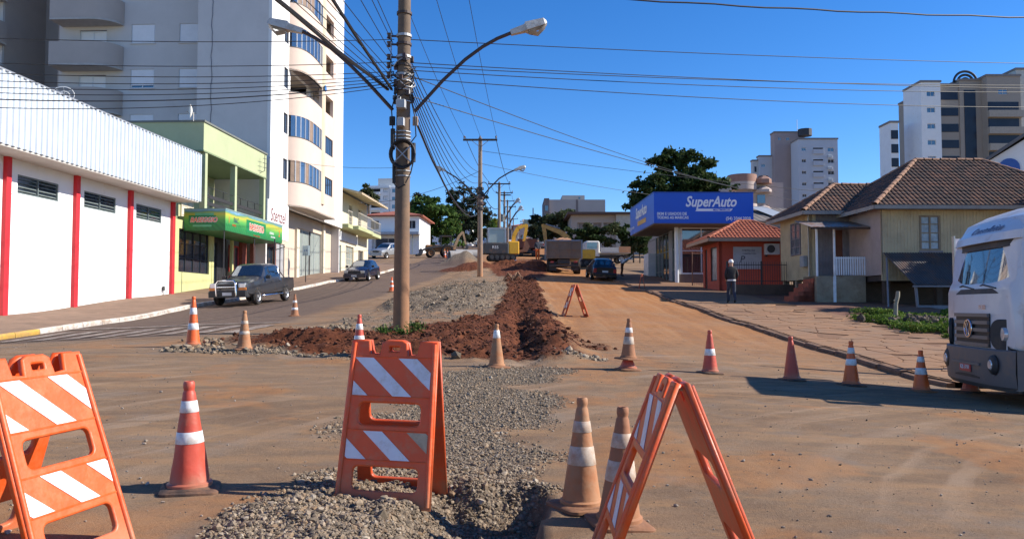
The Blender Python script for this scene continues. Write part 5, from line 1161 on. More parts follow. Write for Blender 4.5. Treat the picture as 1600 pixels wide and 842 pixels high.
# --- car dealer with the blue sign
sa = Rthing('car_dealer', 'glass fronted car dealer with a big blue SuperAuto sign', 'car dealer')
BLUE = M('sign_blue_panel', (.008,.09,.55), .4, .04, 1); GLD = glass('glass_shop', (.03,.035,.04), .05)
MB().box(9.5,15.55,48,56.6,6.3,8.15).build('sign_box', BLUE, sa); MB().box(9.55,15.5,48.05,56.55,6.24,6.3).build('soffit', M('soffit_brown',(.16,.13,.11),.8), sa)
MB().box(9.47,15.58,47.97,56.63,8.15,8.2).build('sign_cap', M('sign_blue_dark',(.008,.05,.3),.4), sa)
SW = M('sign_letter', (.82,.83,.85), .4, .02)
text('lettering','SuperAuto',.88,SW,sa,(12.95,47.985,7.58),shear=.28,bold=.022,xs=.80)
MB().add([(12.0,47.99,7.02),(14.15,47.99,7.02),(14.3,47.99,7.18),(12.16,47.99,7.18)],[(0,1,2,3)]).build('logo_bar', SW, sa); text('lettering','MULTIMARCAS',.155,BLUE,sa,(13.6,47.978,7.1),shear=.2,bold=.004)
text('lettering','0KM E USADOS DE',.235,SW,sa,(9.68,47.985,6.86),bold=.006,align='LEFT',xs=.92); text('lettering','TODAS AS MARCAS',.235,SW,sa,(9.68,47.985,6.63),bold=.006,align='LEFT',xs=.92); text('lettering','(54) 3344.2020',.27,SW,sa,(14.62,47.985,6.58),bold=.007,xs=.92)
o = text('lettering','SuperAuto',1.0,SW,sa,(9.485,52.3,7.5),(0,0,-math.pi/2),shear=.28,bold=.02,xs=.9)
MB().box(9.485,9.495,50.6,53.6,6.65,6.95).build('logo_bar', M('sign_yellow',(.6,.32,.03),.5), sa); text('lettering','(54) 3344.2020',.24,SW,sa,(9.485,55.6,6.7),(0,0,-math.pi/2))
WCOL = M('column_white', (.66,.68,.70), .35, .05, 2, metal=.2)
MB().cyl((11.3,50.0,1.9),(11.3,50.0,6.28),.13,n=14).build('column', WCOL, sa, smooth=40); MB().cyl((11.58,50.2,1.9),(11.58,50.2,6.28),.09,n=12).build('column', WCOL, sa, smooth=40)
fw = framed_window(sa,'y',50.1,11.6,15.5,3.3,6.25,WCOL,GLD,3,2,.09,.08,sgn=-1,name='shop_window'); MB().box(11.5,15.5,50.1,50.3,1.8,3.3).build('plinth', M('plinth_brown',(.16,.11,.09),.9), sa)
framed_window(sa,'x',11.5,50.3,52.0,2.4,6.25,GREYFR,GLD,1,3,.08,.08,sgn=-1,name='shop_window'); MB().box(11.45,11.7,52.0,53.0,2,6.25).build('pier', M('pier_grey',(.25,.25,.26),.7), sa)
framed_window(sa,'x',11.5,53.0,57.6,2.4,6.25,GREYFR,GLD,4,3,.07,.08,sgn=-1,name='shop_window'); MB().box(11.0,11.7,57.8,59.6,2.2,5.1).build('white_pillar', M('pillar_pale',(.55,.55,.56),.7), sa)
MB().box(11.8,18,50.4,62,2,6.2).build('body', M('dealer_wall',(.24,.23,.22),.85), sa); MB().box(11.8,19,50.3,62,6.2,6.32).build('roof', M('roof_dark2',(.14,.13,.12),.8), sa)
# --- billboard banner by the truck
bn = thing('banner', 'white printed banner board standing behind the truck', 'banner', (9.05,15.6,gz(9.05,15.6)), R(8))
MB().box(-.45,.45,-.015,.015,.25,2.65).build('board', M('banner_print',(.60,.58,.62),.5,.1,3,dirt=(.12,.03,.10),dirt_amt=.75,dscale=3.2), bn); MB().box(-.47,-.44,-.03,.03,-.1,2.7).build('frame_post', STEEL, bn); MB().box(.44,.47,-.03,.03,-.1,2.7).build('frame_post', STEEL, bn)
# ------------------------------------------------------------------ vehicles
TYRE = M('tyre', (.018,.017,.017), .9, .2, 8, .2, 40, dirt=(.12,.06,.035), dirt_amt=.35, dscale=6); RIM = M('rim_alloy', (.50,.50,.50), .35, .1, 4, metal=.7); CHROME = M('chrome', (.75,.76,.78), .15, .03, 3, metal=1.0)
BLKP = M('black_plastic', (.025,.025,.027), .6, .2, 6, dirt=(.10,.06,.04), dirt_amt=.3); CGL = glass('car_glass', (.012,.016,.02), .03); LAMP = M('lamp_clear', (.55,.57,.58), .15, .05, 5, metal=.4); AMBER = M('lamp_amber', (.75,.22,.03), .25, .05); REDL = M('lamp_red', (.40,.02,.02), .25, .05); PLATEM = M('plate_grey', (.55,.56,.57), .5)
def wheel(parent, x, y, r, w, side, rimm=None, n=24):
    'axle along local y'
    t = bpy.data.objects.new('wheel', None); COL.objects.link(t); t.parent = parent; t.location = (x, y, r); t.empty_display_size = .1
    m = MB(); m.lathe([(r*.62,-w/2),(r*.93,-w/2),(r,-w*.36),(r,w*.36),(r*.93,w/2),(r*.62,w/2),(r*.6,0),(r*.62,-w/2)], n, axis='y'); m.build('tyre', TYRE, t, smooth=40)
    q = MB(); s = side; q.lathe([(.001,s*w*.30),(r*.16,s*w*.34),(r*.18,s*w*.22),(r*.5,s*w*.24),(r*.58,s*w*.42),(r*.64,s*w*.46),(r*.64,s*w*.3)], n, axis='y')
    q.build('rim', rimm or RIM, t, smooth=35)
    for k in range(6):
        a = math.pi*k/3; c = (r*.36*math.cos(a), s*w*.235, r*.36*math.sin(a)); MB().cyl((c[0],c[1]-s*.005,c[2]),(c[0],c[1]+s*.012,c[2]),r*.085,n=8).build('rim_hole', BLKP, t)
    return t
class Loft:
    'x stations (front at -x), half ring from bottom centre to top centre'
    def __init__(s, st): s.st = st; s.K = len(st[0][1])
    def pt(s, u, v, sd):
        i = max(0,min(int(u), len(s.st)-2)); a = u-i; j = max(0,min(int(v), s.K-2)); b = v-j
        def g(i, j): x, r = s.st[i]; return Vector((x, sd*r[j][0], r[j][1]))
        return (g(i,j)*(1-b)+g(i,j+1)*b)*(1-a) + (g(i+1,j)*(1-b)+g(i+1,j+1)*b)*a
    def mesh(s):
        m = MB(); n = len(s.st)
        for sd in (-1,1):
            for i in range(n-1):
                for j in range(s.K-1):
                    m.quad(s.pt(i,j,sd), s.pt(i+1,j,sd), s.pt(i+1,j+1,sd), s.pt(i,j+1,sd))
        for e in (0,n-1):
            for j in range(s.K-1): m.quad(s.pt(e,j,-1), s.pt(e,j,1), s.pt(e,j+1,1), s.pt(e,j+1,-1))
        return m
    def patch(s, u0, u1, v0, v1, sd=1, off=.006, nu=4, nv=2, u0b=None, u1b=None):
        'u at v0: u0..u1; at v1: u0b..u1b'
        u0b = u0 if u0b is None else u0b; u1b = u1 if u1b is None else u1b; m = MB()
        def p(a, b):
            ua = u0+(u0b-u0)*b; ub = u1+(u1b-u1)*b; u = ua+(ub-ua)*a; v = v0+(v1-v0)*b; e = .02
            P = s.pt(u,v,sd); du = s.pt(u+e,v,sd)-s.pt(u-e,v,sd); dv = s.pt(u,v+e,sd)-s.pt(u,v-e,sd); n = du.cross(dv)
            if n.length < 1e-9: n = Vector((0,sd,.3))
            n.normalize()
            if n.dot(P-Vector((P.x,0,.7))) < 0: n = -n
            return P+n*off
        for i in range(nu):
            for j in range(nv): m.quad(p(i/nu,j/nv),p((i+1)/nu,j/nv),p((i+1)/nu,(j+1)/nv),p(i/nu,(j+1)/nv))
        return m
    def across(s, u0, u1, v, off=.006, w=1.0):
        'glass spanning both sides between stations at ring index >= v'
        m = MB(); ks = [v+(s.K-1-v)*k/4 for k in range(5)]
        for sd in (-1,1):
            for i in range(4):
                for k in range(4):
                    q = []
                    for (a, b) in ((i,k),(i+1,k),(i+1,k+1),(i,k+1)):
                        P = s.pt(u0+(u1-u0)*a/4, ks[b], sd); q.append((P.x-off*(1 if u1 > u0 else 1)*(1 if s.st[0][0] < P.x < 0 else 1), P.y, P.z+off))
                    m.quad(*q)
        return m
def ring(zb, zs, zbelt, zr, wb, ws, wbelt, wr): return [(0,zb),(wb,zb),(ws,zb+.12),(ws,zs),(wbelt,zbelt),(wr,zr-.06),(wr*.82,zr),(0,zr+.02)]
def car(label, loc, rotz, paint, kind='hatch', cat='car', scale=1.0, detail=True, plate=True):
    t = thing({'hatch':'parked_car','suv':'parked_car','pickup':'pickup_truck'}[kind], label, cat, loc, rotz); t.scale = (scale,)*3
    if kind == 'pickup':
        L_ = 5.1; hw = .87
        st = [(-2.55,ring(.5,.75,.86,.90,.70,.80,.78,.70)),(-2.42,ring(.38,.78,.92,.98,.74,.86,.84,.74)),(-1.9,ring(.34,.80,.97,1.04,.76,hw,.85,.76)),(-1.15,ring(.34,.82,1.02,1.11,.76,hw,.85,.76)),(-.95,ring(.34,.82,1.04,1.16,.76,hw,.85,.74)),(-.35,ring(.34,.82,1.05,1.64,.76,hw,.84,.64)),(-.1,ring(.34,.82,1.05,1.70,.76,hw,.84,.63)),(.75,ring(.34,.82,1.06,1.70,.76,hw,.84,.63)),(.98,ring(.34,.82,1.06,1.66,.76,hw,.84,.63)),(1.10,ring(.36,.82,1.05,1.12,.76,hw,.84,.76)),(1.14,ring(.36,.82,1.04,1.055,.76,hw,.86,.82)),(2.5,ring(.44,.82,1.04,1.055,.76,hw,.86,.82)),(2.55,ring(.5,.82,1.0,1.03,.74,.84,.84,.80))]
        wx, wr_, wsu, bsu, rear = (-1.62,1.48), .36, (4.08,4.95), (8.1,8.9), None
        sg = [(4.35,5.95,5.0,5.95),(6.08,7.4,6.08,7.4)]
    elif kind == 'suv':
        L_ = 4.7; hw = .91
        st = [(-2.35,ring(.45,.75,.92,.96,.72,.82,.8,.7)),(-2.2,ring(.34,.78,1.0,1.05,.78,.89,.86,.74)),(-1.2,ring(.32,.82,1.08,1.16,.8,hw,.88,.76)),(-1.0,ring(.32,.82,1.1,1.2,.8,hw,.88,.74)),(-.3,ring(.32,.82,1.12,1.68,.8,hw,.87,.68)),(.0,ring(.32,.82,1.12,1.76,.8,hw,.87,.67)),(1.0,ring(.32,.82,1.13,1.77,.8,hw,.87,.67)),(1.8,ring(.34,.82,1.13,1.74,.8,hw,.87,.66)),(2.2,ring(.4,.82,1.12,1.3,.78,.9,.86,.74)),(2.35,ring(.5,.82,1.05,1.1,.74,.86,.82,.72))]
        wx, wr_, wsu, bsu = (-1.45,1.4), .37, (3.08,3.95), (7.1,7.9); sg = [(3.4,4.95,4.0,4.95),(5.05,5.95,5.05,5.95),(6.05,6.9,6.05,6.7)]
    else:
        L_ = 4.0; hw = .84
        st = [(-2.0,ring(.40,.58,.70,.74,.66,.74,.72,.62)),(-1.88,ring(.28,.62,.78,.83,.70,.81,.79,.68)),(-1.0,ring(.24,.66,.88,.97,.72,hw,.81,.70)),(-.8,ring(.24,.66,.90,1.0,.72,hw,.81,.68)),(.0,ring(.24,.68,.93,1.40,.72,hw,.80,.60)),(.3,ring(.24,.68,.94,1.46,.72,hw,.80,.59)),(1.1,ring(.24,.7,.95,1.45,.72,hw,.80,.58)),(1.45,ring(.26,.7,.96,1.40,.72,hw,.80,.58)),(1.82,ring(.3,.7,.95,1.02,.72,.82,.79,.68)),(2.0,ring(.42,.7,.86,.9,.68,.78,.75,.64))]
        wx, wr_, wsu, bsu = (-1.25,1.22), .30, (3.08,3.95), (7.1,7.85); sg = [(3.35,4.95,4.05,4.95),(5.05,6.4,5.05,6.3)]
    lf = Loft(st); x0, x1 = st[0][0], st[-1][0]
    lf.mesh().build('body', paint, t, smooth=38)
    lf.across(wsu[0], wsu[1], 4.95, .008).build('windscreen', CGL, t, smooth=60); lf.across(bsu[0], bsu[1], 4.95, .008).build('rear_window', CGL, t, smooth=60)
    for sd in (-1,1):
        for (a,b,c,d) in sg: lf.patch(a,b,4.12,4.9,sd,.008,u0b=c,u1b=d).build('side_window', CGL, t)
        for w_ in wx:
            wheel(t, w_, sd*(hw-.05), wr_, .21, sd); m = MB(); r = wr_*1.16
            m.lathe([(.02,0),(r,0),(r,.012),(.02,.012)], 24, axis='y'); m.v = [(x+w_, sd*(hw+.001)+(y-.004)*sd, max(z+wr_, .2)) for x,y,z in m.v]; m.build('wheel_arch', BLKP, t)
        MB().cbox(-.62 if kind == 'hatch' else -.8, -.5 if kind == 'hatch' else -.66, sd*(hw+.13)-.1, sd*(hw+.13)+.1, st[4][1][4][1]+.02, st[4][1][4][1]+.17,.02).build('mirror', BLKP, t)
        fz = st[1][1][3][1]; fx = x0-.012
        hl = MB().cbox(x0-.03, x0+.14, min(sd*.46,sd*.76), max(sd*.46,sd*.76), fz-.02, fz+.15, .02); hl.build('headlight', LAMP, t)
        if kind == 'pickup': MB().cbox(x0-.035, x0+.12, min(sd*.47,sd*.8), max(sd*.47,sd*.8), fz-.13, fz-.025, .015).build('indicator', AMBER, t)
        MB().cbox(x1-.12, x1+.02, min(sd*.58,sd*.79), max(sd*.58,sd*.79), fz-.06, fz+.22, .02).build('tail_light', REDL, t)
        for xx in ([-.1,.8] if kind != 'hatch' else [.25]): MB().cbox(xx, xx+.16, sd*(hw-.005)-.015, sd*(hw-.005)+.03 if sd > 0 else sd*(hw-.005)+.015, st[4][1][4][1]-.14, st[4][1][4][1]-.10,.008).build('door_handle', BLKP, t)
    fz = st[1][1][3][1]
    MB().cbox(x0-.03,x0+.06,-.42,.42,fz-.06,fz+.12,.02).build('grille', BLKP, t); MB().cbox(x0-.10,x0+.25,-hw+.04,hw-.04,st[1][1][0][1]-.02,st[1][1][0][1]+.26,.05).build('front_bumper', BLKP if kind == 'pickup' else paint, t); MB().cbox(x1-.2,x1+.08,-hw+.05,hw-.05,st[-2][1][0][1]-.02,st[-2][1][0][1]+.24,.05).build('rear_bumper', CHROME if kind == 'pickup' else paint, t)
    if plate:
        MB().box(x0-.112,x0-.10,-.2,.2,st[1][1][0][1]+.06,st[1][1][0][1]+.19).build('number_plate', PLATEM, t); MB().box(x1+.082,x1+.092,-.2,.2,st[-2][1][0][1]+.28,st[-2][1][0][1]+.41).build('number_plate', PLATEM, t)
    return t
def paint(name, c, metal=.3, rough=.3): return M(name, c, rough, .05, 2, 0, metal=metal, coat=.5, dirt=(.22,.13,.08), dirt_amt=.1, dscale=1.5, low=(.35,(.22,.12,.07)))
def slope_rot(o, loc, heading):
    'set the vehicle on the slope; heading = direction of the front in world'
    h = Vector((heading[0], heading[1], 0)).normalized(); X, Y = loc[0], loc[1]; d = 1.3
    zf, zb_ = gz(X+h.x*d, Y+h.y*d), gz(X-h.x*d, Y-h.y*d); sd = Vector((h.y,-h.x,0)); zl, zr_ = gz(X+sd.x*.8,Y+sd.y*.8), gz(X-sd.x*.8,Y-sd.y*.8)
    f = Vector((h.x*2*d, h.y*2*d, zf-zb_)).normalized(); s_ = Vector((sd.x*1.6, sd.y*1.6, zl-zr_)).normalized(); up = s_.cross(f).normalized(); 
    if up.z < 0: up = -up
    y_ = up.cross(-f).normalized(); M3 = Matrix((-f, y_, up)).transposed(); o.rotation_euler = M3.to_euler(); o.location = (X, Y, (zf+zb_)/2+.01)
# grey pickup by the kerb, nose towards the camera
pk = car('dark grey double cab pickup with chrome bull bar at the left kerb', (0,0,0), 0, paint('paint_pickup',(.055,.055,.06),.5,.35), 'pickup', 'pickup')
hd = (-.12,-1); c = at(368,476,30.6); slope_rot(pk, (-10.75, 33.4), hd); pk.scale = (.90,.95,.95)
bb = MB(); bb.tube([(-2.72,-.42,.42),(-2.74,-.42,.9),(-2.70,-.34,1.04),(-2.70,.34,1.04),(-2.74,.42,.9),(-2.72,.42,.42)],.036,8); bb.tube([(-2.73,-.42,.78),(-2.73,.42,.78)],.03,8); bb.build('bull_bar', CHROME, pk, smooth=50)
rb = MB(); rb.tube([(1.25,-.66,1.04),(1.22,-.6,1.55),(1.2,-.45,1.62),(1.2,.45,1.62),(1.22,.6,1.55),(1.25,.66,1.04)],.035,8); rb.tube([(1.22,-.6,1.5),(1.8,-.68,1.06)],.03,6); rb.tube([(1.22,.6,1.5),(1.8,.68,1.06)],.03,6); rb.build('roll_bar', CHROME, pk, smooth=50)
for sd in (-1,1): MB().tube([(-1.1,sd*.84,.36),(-1.0,sd*.94,.36),(.95,sd*.94,.36),(1.05,sd*.84,.36)],.04,8).build('side_step', CHROME, pk, smooth=50)
c2 = car('dark blue hatchback parked at the left kerb before the cream building', (0,0,0), 0, paint('paint_navy',(.012,.018,.045),.3,.25), 'hatch'); slope_rot(c2, (-10.1,54), (-.10,-1)); c2.scale = (.92,)*3
for px, Y, kind, pm, lb, hd in ((604,96,'suv',paint('paint_silver',(.42,.42,.42),.6,.35),'silver off-road car beside the white house',(-.45,-1)),(650,121,'pickup',paint('paint_white_car',(.72,.72,.72),0,.35),'white double cab pickup beside the round green tree',(-.75,-1)),(736,150,'pickup',paint('paint_white_car',(.72,.72,.72),0,.35),'white pickup far up the hill right of the dark tree',(-1,-.4)),
    (752,165,'suv',paint('paint_dark_car',(.03,.03,.035),.3,.3),'dark van far up the hill beside the second pole',(-.1,-1)),(766,172,'hatch',paint('paint_black_car',(.02,.02,.022),.2,.3),'black car far up the hill just right of the second pole',(-.1,-1)),(800,140,'suv',paint('paint_white_car',(.72,.72,.72),0,.35),'white van behind the yellow excavator arm',(.1,1)),(843,150,'hatch',paint('paint_grey_car',(.2,.2,.22),.4,.3),'grey car far up the right lane beside the rusty dump truck',(0,1))):
    o = car(lb, (0,0,0), 0, pm, kind, 'pickup' if kind == 'pickup' else 'car', plate=False); slope_rot(o, ((px-800)*Y/FPX, Y), hd)
bk_ = car('black car parked in the shade beside the grey dump truck', (0,0,0), 0, paint('paint_black2',(.008,.008,.011),.2,.3), 'hatch', scale=1.06); slope_rot(bk_, ((941-800)*54/FPX, 55), (-.03,1)); bk_.scale = (.97,)*3
# ------------------------------------------------------------------ white truck entering from the right
TW_ = M('truck_white', (.60,.60,.62), .35, .06, 1.5, .02, 20, coat=.3, dirt=(.40,.28,.20), dirt_amt=.2, dscale=2); TGR = M('truck_grey', (.12,.11,.11), .55, .1, 3, .05, 40, dirt=(.22,.13,.08), dirt_amt=.35, dscale=3); TLG = M('truck_grille', (.17,.155,.145), .5, .1, 3, dirt=(.24,.15,.1), dirt_amt=.3)
tr = thing('truck', 'white cab-over truck entering the crossing from the right edge', 'truck', (7.13, 12.30, 0), R(-8.5)); tr.location.z = gz(7.6,12.8)-.12
# local: front at -x, driver side (towards the camera) at -y
hw = 1.22
def tring(zb, zt, w, wt, r=.12): return [(0,zb),(w-.05,zb),(w,zb+.08),(w,zb+(zt-zb)*.35),(w*.995,zb+(zt-zb)*.62),(wt,zt-r),(wt-r*.8,zt),(0,zt+.03)]
st = [(.0,tring(.98,1.80,1.10,1.08,.05)),(.03,tring(.94,1.86,1.17,1.12,.06)),(.09,tring(.92,1.95,1.21,1.14,.05)),(.14,tring(.92,2.42,hw,1.16,.06)),(.22,tring(.92,2.66,hw,1.16,.1)),(.32,tring(.92,2.84,hw,1.15)),(.62,tring(.92,2.99,hw,1.13)),(1.2,tring(.92,3.02,hw,1.10)),(2.05,tring(.92,3.02,hw,1.10)),(2.1,tring(.98,2.96,1.18,1.06))]
lf = Loft(st); lf.mesh().build('cab', TW_, tr, smooth=30)
# windscreen: curved glass standing just proud of the raked front
ws = MB(); N_ = 14
def wsx(y): return -.012 + .09*(abs(y)/1.1)**3
for i in range(N_):
    y0, y1 = -1.06+2.12*i/N_, -1.06+2.12*(i+1)/N_
    ws.quad((wsx(y0)+.02,y0,1.78),(wsx(y1)+.02,y1,1.78),(wsx(y1)+.15,y1,2.50),(wsx(y0)+.15,y0,2.50))
ws.build('windscreen', glass('truck_glass',(.03,.05,.08),.04), tr, smooth=60)
def curved(name, mat, z0, z1, x0, x1, ya=-1.1, yb=1.1, th=.05, n=14):
    m = MB()
    for i in range(n):
        y0, y1 = ya+(yb-ya)*i/n, ya+(yb-ya)*(i+1)/n; a0, a1 = wsx(y0), wsx(y1)
        A = [(a0+x0,y0,z0),(a1+x0,y1,z0),(a1+x1,y1,z1),(a0+x1,y0,z1)]; B = [(p[0]+th,p[1],p[2]) for p in A]
        m.quad(*A); m.quad(*B); m.quad(A[0],A[1],B[1],B[0]); m.quad(A[3],A[2],B[2],B[3])
    for y_ in (ya,yb): a = wsx(y_); m.quad((a+x0,y_,z0),(a+x0+th,y_,z0),(a+x1+th,y_,z1),(a+x1,y_,z1))
    return m.build(name, mat, tr, smooth=40)
curved('windscreen_band', BLKP, 2.40, 2.52, .105, .13, -1.08, 1.08, .03); curved('cowl', BLKP, 1.72, 1.80, -.02, .0, -1.04, 1.04, .05)
curved('sun_visor', TW_, 2.50, 2.62, .06, .10, -1.14, 1.14, .10); curved('roof_front', TW_, 2.62, 2.86, .10, .34, -1.13, 1.13, .2)
curved('upper_front_panel', TW_, 1.42, 1.72, -.055, -.03, -.98, .98, .06); curved('lower_front_panel', TW_, .92, 1.43, -.06, -.05, -1.0, 1.0, .06)
for i, z in enumerate((.96,1.07,1.18,1.29,1.40)): curved('grille_bar', TLG, z-.022, z+.03, -.10, -.10, -.60, .60, .05, 10)
curved('grille_back', BLKP, .93, 1.43, -.075, -.07, -.60, .60, .02, 10)
lg = bpy.data.objects.new('emblem', None); COL.objects.link(lg); lg.parent = tr; lg.location = (-.125,0,1.20)
tor = MB().tube([(0,.13*math.cos(a),.13*math.sin(a)) for a in [2*math.pi*i/24 for i in range(25)]],.014,6); tor.build('emblem_ring', CHROME, lg, smooth=60)
MB().tube([(0,.085,.08),(0,.035,-.105),(0,0,-.01),(0,-.035,-.105),(0,-.085,.08)],.012,5).build('emblem_lower_letter', CHROME, lg); MB().tube([(0,.04,.115),(0,0,.015),(0,-.04,.115)],.012,5).build('emblem_upper_letter', CHROME, lg); MB().cyl((.01,0,0),(.03,0,0),.125,n=20).build('emblem_disc', BLKP, lg)
# bumper
bp_ = MB(); N2 = 18
def bx_(y): return -.14 + .17*(abs(y)/1.2)**4
prof = [(0.0,.92),(-.02,.9),(-.03,.62),(-.01,.40),(.06,.33),(.3,.33)]
for i in range(N2):
    y0, y1 = -1.21+2.42*i/N2, -1.21+2.42*(i+1)/N2
    for k in range(len(prof)-1):
        (a,z0),(b,z1) = prof[k], prof[k+1]; bp_.quad((bx_(y0)+a,y0,z0),(bx_(y1)+a,y1,z0),(bx_(y1)+b,y1,z1),(bx_(y0)+b,y0,z1))
    bp_.quad((bx_(y0),y0,.92),(bx_(y1),y1,.92),(.35,y1,.92),(.35,y0,.92))
bp_.build('bumper', TGR, tr, smooth=35)
for s in (-1,1): MB().box(.03,1.05,min(s*1.21,s*1.1),max(s*1.21,s*1.1),.36,.92).build('bumper_side', TGR, tr)
curved('bumper_intake', BLKP, .47, .80, -.15, -.14, -.45, .45, .02, 8); curved('intake_bar', TGR, .66, .70, -.185, -.18, -.5, .5, .04, 8)
pl = MB(); pl.box(-.185,-.175,-.2,.2,.55,.68); pl.build('number_plate', M('plate_red',(.45,.04,.05),.4), tr)
o = text('plate_text','IQL 3731',.085,WHT,tr,(-.188,0,.615),(0,0,-math.pi/2))
for s in (-1,1):
    y = s*.82; x = bx_(y)-.05
    MB().lathe([(.001,-.02),(.09,-.02),(.13,.0),(.15,.03),(.16,.02)],18,(x+.01,y,.70),'x').build('fog_lamp', BLKP, tr, smooth=40); MB().lathe([(.001,.0),(.06,-.005),(.08,.01)],14,(x-.015,y,.70),'x').build('fog_lens', LAMP, tr, smooth=40)
    y = s*.93; x = wsx(y)-.07; q = plate('headlight_housing',[rrect(-.19,.19,-.22,.2,.13,6)],.05,BLKP,tr,.01); q.location = (x+.02,y,1.14); q.rotation_euler = (0,0,-math.pi/2-s*.5)
    MB().lathe([(.001,-.02),(.09,-.01),(.11,.03)],18,(x-.005,y,1.14),'x').build('headlight_lens', LAMP, tr, smooth=40)
    MB().cbox(.12,.42,min(s*1.16,s*1.27),max(s*1.16,s*1.27),.98,1.46,.04).build('corner_deflector', TW_, tr)
    MB().cbox(.35,.5,min(s*1.0,s*1.1),max(s*1.0,s*1.1),2.80,2.86,.01).build('marker_lamp', AMBER, tr)
    wheel(tr, 1.45, s*1.06, .5, .30, s, M('rim_steel',(.45,.45,.44),.5,.1,3,metal=.3)); wheel(tr, 5.2, s*.95, .5, .5, s, M('rim_steel',(.45,.45,.44),.5)); wheel(tr, 6.5, s*.95, .5, .5, s, M('rim_steel',(.45,.45,.44),.5))
    # door, window, red stripe
    MB().box(.55,1.85,min(s*1.223,s*1.235),max(s*1.223,s*1.235),1.0,2.02).build('door', TW_, tr); 
    MB().add([(.62,s*1.228,1.98),(1.8,s*1.228,1.98),(1.8,s*1.165,2.62),(.85,s*1.165,2.62)],[(0,1,2,3)]).build('side_window', glass('truck_side_glass',(.20,.26,.24),.1), tr)
    MB().box(.6,1.85,min(s*1.236,s*1.24),max(s*1.236,s*1.24),1.36,1.60).build('red_stripe', REDT, tr); MB().cbox(1.55,1.75,min(s*1.236,s*1.26),max(s*1.236,s*1.26),1.66,1.70,.008).build('door_handle', BLKP, tr)
    MB().box(.75,1.1,min(s*1.236,s*1.239),max(s*1.236,s*1.239),1.1,1.28).build('door_emblem', BLKP, tr)
    mi = MB().tube([(.65,s*1.15,2.45),(.6,s*1.38,2.42),(.6,s*1.42,2.0)],.02,6); mi.build('mirror_arm', BLKP, tr); MB().cbox(.55,.67,s*1.45-.11,s*1.45+.11,1.95,2.42,.03).build('mirror', BLKP, tr)
    MB().box(.95,2.0,min(s*1.2,s*1.0),max(s*1.2,s*1.0),.95,1.02).build('wheel_arch', BLKP, tr); MB().box(2.15,2.9,min(s*1.18,s*.6),max(s*1.18,s*.6),.45,.95).build('fuel_tank', TGR, tr)
for i in range(2):
    MB().tube([(-.03+.02,-.7+i*.75,1.80),(.0,-.25+i*.75,1.86),(.02,-.1+i*.75,1.84)],.012,5).build('wiper', BLKP, tr)
text('lettering','Constellation',.20,M('print_truck',(.16,.18,.25),.4),tr,(.165,-.05,2.70),(R(-42),0,-math.pi/2),shear=.25,depth=.004)
text('lettering','19.320',.09,CHROME,tr,(-.06,-.35,1.52),(0,0,-math.pi/2),depth=.004)
MB().box(2.2,8.0,-.45,.45,.75,1.0).build('chassis', BLKP, tr)
MB().cbox(2.5,8.2,-1.25,1.25,1.05,2.35,.03).build('cargo_body', TW_, tr)
# ------------------------------------------------------------------ utility poles
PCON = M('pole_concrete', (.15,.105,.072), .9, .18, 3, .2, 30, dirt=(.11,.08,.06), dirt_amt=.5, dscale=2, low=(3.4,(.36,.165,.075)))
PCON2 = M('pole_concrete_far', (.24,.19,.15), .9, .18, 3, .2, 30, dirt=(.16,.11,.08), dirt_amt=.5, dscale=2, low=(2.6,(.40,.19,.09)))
ARMM = M('lamp_arm_steel', (.07,.05,.045), .6, .2, 4, metal=.3, dirt=(.12,.05,.03), dirt_amt=.4); HEADM = M('lamp_head_grey', (.55,.53,.48), .5, .15, 4, dirt=(.25,.2,.16), dirt_amt=.4, dscale=5); WOODX = M('crossarm_wood', (.06,.05,.045), .9, .2, 3); PORC = M('insulator', (.07,.035,.025), .3, .2, 5); CABLE = M('cable_black', (.012,.012,.014), .6, .2, 4); GALV = M('galvanised', (.42,.42,.42), .5, .1, 5, metal=.5)
def lamp(pole, pts, head_end, s=1.0):
    m = MB().tube(pts, .04*s, 8); arm = m.build('lamp_arm', ARMM, pole, smooth=50)
    a, b = Vector(pts[-1]), Vector(head_end); d = (b-a); L_ = d.length; d.normalize(); side = Vector((0,1,0)); up = side.cross(d).normalized()
    if up.z < 0: up = -up
    def sec(t, w, h0, h1): c = a+d*(t*L_); return [c+side*(-w)+up*h0, c+side*w+up*h0, c+side*w*.8+up*h1, c-side*w*.8+up*h1]
    rs = [sec(-.02,.06*s,-.05*s,.06*s), sec(.40,.09*s,-.06*s,.09*s), sec(.44,.15*s,-.07*s,.12*s), sec(.95,.14*s,-.05*s,.10*s), sec(1.02,.09*s,-.02*s,.04*s)]
    m = MB()
    for i in range(len(rs)-1):
        for k in range(4): m.quad(rs[i][k], rs[i][(k+1)%4], rs[i+1][(k+1)%4], rs[i+1][k])
    m.add(rs[0],[(0,1,2,3)]); m.add(rs[-1],[(0,1,2,3)]); m.build('lamp_head', HEADM, arm)
    c0, c1 = a+d*(.46*L_)-up*.075*s, a+d*(.94*L_)-up*.055*s; m = MB(); vs = []
    for c in (c0, (c0+c1)/2-up*.10*s, c1): vs += [c-side*.12*s, c-side*.05*s-up*.05*s, c+side*.05*s-up*.05*s, c+side*.12*s]
    for i in range(2):
        for k in range(3): m.quad(vs[i*4+k],vs[i*4+k+1],vs[i*4+4+k+1],vs[i*4+4+k])
    m.build('lamp_lens', M('lamp_lens',(.35,.36,.36),.15,.1,5), arm, smooth=60); return arm
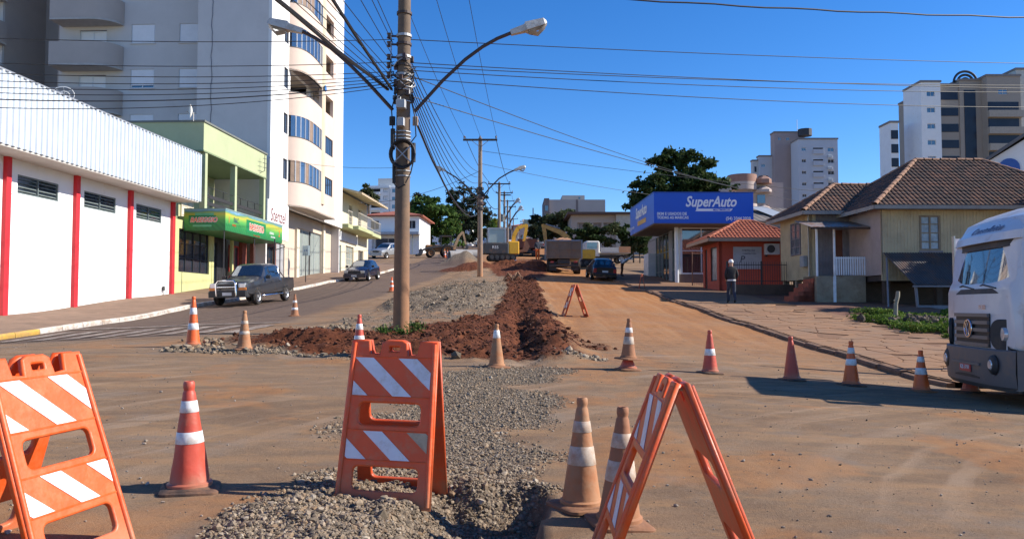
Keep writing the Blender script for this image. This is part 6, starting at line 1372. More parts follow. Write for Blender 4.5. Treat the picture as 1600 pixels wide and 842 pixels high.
def pole(label, px, Y, H, r0, r1, mat, lamps=(), arm_z=None, arm_w=1.1, dz=0.0, rack=True, group='utility poles up the median'):
    X = (px-800)*Y/FPX; z = gh(X,Y)+dz; t = thing('utility_pole', label, 'utility pole', (X,Y,z), 0, group)
    MB().lathe([(r0+(r1-r0)*k/10, -.3+(H+.3)*k/10) for k in range(11)]+[(.001,H)], 20).build('shaft', mat, t, smooth=50)
    if arm_z:
        MB().box(-arm_w,arm_w,-.06-r1,.05-r1,arm_z-.06,arm_z+.06).build('crossarm', WOODX, t)
        for x in (-arm_w+.08, 0, arm_w-.08): MB().lathe([(.02,0),(.02,.06),(.07,.08),(.05,.12),(.065,.16),(.03,.22),(.001,.23)],8,(x,-r1,arm_z+.05)).build('pin_insulator', PORC, t, smooth=50)
        for s in (-1,1): MB().tube([(s*.6,-r1,arm_z),(0,-r1,arm_z-.5)],.018,5).build('arm_brace', STEEL, t)
    for (pts, he, s_) in lamps: lamp(t, pts, he, s_)
    return t
p1x = (627-800)*19/FPX
def loc1(px, py, Y=19.0): p = at(px,py,Y); return (p.x-P1.x, p.y-P1.y, p.z-P1.z)
P1 = Vector((p1x, 19.0, gh(p1x,19.0)+.0))
LR = [loc1(*q) for q in ((646,175),(690,126),(725,93),(752,73),(775,60),(797,51))]; LL = [loc1(*q) for q in ((612,172),(575,132),(545,102),(515,76),(490,60),(470,50))]
pole1 = pole('big round concrete pole with cable clutter and two street lamps', 627, 19, 11.2, .195, .135, PCON, [(LR, loc1(851,36), 1.1),(LL, loc1(418,38), 1.1)], 10.4, 1.15)
pole1.rotation_euler = (0, R(.25), 0)
def onp(py): return loc1(627,py)[2]
# fittings, each a part of the pole
for k, py in enumerate((22,57,70,90,103,118)):
    z = onp(py); MB().lathe([(.172+.0,-.03),(.185,-.03),(.185,.03),(.172,.03)],18,(0,0,z)).build('pole_band', GALV if k%2 else ARMM, pole1)
    if k:
        MB().box(-.32,-.30,-.05,.05,z-.14,z+.14).build('rack_plate', GALV, pole1); MB().box(-.32,-.15,-.02,.02,z-.02,z+.02).build('rack_arm', ARMM, pole1)
        MB().lathe([(.02,-.07),(.06,-.06),(.035,0),(.06,.06),(.02,.07)],10,(-.36,-.02,z)).build('spool_insulator', PORC, pole1, smooth=50)
random.seed(3)
for k in range(26):
    z = onp(random.uniform(88,165)); a = random.uniform(0,6.28); r = .19
    MB().cbox(r*math.cos(a)-.045,r*math.cos(a)+.045,r*math.sin(a)-.045,r*math.sin(a)+.045,z-.06,z+.07,.01).build('cable_clamp', random.choice([GALV,BLKP,PORC,ARMM,BLKP]), pole1)
for k in range(12):
    z = onp(random.uniform(100,160)); a0 = random.uniform(0,6.28); pts = [((.2+.09*random.random())*math.cos(a0+i*.55), (.2+.05*random.random())*math.sin(a0+i*.55), z+.10*math.sin(i*1.3+k)) for i in range(9)]
    MB().tube(pts,.014,5).build('cable_loop', random.choice([CABLE,CABLE,GALV]), pole1, smooth=60)
for k, py in enumerate((128,142,160,207,213,218,268,276)):
    z = onp(py); MB().lathe([(.186,-.012),(.192,-.012),(.192,.012),(.186,.012)],18,(0,0,z)).build('steel_strap', GALV, pole1)
for (px,py,w_,h_,d_,mt) in ((628,168,.11,.09,.12,GALV),(628,195,.08,.09,.10,GALV),(612,190,.07,.10,.03,BLKP),(648,190,.065,.10,.03,M('box_tan',(.35,.25,.18),.7))):
    c = Vector(loc1(px,py)); y = -.17-d_ if abs(px-628) < 5 else -.05
    MB().cbox(c.x-w_,c.x+w_,y-d_,y+d_,c.z-h_*1.1,c.z+h_*1.1,.015).build('junction_box', mt, pole1)
for (px,py0,py1,r) in ((614,204,236,.055),(616,255,288,.04),(646,226,255,.055)):
    a, b = Vector(loc1(px,py0)), Vector(loc1(px,py1)); MB().cyl((a.x,-.16,a.z),(b.x,-.16,b.z),r,n=12).build('splice_closure', CABLE, pole1, smooth=50)
c = Vector(loc1(630,244))
for k in range(4): MB().tube([(c.x+(.26+.012*k)*math.cos(t_),-.23-.02*k+.01*math.sin(3*t_),c.z+(.30+.012*k)*math.sin(t_)) for t_ in [2*math.pi*i/28 for i in range(29)]],.026,6).build('cable_coil', CABLE, pole1, smooth=60)
for s in (-1,1): MB().tube([(c.x-.2,-.28,c.z-s*.2),(c.x+.2,-.28,c.z+s*.2)],.015,5).build('coil_bracket', GALV, pole1)
for (q) in (((640,150),(648,185),(650,215),(640,228)),((618,150),(612,175),(614,204)),((646,255),(642,272),(634,288)),((616,288),(622,296),(634,290))): MB().tube([(loc1(*p)[0],-.18,loc1(*p)[2]) for p in q],.016,5).build('drop_cable', CABLE, pole1, smooth=60)
def mk_lamps(px, Y, base, pairs):
    X = (px-800)*Y/FPX; B = Vector((X,Y,gh(X,Y))); out = []
    for pts, he in pairs:
        f = lambda q: tuple(at(q[0],q[1],Y)-B); out.append(([f(q) for q in pts], f(he), Y/52*1.15))
    return out
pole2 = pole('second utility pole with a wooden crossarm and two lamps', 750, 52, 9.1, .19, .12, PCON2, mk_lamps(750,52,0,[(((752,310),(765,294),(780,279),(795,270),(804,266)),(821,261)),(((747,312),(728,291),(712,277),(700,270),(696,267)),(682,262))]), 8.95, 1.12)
for py in (295,302,309,318,326): 
    z = at(750,py,52).z-gh((750-800)*52/FPX,52); MB().lathe([(.16,-.1),(.24,-.08),(.24,.08),(.16,.1)],12,(0,0,z)).build('cable_clamp', random.choice([BLKP,GALV,PORC]), pole2)
cc = at(755,318,52); 
MB().tube([(.25+.3*math.cos(a),-.2,7.3-1.6+.45*math.sin(a)) for a in [2*math.pi*i/18 for i in range(19)]],.03,5).build('cable_coil', CABLE, pole2)
far_poles = []
for px, Y, ytop, lab, lm in ((780,85,287,'third utility pole with a wide crossarm',None),(788,110,301,'fourth utility pole with crossarm and lamp',(812,316)),(793,135,314,'fifth utility pole with crossarm and lamp',(816,328)),(797,160,323,'sixth utility pole, thin and far',None),(802,200,342,'seventh utility pole, farthest up the hill',(817,348))):
    X = (px-800)*Y/FPX; H = at(px,ytop,Y).z-gh(X,Y)+.1
    lps = mk_lamps(px,Y,0,[(((px,lm[1]+30),(px+6,lm[1]+16),(px+13,lm[1]+5),(px+17,lm[1]+1)),(lm[0],lm[1]-5))]) if lm else []
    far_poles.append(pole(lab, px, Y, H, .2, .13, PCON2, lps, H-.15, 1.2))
MB().cyl((-.3,-.2,4.6),(-.3,-.2,5.6),.3,n=12).build('transformer', GREYFR, far_poles[1])
MB().box(-.9,.9,-.2,-.1,far_poles[1]['h'] if 'h' in far_poles[1] else 8.2,8.35).build('second_crossarm', WOODX, far_poles[1])
# road sign gantry far up the hill
sx, sy = (824-800)*190/FPX, 190.0; rs = thing('road_sign', 'small green road sign on a bent post far up the hill', 'road sign', (sx,sy,gz(sx,sy)))
zt = at(824,349,190).z-gz(sx,sy); MB().tube([(-2.2,0,-1),(-2.2,0,zt-1),(-1.6,0,zt-.1),(0,0,zt)],.1,6).build('post', STEEL, rs); MB().box(-.8,1.2,-.1,-.04,zt-.8,zt+.9).build('board', M('sign_green',(.30,.36,.28),.5), rs)

# ------------------------------------------------------------------ cables
def cable(label, a, b, sag, r=.012, n=24, group='overhead cables', wob=0.0):
    a, b = Vector(a), Vector(b); pts = []
    for i in range(n+1):
        t = i/n; p = a.lerp(b,t); p.z -= sag*4*t*(1-t); p.z += wob*math.sin(t*40)*.5; pts.append(p)
    o = MB().tube(pts, r, 5).build('overhead_cable', CABLE, None, smooth=60); tag(o, label, 'cable', group); return o
def pw(px, py, Y=19.0): return at(px,py,Y)
RP = [(62,1780,102,30),(98,1780,140,30),(104,1780,132,32),(110,1780,142,31),(122,1780,166,30)]
names_r = ['topmost','second','third','fourth','lowest']
for k, (y0, x1, y1, Y1_) in enumerate(RP): cable('%s of the thin cables running from the big pole to the right edge' % names_r[k], pw(634,y0), pw(x1,y1,Y1_), .12+.04*k, .011)
LP_ = [(62,-180,54),(97,-180,92),(112,-180,106),(118,-180,118),(122,-180,128),(126,-180,136),(130,-180,146),(134,-180,160)]
names_l = ['topmost','second','third','fourth','fifth','sixth','seventh','lowest']
for k, (y0, x1, y1) in enumerate(LP_): cable('%s of the cables crossing the grey tower left of the big pole' % names_l[k], pw(616,y0), pw(x1,y1,15.5), .10+.03*k, .009 if k not in (6,) else .013)
# towards the camera, up and to the left
for k in range(9):
    a = pw(614,(55,68,88,100,116,122,130,136,142)[k]); b = Vector((-5.2-.35*k+(1.4 if k < 3 else 0), -8, (10.4,10.2,9.2,8.8,8.2,7.8,7.6,7.2,7.0)[k]+.4)); cable('thin cable rising from the big pole to the upper left, number %s from the top' % ('one two three four five six seven eight nine'.split()[k]), a, b, .25, .009)
cable('thick black bundled cable rising from the big pole to the top left', pw(612,140), (-4.6,-8,8.6), .2, .034, wob=.02); cable('thick black cable hanging lowest at the upper left of the pole', pw(606,140), (-6.6,-8,7.2), .55, .04, wob=.03)
# pole one to pole two
for k, (y0, y1) in enumerate(((92,268),(104,277),(112,286),(120,293),(128,300),(135,306),(142,312),(150,320))): cable('cable between the first and second pole, %s from the top' % ('first second third fourth fifth sixth seventh eighth'.split()[k]), pw(640,y0), at(746,y1,52), .55+.12*k, .013)
cable('thick sagging cable between the first and second pole', pw(648,186), at(746,334,52), .95, .03, wob=.03)
for k, dx in enumerate((-1.07,0,1.07)): cable('%s high wire from the top of the big pole to the second pole' % ('left','middle','right')[k], (P1.x+dx+.05,19,P1.z+10.65), (pole2.location.x+dx,52,pole2.location.z+9.2), .35, .011)
chain = [(pole2.location, 9.0)] + [(p_.location, None) for p_ in far_poles]
hts = [9.1] + [at(px,yt,Y).z-gh((px-800)*Y/FPX,Y) for px,Y,yt in ((780,85,287),(788,110,301),(793,135,314),(797,160,323),(802,200,342))]
for i in range(5):
    A, B = chain[i][0], chain[i+1][0]
    for k, dx in enumerate((-1.0,1.0)): cable('%s high wire between %s' % (('left','right')[k], ('the second and third pole','the third and fourth pole','the fourth and fifth pole','the fifth and sixth pole','the sixth and last pole')[i]), (A.x+dx,A.y,A.z+hts[i]+.1), (B.x+dx,B.y,B.z+hts[i+1]+.1), .4, .022)
    for k in range(2): cable('%s low cable between %s' % (('upper','lower')[k], ('the second and third pole','the third and fourth pole','the fourth and fifth pole','the fifth and sixth pole','the sixth and last pole')[i]), (A.x,A.y,A.z+5.9-.6*k), (B.x,B.y,B.z+5.9-.6*k), .7, .03)
# others
cable('twisted black cable across the top right corner', at(900,-6,17), at(1750,30,22), .10, .02, wob=.03)
cable('faint cable from the second pole to the right over the dealer', at(752,236,52), at(1700,330,60), .5, .014); cable('second faint cable from the second pole towards the right', at(752,256,52), at(1350,330,70), .8, .014)
cable('cable from the second pole down to the left roofs', at(748,268,52), at(560,318,60), .5, .016); cable('faint cable from the big pole down to the right background', pw(640,150), at(1420,330,75), .9, .012); cable('faint cable from the big pole to the right far roofs', pw(640,118), at(1230,300,80), .8, .012)
cable('faint cable left of the big pole at roof level', at(620,262,40), at(420,246,38), .2, .009)
# ------------------------------------------------------------------ vegetation
def leaf_mat(name, cols, trans=.25):
    m = bpy.data.materials.new(name); m.use_nodes = True; N, Lk = m.node_tree.nodes, m.node_tree.links; b = N['Principled BSDF']; b.inputs['Roughness'].default_value = .75; b.inputs['Specular IOR Level'].default_value = .15
    a = N.new('ShaderNodeAttribute'); a.attribute_name = 'rnd'; r = N.new('ShaderNodeValToRGB'); e = r.color_ramp.elements
    e[0].position, e[0].color = 0, (*cols[0],1); e[1].position, e[1].color = 1, (*cols[-1],1)
    for i, c in enumerate(cols[1:-1]): k = e.new((i+1)/(len(cols)-1)); k.color = (*c,1)
    Lk.new(a.outputs['Fac'], r.inputs[0]); Lk.new(r.outputs[0], b.inputs['Base Color'])
    tr_ = N.new('ShaderNodeBsdfTranslucent'); Lk.new(r.outputs[0], tr_.inputs[0]); mx = N.new('ShaderNodeMixShader'); mx.inputs[0].default_value = trans
    Lk.new(b.outputs[0], mx.inputs[1]); Lk.new(tr_.outputs[0], mx.inputs[2]); Lk.new(mx.outputs[0], N['Material Output'].inputs[0]); return m
def leaves(name, pts, size, mat, aspect=.55, up=.3):
    n = len(pts); d = rng.normal(size=(n,3)); d[:,2] += up; d /= np.linalg.norm(d,axis=1)[:,None]; e = rng.normal(size=(n,3)); u = np.cross(d,e); u /= np.linalg.norm(u,axis=1)[:,None]; v = np.cross(d,u)
    s = size*rng.uniform(.6,1.35,(n,1)); P = pts
    q = np.stack([P-u*s, P-v*s*aspect+u*s*.1, P+u*s, P+v*s*aspect+u*s*.1],1).reshape(-1,3)
    me = np_mesh(name, q, np.arange(4*n).reshape(n,4), [mat], smooth=False); a = me.attributes.new('rnd','FLOAT','POINT'); a.data.foreach_set('value', np.repeat(np.clip(rng.normal(.5,.25,n),0,1),4).astype(np.float32)); return me
def crown_pts(lobes, n, clump=.45, gap=.42, shell=.55):
    out = []; vol = np.array([l[1]*l[2]*l[3] for l in [(None,*l[1]) for l in lobes]])
    w_ = vol/vol.sum()
    for l, f in zip(lobes, w_):
        c, r = np.array(l[0]), np.array(l[1]); k = int(n*f*1.9); d = rng.normal(size=(k,3)); d /= np.linalg.norm(d,axis=1)[:,None]; rad = shell+(1-shell)*rng.uniform(0,1,(k,1))**.6
        nc = 17; dc = rng.normal(size=(nc,3)); dc /= np.linalg.norm(dc,axis=1)[:,None]; rc2 = rng.uniform(.45,1.28,(nc,1)); cc = c+dc*rc2*r*np.array([1,1,.95])
        ci = rng.integers(0,nc,k); sg = (.09+.11*rng.uniform(0,1,nc))[ci][:,None]*np.array(r).max(); p = cc[ci]+rng.normal(size=(k,3))*sg*np.array([1,1,.55])
        out.append(p)
    p = np.concatenate(out); rng.shuffle(p); return p[:n]
def tree(label, base, lobes, n, size, mat, trunk_r=.2, trunk_h=None, bark=None, group=None, limbs=5, gap=.42, name='tree', up=.3):
    t = thing(name, label, 'tree', base, 0, group); top = max(l[0][2] for l in lobes); th = trunk_h or top
    bark = bark or M('bark', (.10,.075,.055), .9, .25, 6, .3, 30)
    MB().tube([(0,0,-.5),(.03,0,th*.3),(-.04,.03,th*.6),(.02,0,th)],[trunk_r*1.2,trunk_r,trunk_r*.75,trunk_r*.35],8).build('trunk', bark, t, smooth=50)
    for i in range(limbs):
        l = lobes[i % len(lobes)]; z0 = th*(.35+.1*(i%4)); e = Vector(l[0]); MB().tube([(0,0,z0),tuple(Vector((0,0,z0)).lerp(e,.5)+Vector((0,0,.15*e.length*.3))),tuple(e)],[trunk_r*.45,trunk_r*.3,trunk_r*.1],6).build('limb', bark, t, smooth=50)
    inst('crown', leaves('crown', crown_pts(lobes, n, gap=gap), size, mat, up=up), t); return t
LF_D = leaf_mat('leaf_dark', [(.012,.025,.008),(.025,.05,.014),(.045,.075,.022),(.085,.10,.035)]); LF_M = leaf_mat('leaf_mid', [(.02,.05,.01),(.045,.095,.018),(.08,.14,.03),(.12,.17,.04)]); LF_G = leaf_mat('leaf_olive', [(.03,.045,.018),(.06,.08,.03),(.09,.10,.045),(.12,.12,.06)]); LF_Y = leaf_mat('leaf_yellow', [(.10,.13,.02),(.20,.22,.03),(.28,.27,.04)]); LF_B = leaf_mat('leaf_blackish', [(.012,.02,.012),(.022,.036,.018),(.04,.055,.028),(.06,.07,.04)])
def lb(px, py, Y, rpx, rpy, base, ry=None):
    p = at(px,py,Y); s = Y/FPX; return ((p.x-base[0], 0.0 if ry is None else ry, p.z-base[2]), (rpx*s, (rpx*s if ry is None else rpx*s), rpy*s))
def ptree(label, px, Y, lob, n, size, mat, gap=.42, trunk_r=.25, group=None, name='tree', limbs=5):
    X = (px-800)*Y/FPX; b = (X,Y,gz(X,Y)); L_ = [lb(a,c,Y,r,s,b,(d if len(q) else None)) for (a,c,r,s,*q) in lob for d in [q[0] if q else None]]
    return tree(label, b, L_, n, size, mat, trunk_r, None, None, group, limbs, gap, name)
TG = 'street and garden trees'
ptree('large dark broadleaf tree spreading behind the car dealer', 1062, 74, [(1062,290,48,42),(1020,302,34,28,-.8),(1100,285,38,34,.8),(1050,262,34,22,.6),(1085,256,22,18,-.6),(1003,316,20,18,.5),(1125,300,20,20,-.5),(1005,290,16,12,.3),(1040,325,40,25,-1)], 30000, .20, LF_D, .45, .35, TG)
ptree('round bushy green tree at the left beside the tractor', 672, 128, [(672,352,28,34),(658,335,20,22,.8),(690,340,22,26,-.8),(680,325,18,18,.5),(650,360,18,26,-.5),(700,365,16,26,.6)], 16000, .24, LF_M, .40, .3, TG)
ptree('tall dark conifer-like tree left of the second pole', 724, 142, [(722,345,26,30),(735,330,24,18,.9),(712,315,18,18,-.8),(728,300,14,12,.4),(750,312,14,10,-.6),(757,335,14,12,.5),(722,292,6,8),(745,350,20,26,.7),(705,335,14,20,-.4)], 15000, .24, LF_B, .46, .3, TG)
ptree('dark tree top behind the round bushy tree', 652, 150, [(655,325,18,18),(646,335,14,16,.5)], 4500, .28, LF_B, .42, .25, TG)
ptree('palm-like tree before the far white block', 575, 150, [(573,300,9,10),(580,310,12,8,.5)], 2200, .3, LF_G, .42, .2, TG)
ptree('yellow-green tree far up the hill right of the second pole', 776, 230, [(774,352,9,9),(768,358,8,8,.5)], 2600, .4, LF_Y, .40, .25, TG); ptree('green tree far up the hill next to the yellow one', 762, 225, [(762,358,9,12)], 2200, .4, LF_M, .4, .25, TG)
ptree('olive tree behind the yellow excavator arm', 875, 112, [(868,352,24,18),(888,345,16,14,.6),(852,362,14,16,-.5)], 7000, .22, LF_G, .42, .25, TG); ptree('grey-green tree beside the far flats', 845, 150, [(842,352,12,16),(836,362,10,12,.5)], 4000, .28, LF_B, .42, .25, TG)
ptree('small dark tree above the low far house', 883, 118, [(883,335,8,8)], 1200, .22, LF_B, .42, .15, TG)
for k, (px, py, rx, rz_) in enumerate(((900,366,14,10),(918,364,14,11),(936,365,16,11),(955,362,14,13),(972,366,14,14),(990,372,14,18),(1000,382,12,16))):
    ptree('%s bush of the hedge below the low far house' % ('first second third fourth fifth sixth seventh'.split()[k]), px, 92, [(px,py+3,rx,rz_+4)], 2600, .17, LF_G if k%2 else LF_D, .38, .08, 'hedge bushes', 'bush', 2)
# tree just outside the frame that shades the shed and the weeds
b = (25.2, 30.9, gz(25.2,30.9)); tree('broadleaf tree standing right of the wooden house', b, [((0,0,6.0),(2.3,2.2,1.7)),((-1.2,.6,5.2),(1.6,1.4,1.2)),((1.2,-.9,6.6),(1.7,1.5,1.3)),((-.6,-1.8,5.2),(1.8,1.6,1.4))], 12000, .2, LF_D, .2, None, None, TG)
# weeds in front of the wooden house
n = 5200; wx = rng.uniform(10.8,18,n*3); wy = rng.uniform(20.0,29.0,n*3); dens = fbm(wx*.55+3, wy*.55, 4)
ok = (dens > .455+.07*(wy>26)) & (wx > 10.7+.9*fbm(wx*.8,wy*1.3,3)); wx, wy = wx[ok][:n], wy[ok][:n]
wz = np.array([zsr(*( (x*math.cos(-RRZ)-y*math.sin(-RRZ), x*math.sin(-RRZ)+y*math.cos(-RRZ)) )) for x, y in zip(wx,wy)])
k = 9; pts_ = np.repeat(np.stack([wx,wy,wz],1),k,0); pts_[:,:2] += rng.normal(0,.06,(len(pts_),2)); hgt = .06+.45*np.clip(fbm(wx*1.3,wy*1.3,3)-.3,0,1); pts_[:,2] += rng.uniform(.0,1,len(pts_))*np.repeat(hgt,k)
wd = inst('weeds', leaves('weeds', pts_, .05, leaf_mat('leaf_weed', [(.04,.075,.012),(.08,.15,.02),(.13,.20,.035),(.18,.19,.06)]), .5, .5), None); tag(wd, 'low green weeds growing in front of the wooden house', 'weeds', kind='stuff')
# rubble heap among the weeds
m = MB(); p = at(1450,520,24.5)
rh = inst('rubble_heap', None, None); bpy.data.objects.remove(rh)
hx, hy = 13.3, 24.6; X7 = rng.normal(hx,.75,700); Y7 = rng.normal(hy,.5,700); S7 = rng.lognormal(math.log(.045),.5,700).clip(.015,.16); me = scatter_rocks('rubble', X7, Y7, S7, rock_mat('rubble_dark',[(.05,.04,.033),(.10,.075,.055),(.15,.11,.08)]), .3)
o = inst('rubble', me, None); o.location.z = .20; tag(o, 'dark heap of rubble among the weeds beside the broken post', 'rubble', kind='stuff')
# tufts at the foot of the big pole
tp = np.concatenate([rng.normal((p1x+dx,18.7+dy,gh(p1x+dx,18.7+dy)+.1),(.10,.08,.06),(160,3)) for dx,dy in ((-.35,-.1),(.42,-.2),(.1,-.35))]); o = inst('grass_tuft', leaves('grass_tuft', tp, .045, LF_M, .3, .2), None); tag(o, 'green tufts of grass at the foot of the big pole', 'grass', kind='stuff')

# ------------------------------------------------------------------ skyline buildings
def grid_tower(name, label, Y, blocks, rotz=0.0):
    'blocks: (px0, px1, pytop, depth_m, dy, material, windows[(px0,px1,rows(py list),hpx,kind)])'
    c = at((blocks[0][0]+blocks[0][1])/2, 330, Y); t = thing(name, label, 'apartment building', (c.x, Y, 0), rotz); s = Y/FPX
    for (a, b, top, dep, dy, mat, wins) in blocks:
        x0, x1 = (a-800)*s-c.x, (b-800)*s-c.x; zt = at((a+b)/2,top,Y).z; hol = []
        for (wa, wb, rows_, hp, kind) in wins:
            for py in rows_: zc_ = at(wa,py,Y).z; hol.append(((wa-800)*s-c.x, (wb-800)*s-c.x, zc_-hp*s, zc_, kind))
        MB().wall('y', dy, dy+.3, x0, x1, -2, zt, [h[:4] for h in hol]).build('facade', mat, t); MB().box(x0,x1,dy+.3,dy+dep,-2,zt).build('block', mat, t); MB().box(x0-.15,x1+.15,dy-.15,dy+dep,zt,zt+.35).build('cornice', M('cornice_dark',(.22,.20,.19),.85), t)
        for (u0,u1,z0,z1,kind) in hol:
            if kind == 'l':
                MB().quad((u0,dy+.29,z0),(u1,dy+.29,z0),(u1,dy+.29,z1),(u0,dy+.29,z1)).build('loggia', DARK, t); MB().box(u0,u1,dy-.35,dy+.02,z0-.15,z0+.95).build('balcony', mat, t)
            elif kind == 'b': MB().box(u0,u1,dy-.1,dy+.28,z0,z1).build('bay_glass', M('glass_bay',(.02,.025,.04),.25,.2,.5,spec=.3), t)
            else: framed_window(t,'y',dy+.12,u0,u1,z0,z1,M('frame_white',(.6,.6,.58),.5),GL,2,1,.08,.08,sgn=-1)
    return t
PK = M('render_mauve', (.40,.31,.29), .9, .05, .4, .1, 20); PB = M('render_pale_blue', (.52,.53,.56), .9, .04, .4, .1, 20)
rows_a = [231+18.1*k for k in range(7)]
gt_ = grid_tower('pale_tower', 'pale blue and mauve apartment tower behind the house roof', 185, [(1251,1313,218,5,0,PB,[(1256,1263,rows_a,5,'w'),(1274,1290,rows_a,9,'l'),(1297,1307,rows_a,6,'w')]),(1227,1276,199,3,6,PK,[(1233,1238,[206],5,'w'),(1246,1252,[206],5,'w')]),(1206,1227,235,2,8,PB,[(1209,1216,[247+18*k for k in range(6)],5,'w')]),(1197,1206,241,1.5,9,M('render_pale2',(.55,.54,.53),.9),[(1200,1203,[250+18*k for k in range(6)],9,'b')])])
s = 185/FPX
for k in range(6): o = MB().cbox(0,.9,-.4,0,0,.6,.05); o.build('air_conditioner', M('ac_white',(.55,.56,.55),.5), gt_, loc=((1297-800)*s-gt_.location.x, 0, at(1297,239+18.1*k,185).z-1.2))
c_ = at(1265,206,185); MB().cyl((c_.x-gt_.location.x,3,c_.z-.4),(c_.x-gt_.location.x,3,c_.z+1.2),1.6,1.6,12).build('water_tank', M('tank_dark',(.04,.04,.045),.7), gt_)
MB().tube([((1269-800)*s-gt_.location.x,8,at(1269,199,185).z),((1269-800)*s-gt_.location.x,8,at(1269,175,185).z)],.06,5).build('antenna', STEEL, gt_)
TB = M('render_taupe', (.34,.29,.24), .9, .05, .4, .1, 20); rw = [147+25.3*k for k in range(7)]
rt = grid_tower('brown_tower', 'tall white and brown apartment tower with a ring sculpture on its roof', 139, [(1446,1477,129,6.3,0,WHITE,[(1455,1468,[143+25.3*k for k in range(6)],8,'w')]),(1477,1512,131,14,1.2,TB,[(1478,1510,[141+25.3*k for k in range(6)],13,'b')]),(1512,1547,124,14,1.0,TB,[(1519,1537,[139],150,'b')]),(1547,1600,121,14,-.6,TB,[(1565,1580,[141],8,'w'),(1548,1596,[161+25.8*k for k in range(5)],14,'b')]),(1600,1640,108,14,.5,M('render_pale3',(.5,.5,.46),.9),[]),(1405,1418,188,4.2,2,WHITE,[(1406,1417,[200,222,244,266],14,'b')])])
s = 139/FPX; cx = (1527-800)*s-rt.location.x; cz = at(1527,124,139).z
for r in (18.5,12.5,6.5): MB().tube([(cx+r*s*math.cos(a),2,cz+r*s*.95*math.sin(a)) for a in [math.pi*i/20 for i in range(21)]],.22,6).build('roof_ring', BLK, rt, smooth=60)
for k in range(5): zz_ = at(1570,161+25.8*k+14,139).z; MB().box((1546-800)*s-rt.location.x,(1600-800)*s-rt.location.x,-1.4,-.6,zz_-1.2,zz_).build('balcony', M('balcony_tan',(.38,.33,.27),.9), rt)
# round balconied building behind the dealer
c = at(1178,320,110); s = 110/FPX; rbld = thing('curved_building', 'pale building with curved balconies behind the dealer sign', 'building', (c.x,110,0)); CPK = M('render_cream_pink',(.45,.36,.32),.9,.05,.5)
MB().box(-3.2,4.5,1.2,9,0,at(1178,283,110).z).build('body', CPK, rbld)
for k, (py0,py1,mt) in enumerate(((272,284,M('band_brown',(.30,.17,.13),.85)),(284,296,CPK),(318,334,CPK))):
    z1, z0 = at(1160,py0,110).z, at(1160,py1,110).z; MB().lathe([(2.0,z0),(2.0,z1),(1.85,z1),(1.85,z0)],28,(-1.2,1.4,0)).build('curved_balcony', mt, rbld, smooth=50)
for (py0,py1,mt) in ((274,286,M('band_brown',(.30,.17,.13),.85)),(290,300,CPK),(320,330,CPK)): z1, z0 = at(1195,py0,110).z, at(1195,py1,110).z; MB().cbox(.5,2.6,-.2,1.4,z0,z1,.5).build('balcony', mt, rbld)
for (x0,x1) in ((-2.8,-1.8),(.8,1.9)): z0, z1 = at(1178,316,110).z, at(1178,303,110).z; MB().box(x0,x1,1.05,1.2,z0,z1).build('window', GL, rbld)
# grey sheet roofed building behind the guard house
rb_ = thing('sheet_roof_building', 'low building with a grey sheet roof behind the guard house', 'building', (23.6,66,0)); z0 = at(1240,346,66).z; z1 = at(1200,322,70).z
MB().box(-4.5,5,0,10,1,z0).build('wall', M('wall_taupe',(.26,.22,.19),.9), rb_)
m = MB()
for i in range(40):
    x0, x1 = -5+i*.26, -5+(i+1)*.26; h = .05 if i%2 else 0; h1 = 0 if i%2 else .05; m.quad((x0,-.5,z0+h),(x1,-.5,z0+h1),(x1,6,z1+h1),(x0,6,z1+h))
m.build('sheet_roof', M('fibre_cement',(.16,.135,.12),.9,.15,1), rb_); m = MB(); m.quad((-1.4,-.1,z0+.2),(.1,-.1,z0+.2),(-1.2,5,z1+.1),(-2.6,5,z1+.1)); m.build('roof_light', M('roof_light',(.38,.40,.42),.4), rb_)
# gabled white house at the right edge
gb = thing('gabled_house', 'white gabled house with blue arched window at the right edge', 'house', (41.5,64,0), R(-24)); zA, zE = at(1612,200,64).z, at(1543,252,64).z; x0 = (1546-800)*64/FPX-41.5; xm = 0.9; x1 = 2*xm-x0
MB().prism([(x0+.3,1),(x1-.3,1),(x1-.3,zE),(xm,zA-.3),(x0+.3,zE)],0,10,'y').build('wall', WHITE, gb)
m = MB(); m.prism([(x0-.3,zE-.35),(xm,zA),(x1+.3,zE-.35),(x1+.3,zE-.1),(xm,zA+.28),(x0-.3,zE-.1)],-.6,10.4,'y'); m.build('roof', M('roof_slate',(.13,.13,.135),.8), gb)
zb0, zb1 = at(1575,272,64).z, at(1575,246,64).z; q = plate('arched_window',[[(-.75,0),(.75,0)]+[(.75*math.cos(R(a)),zb1-zb0-.75+.75*math.sin(R(a))) for a in range(0,181,20)]],.1,M('shutter_blue',(.03,.10,.35),.5),gb); q.location = ((1586-800)*64/FPX-41.5,-.08,zb0); MB().box((1555-800)*64/FPX-41.5,(1569-800)*64/FPX-41.5,-.06,0,zb0,zb1-.4).build('window', GL, gb)
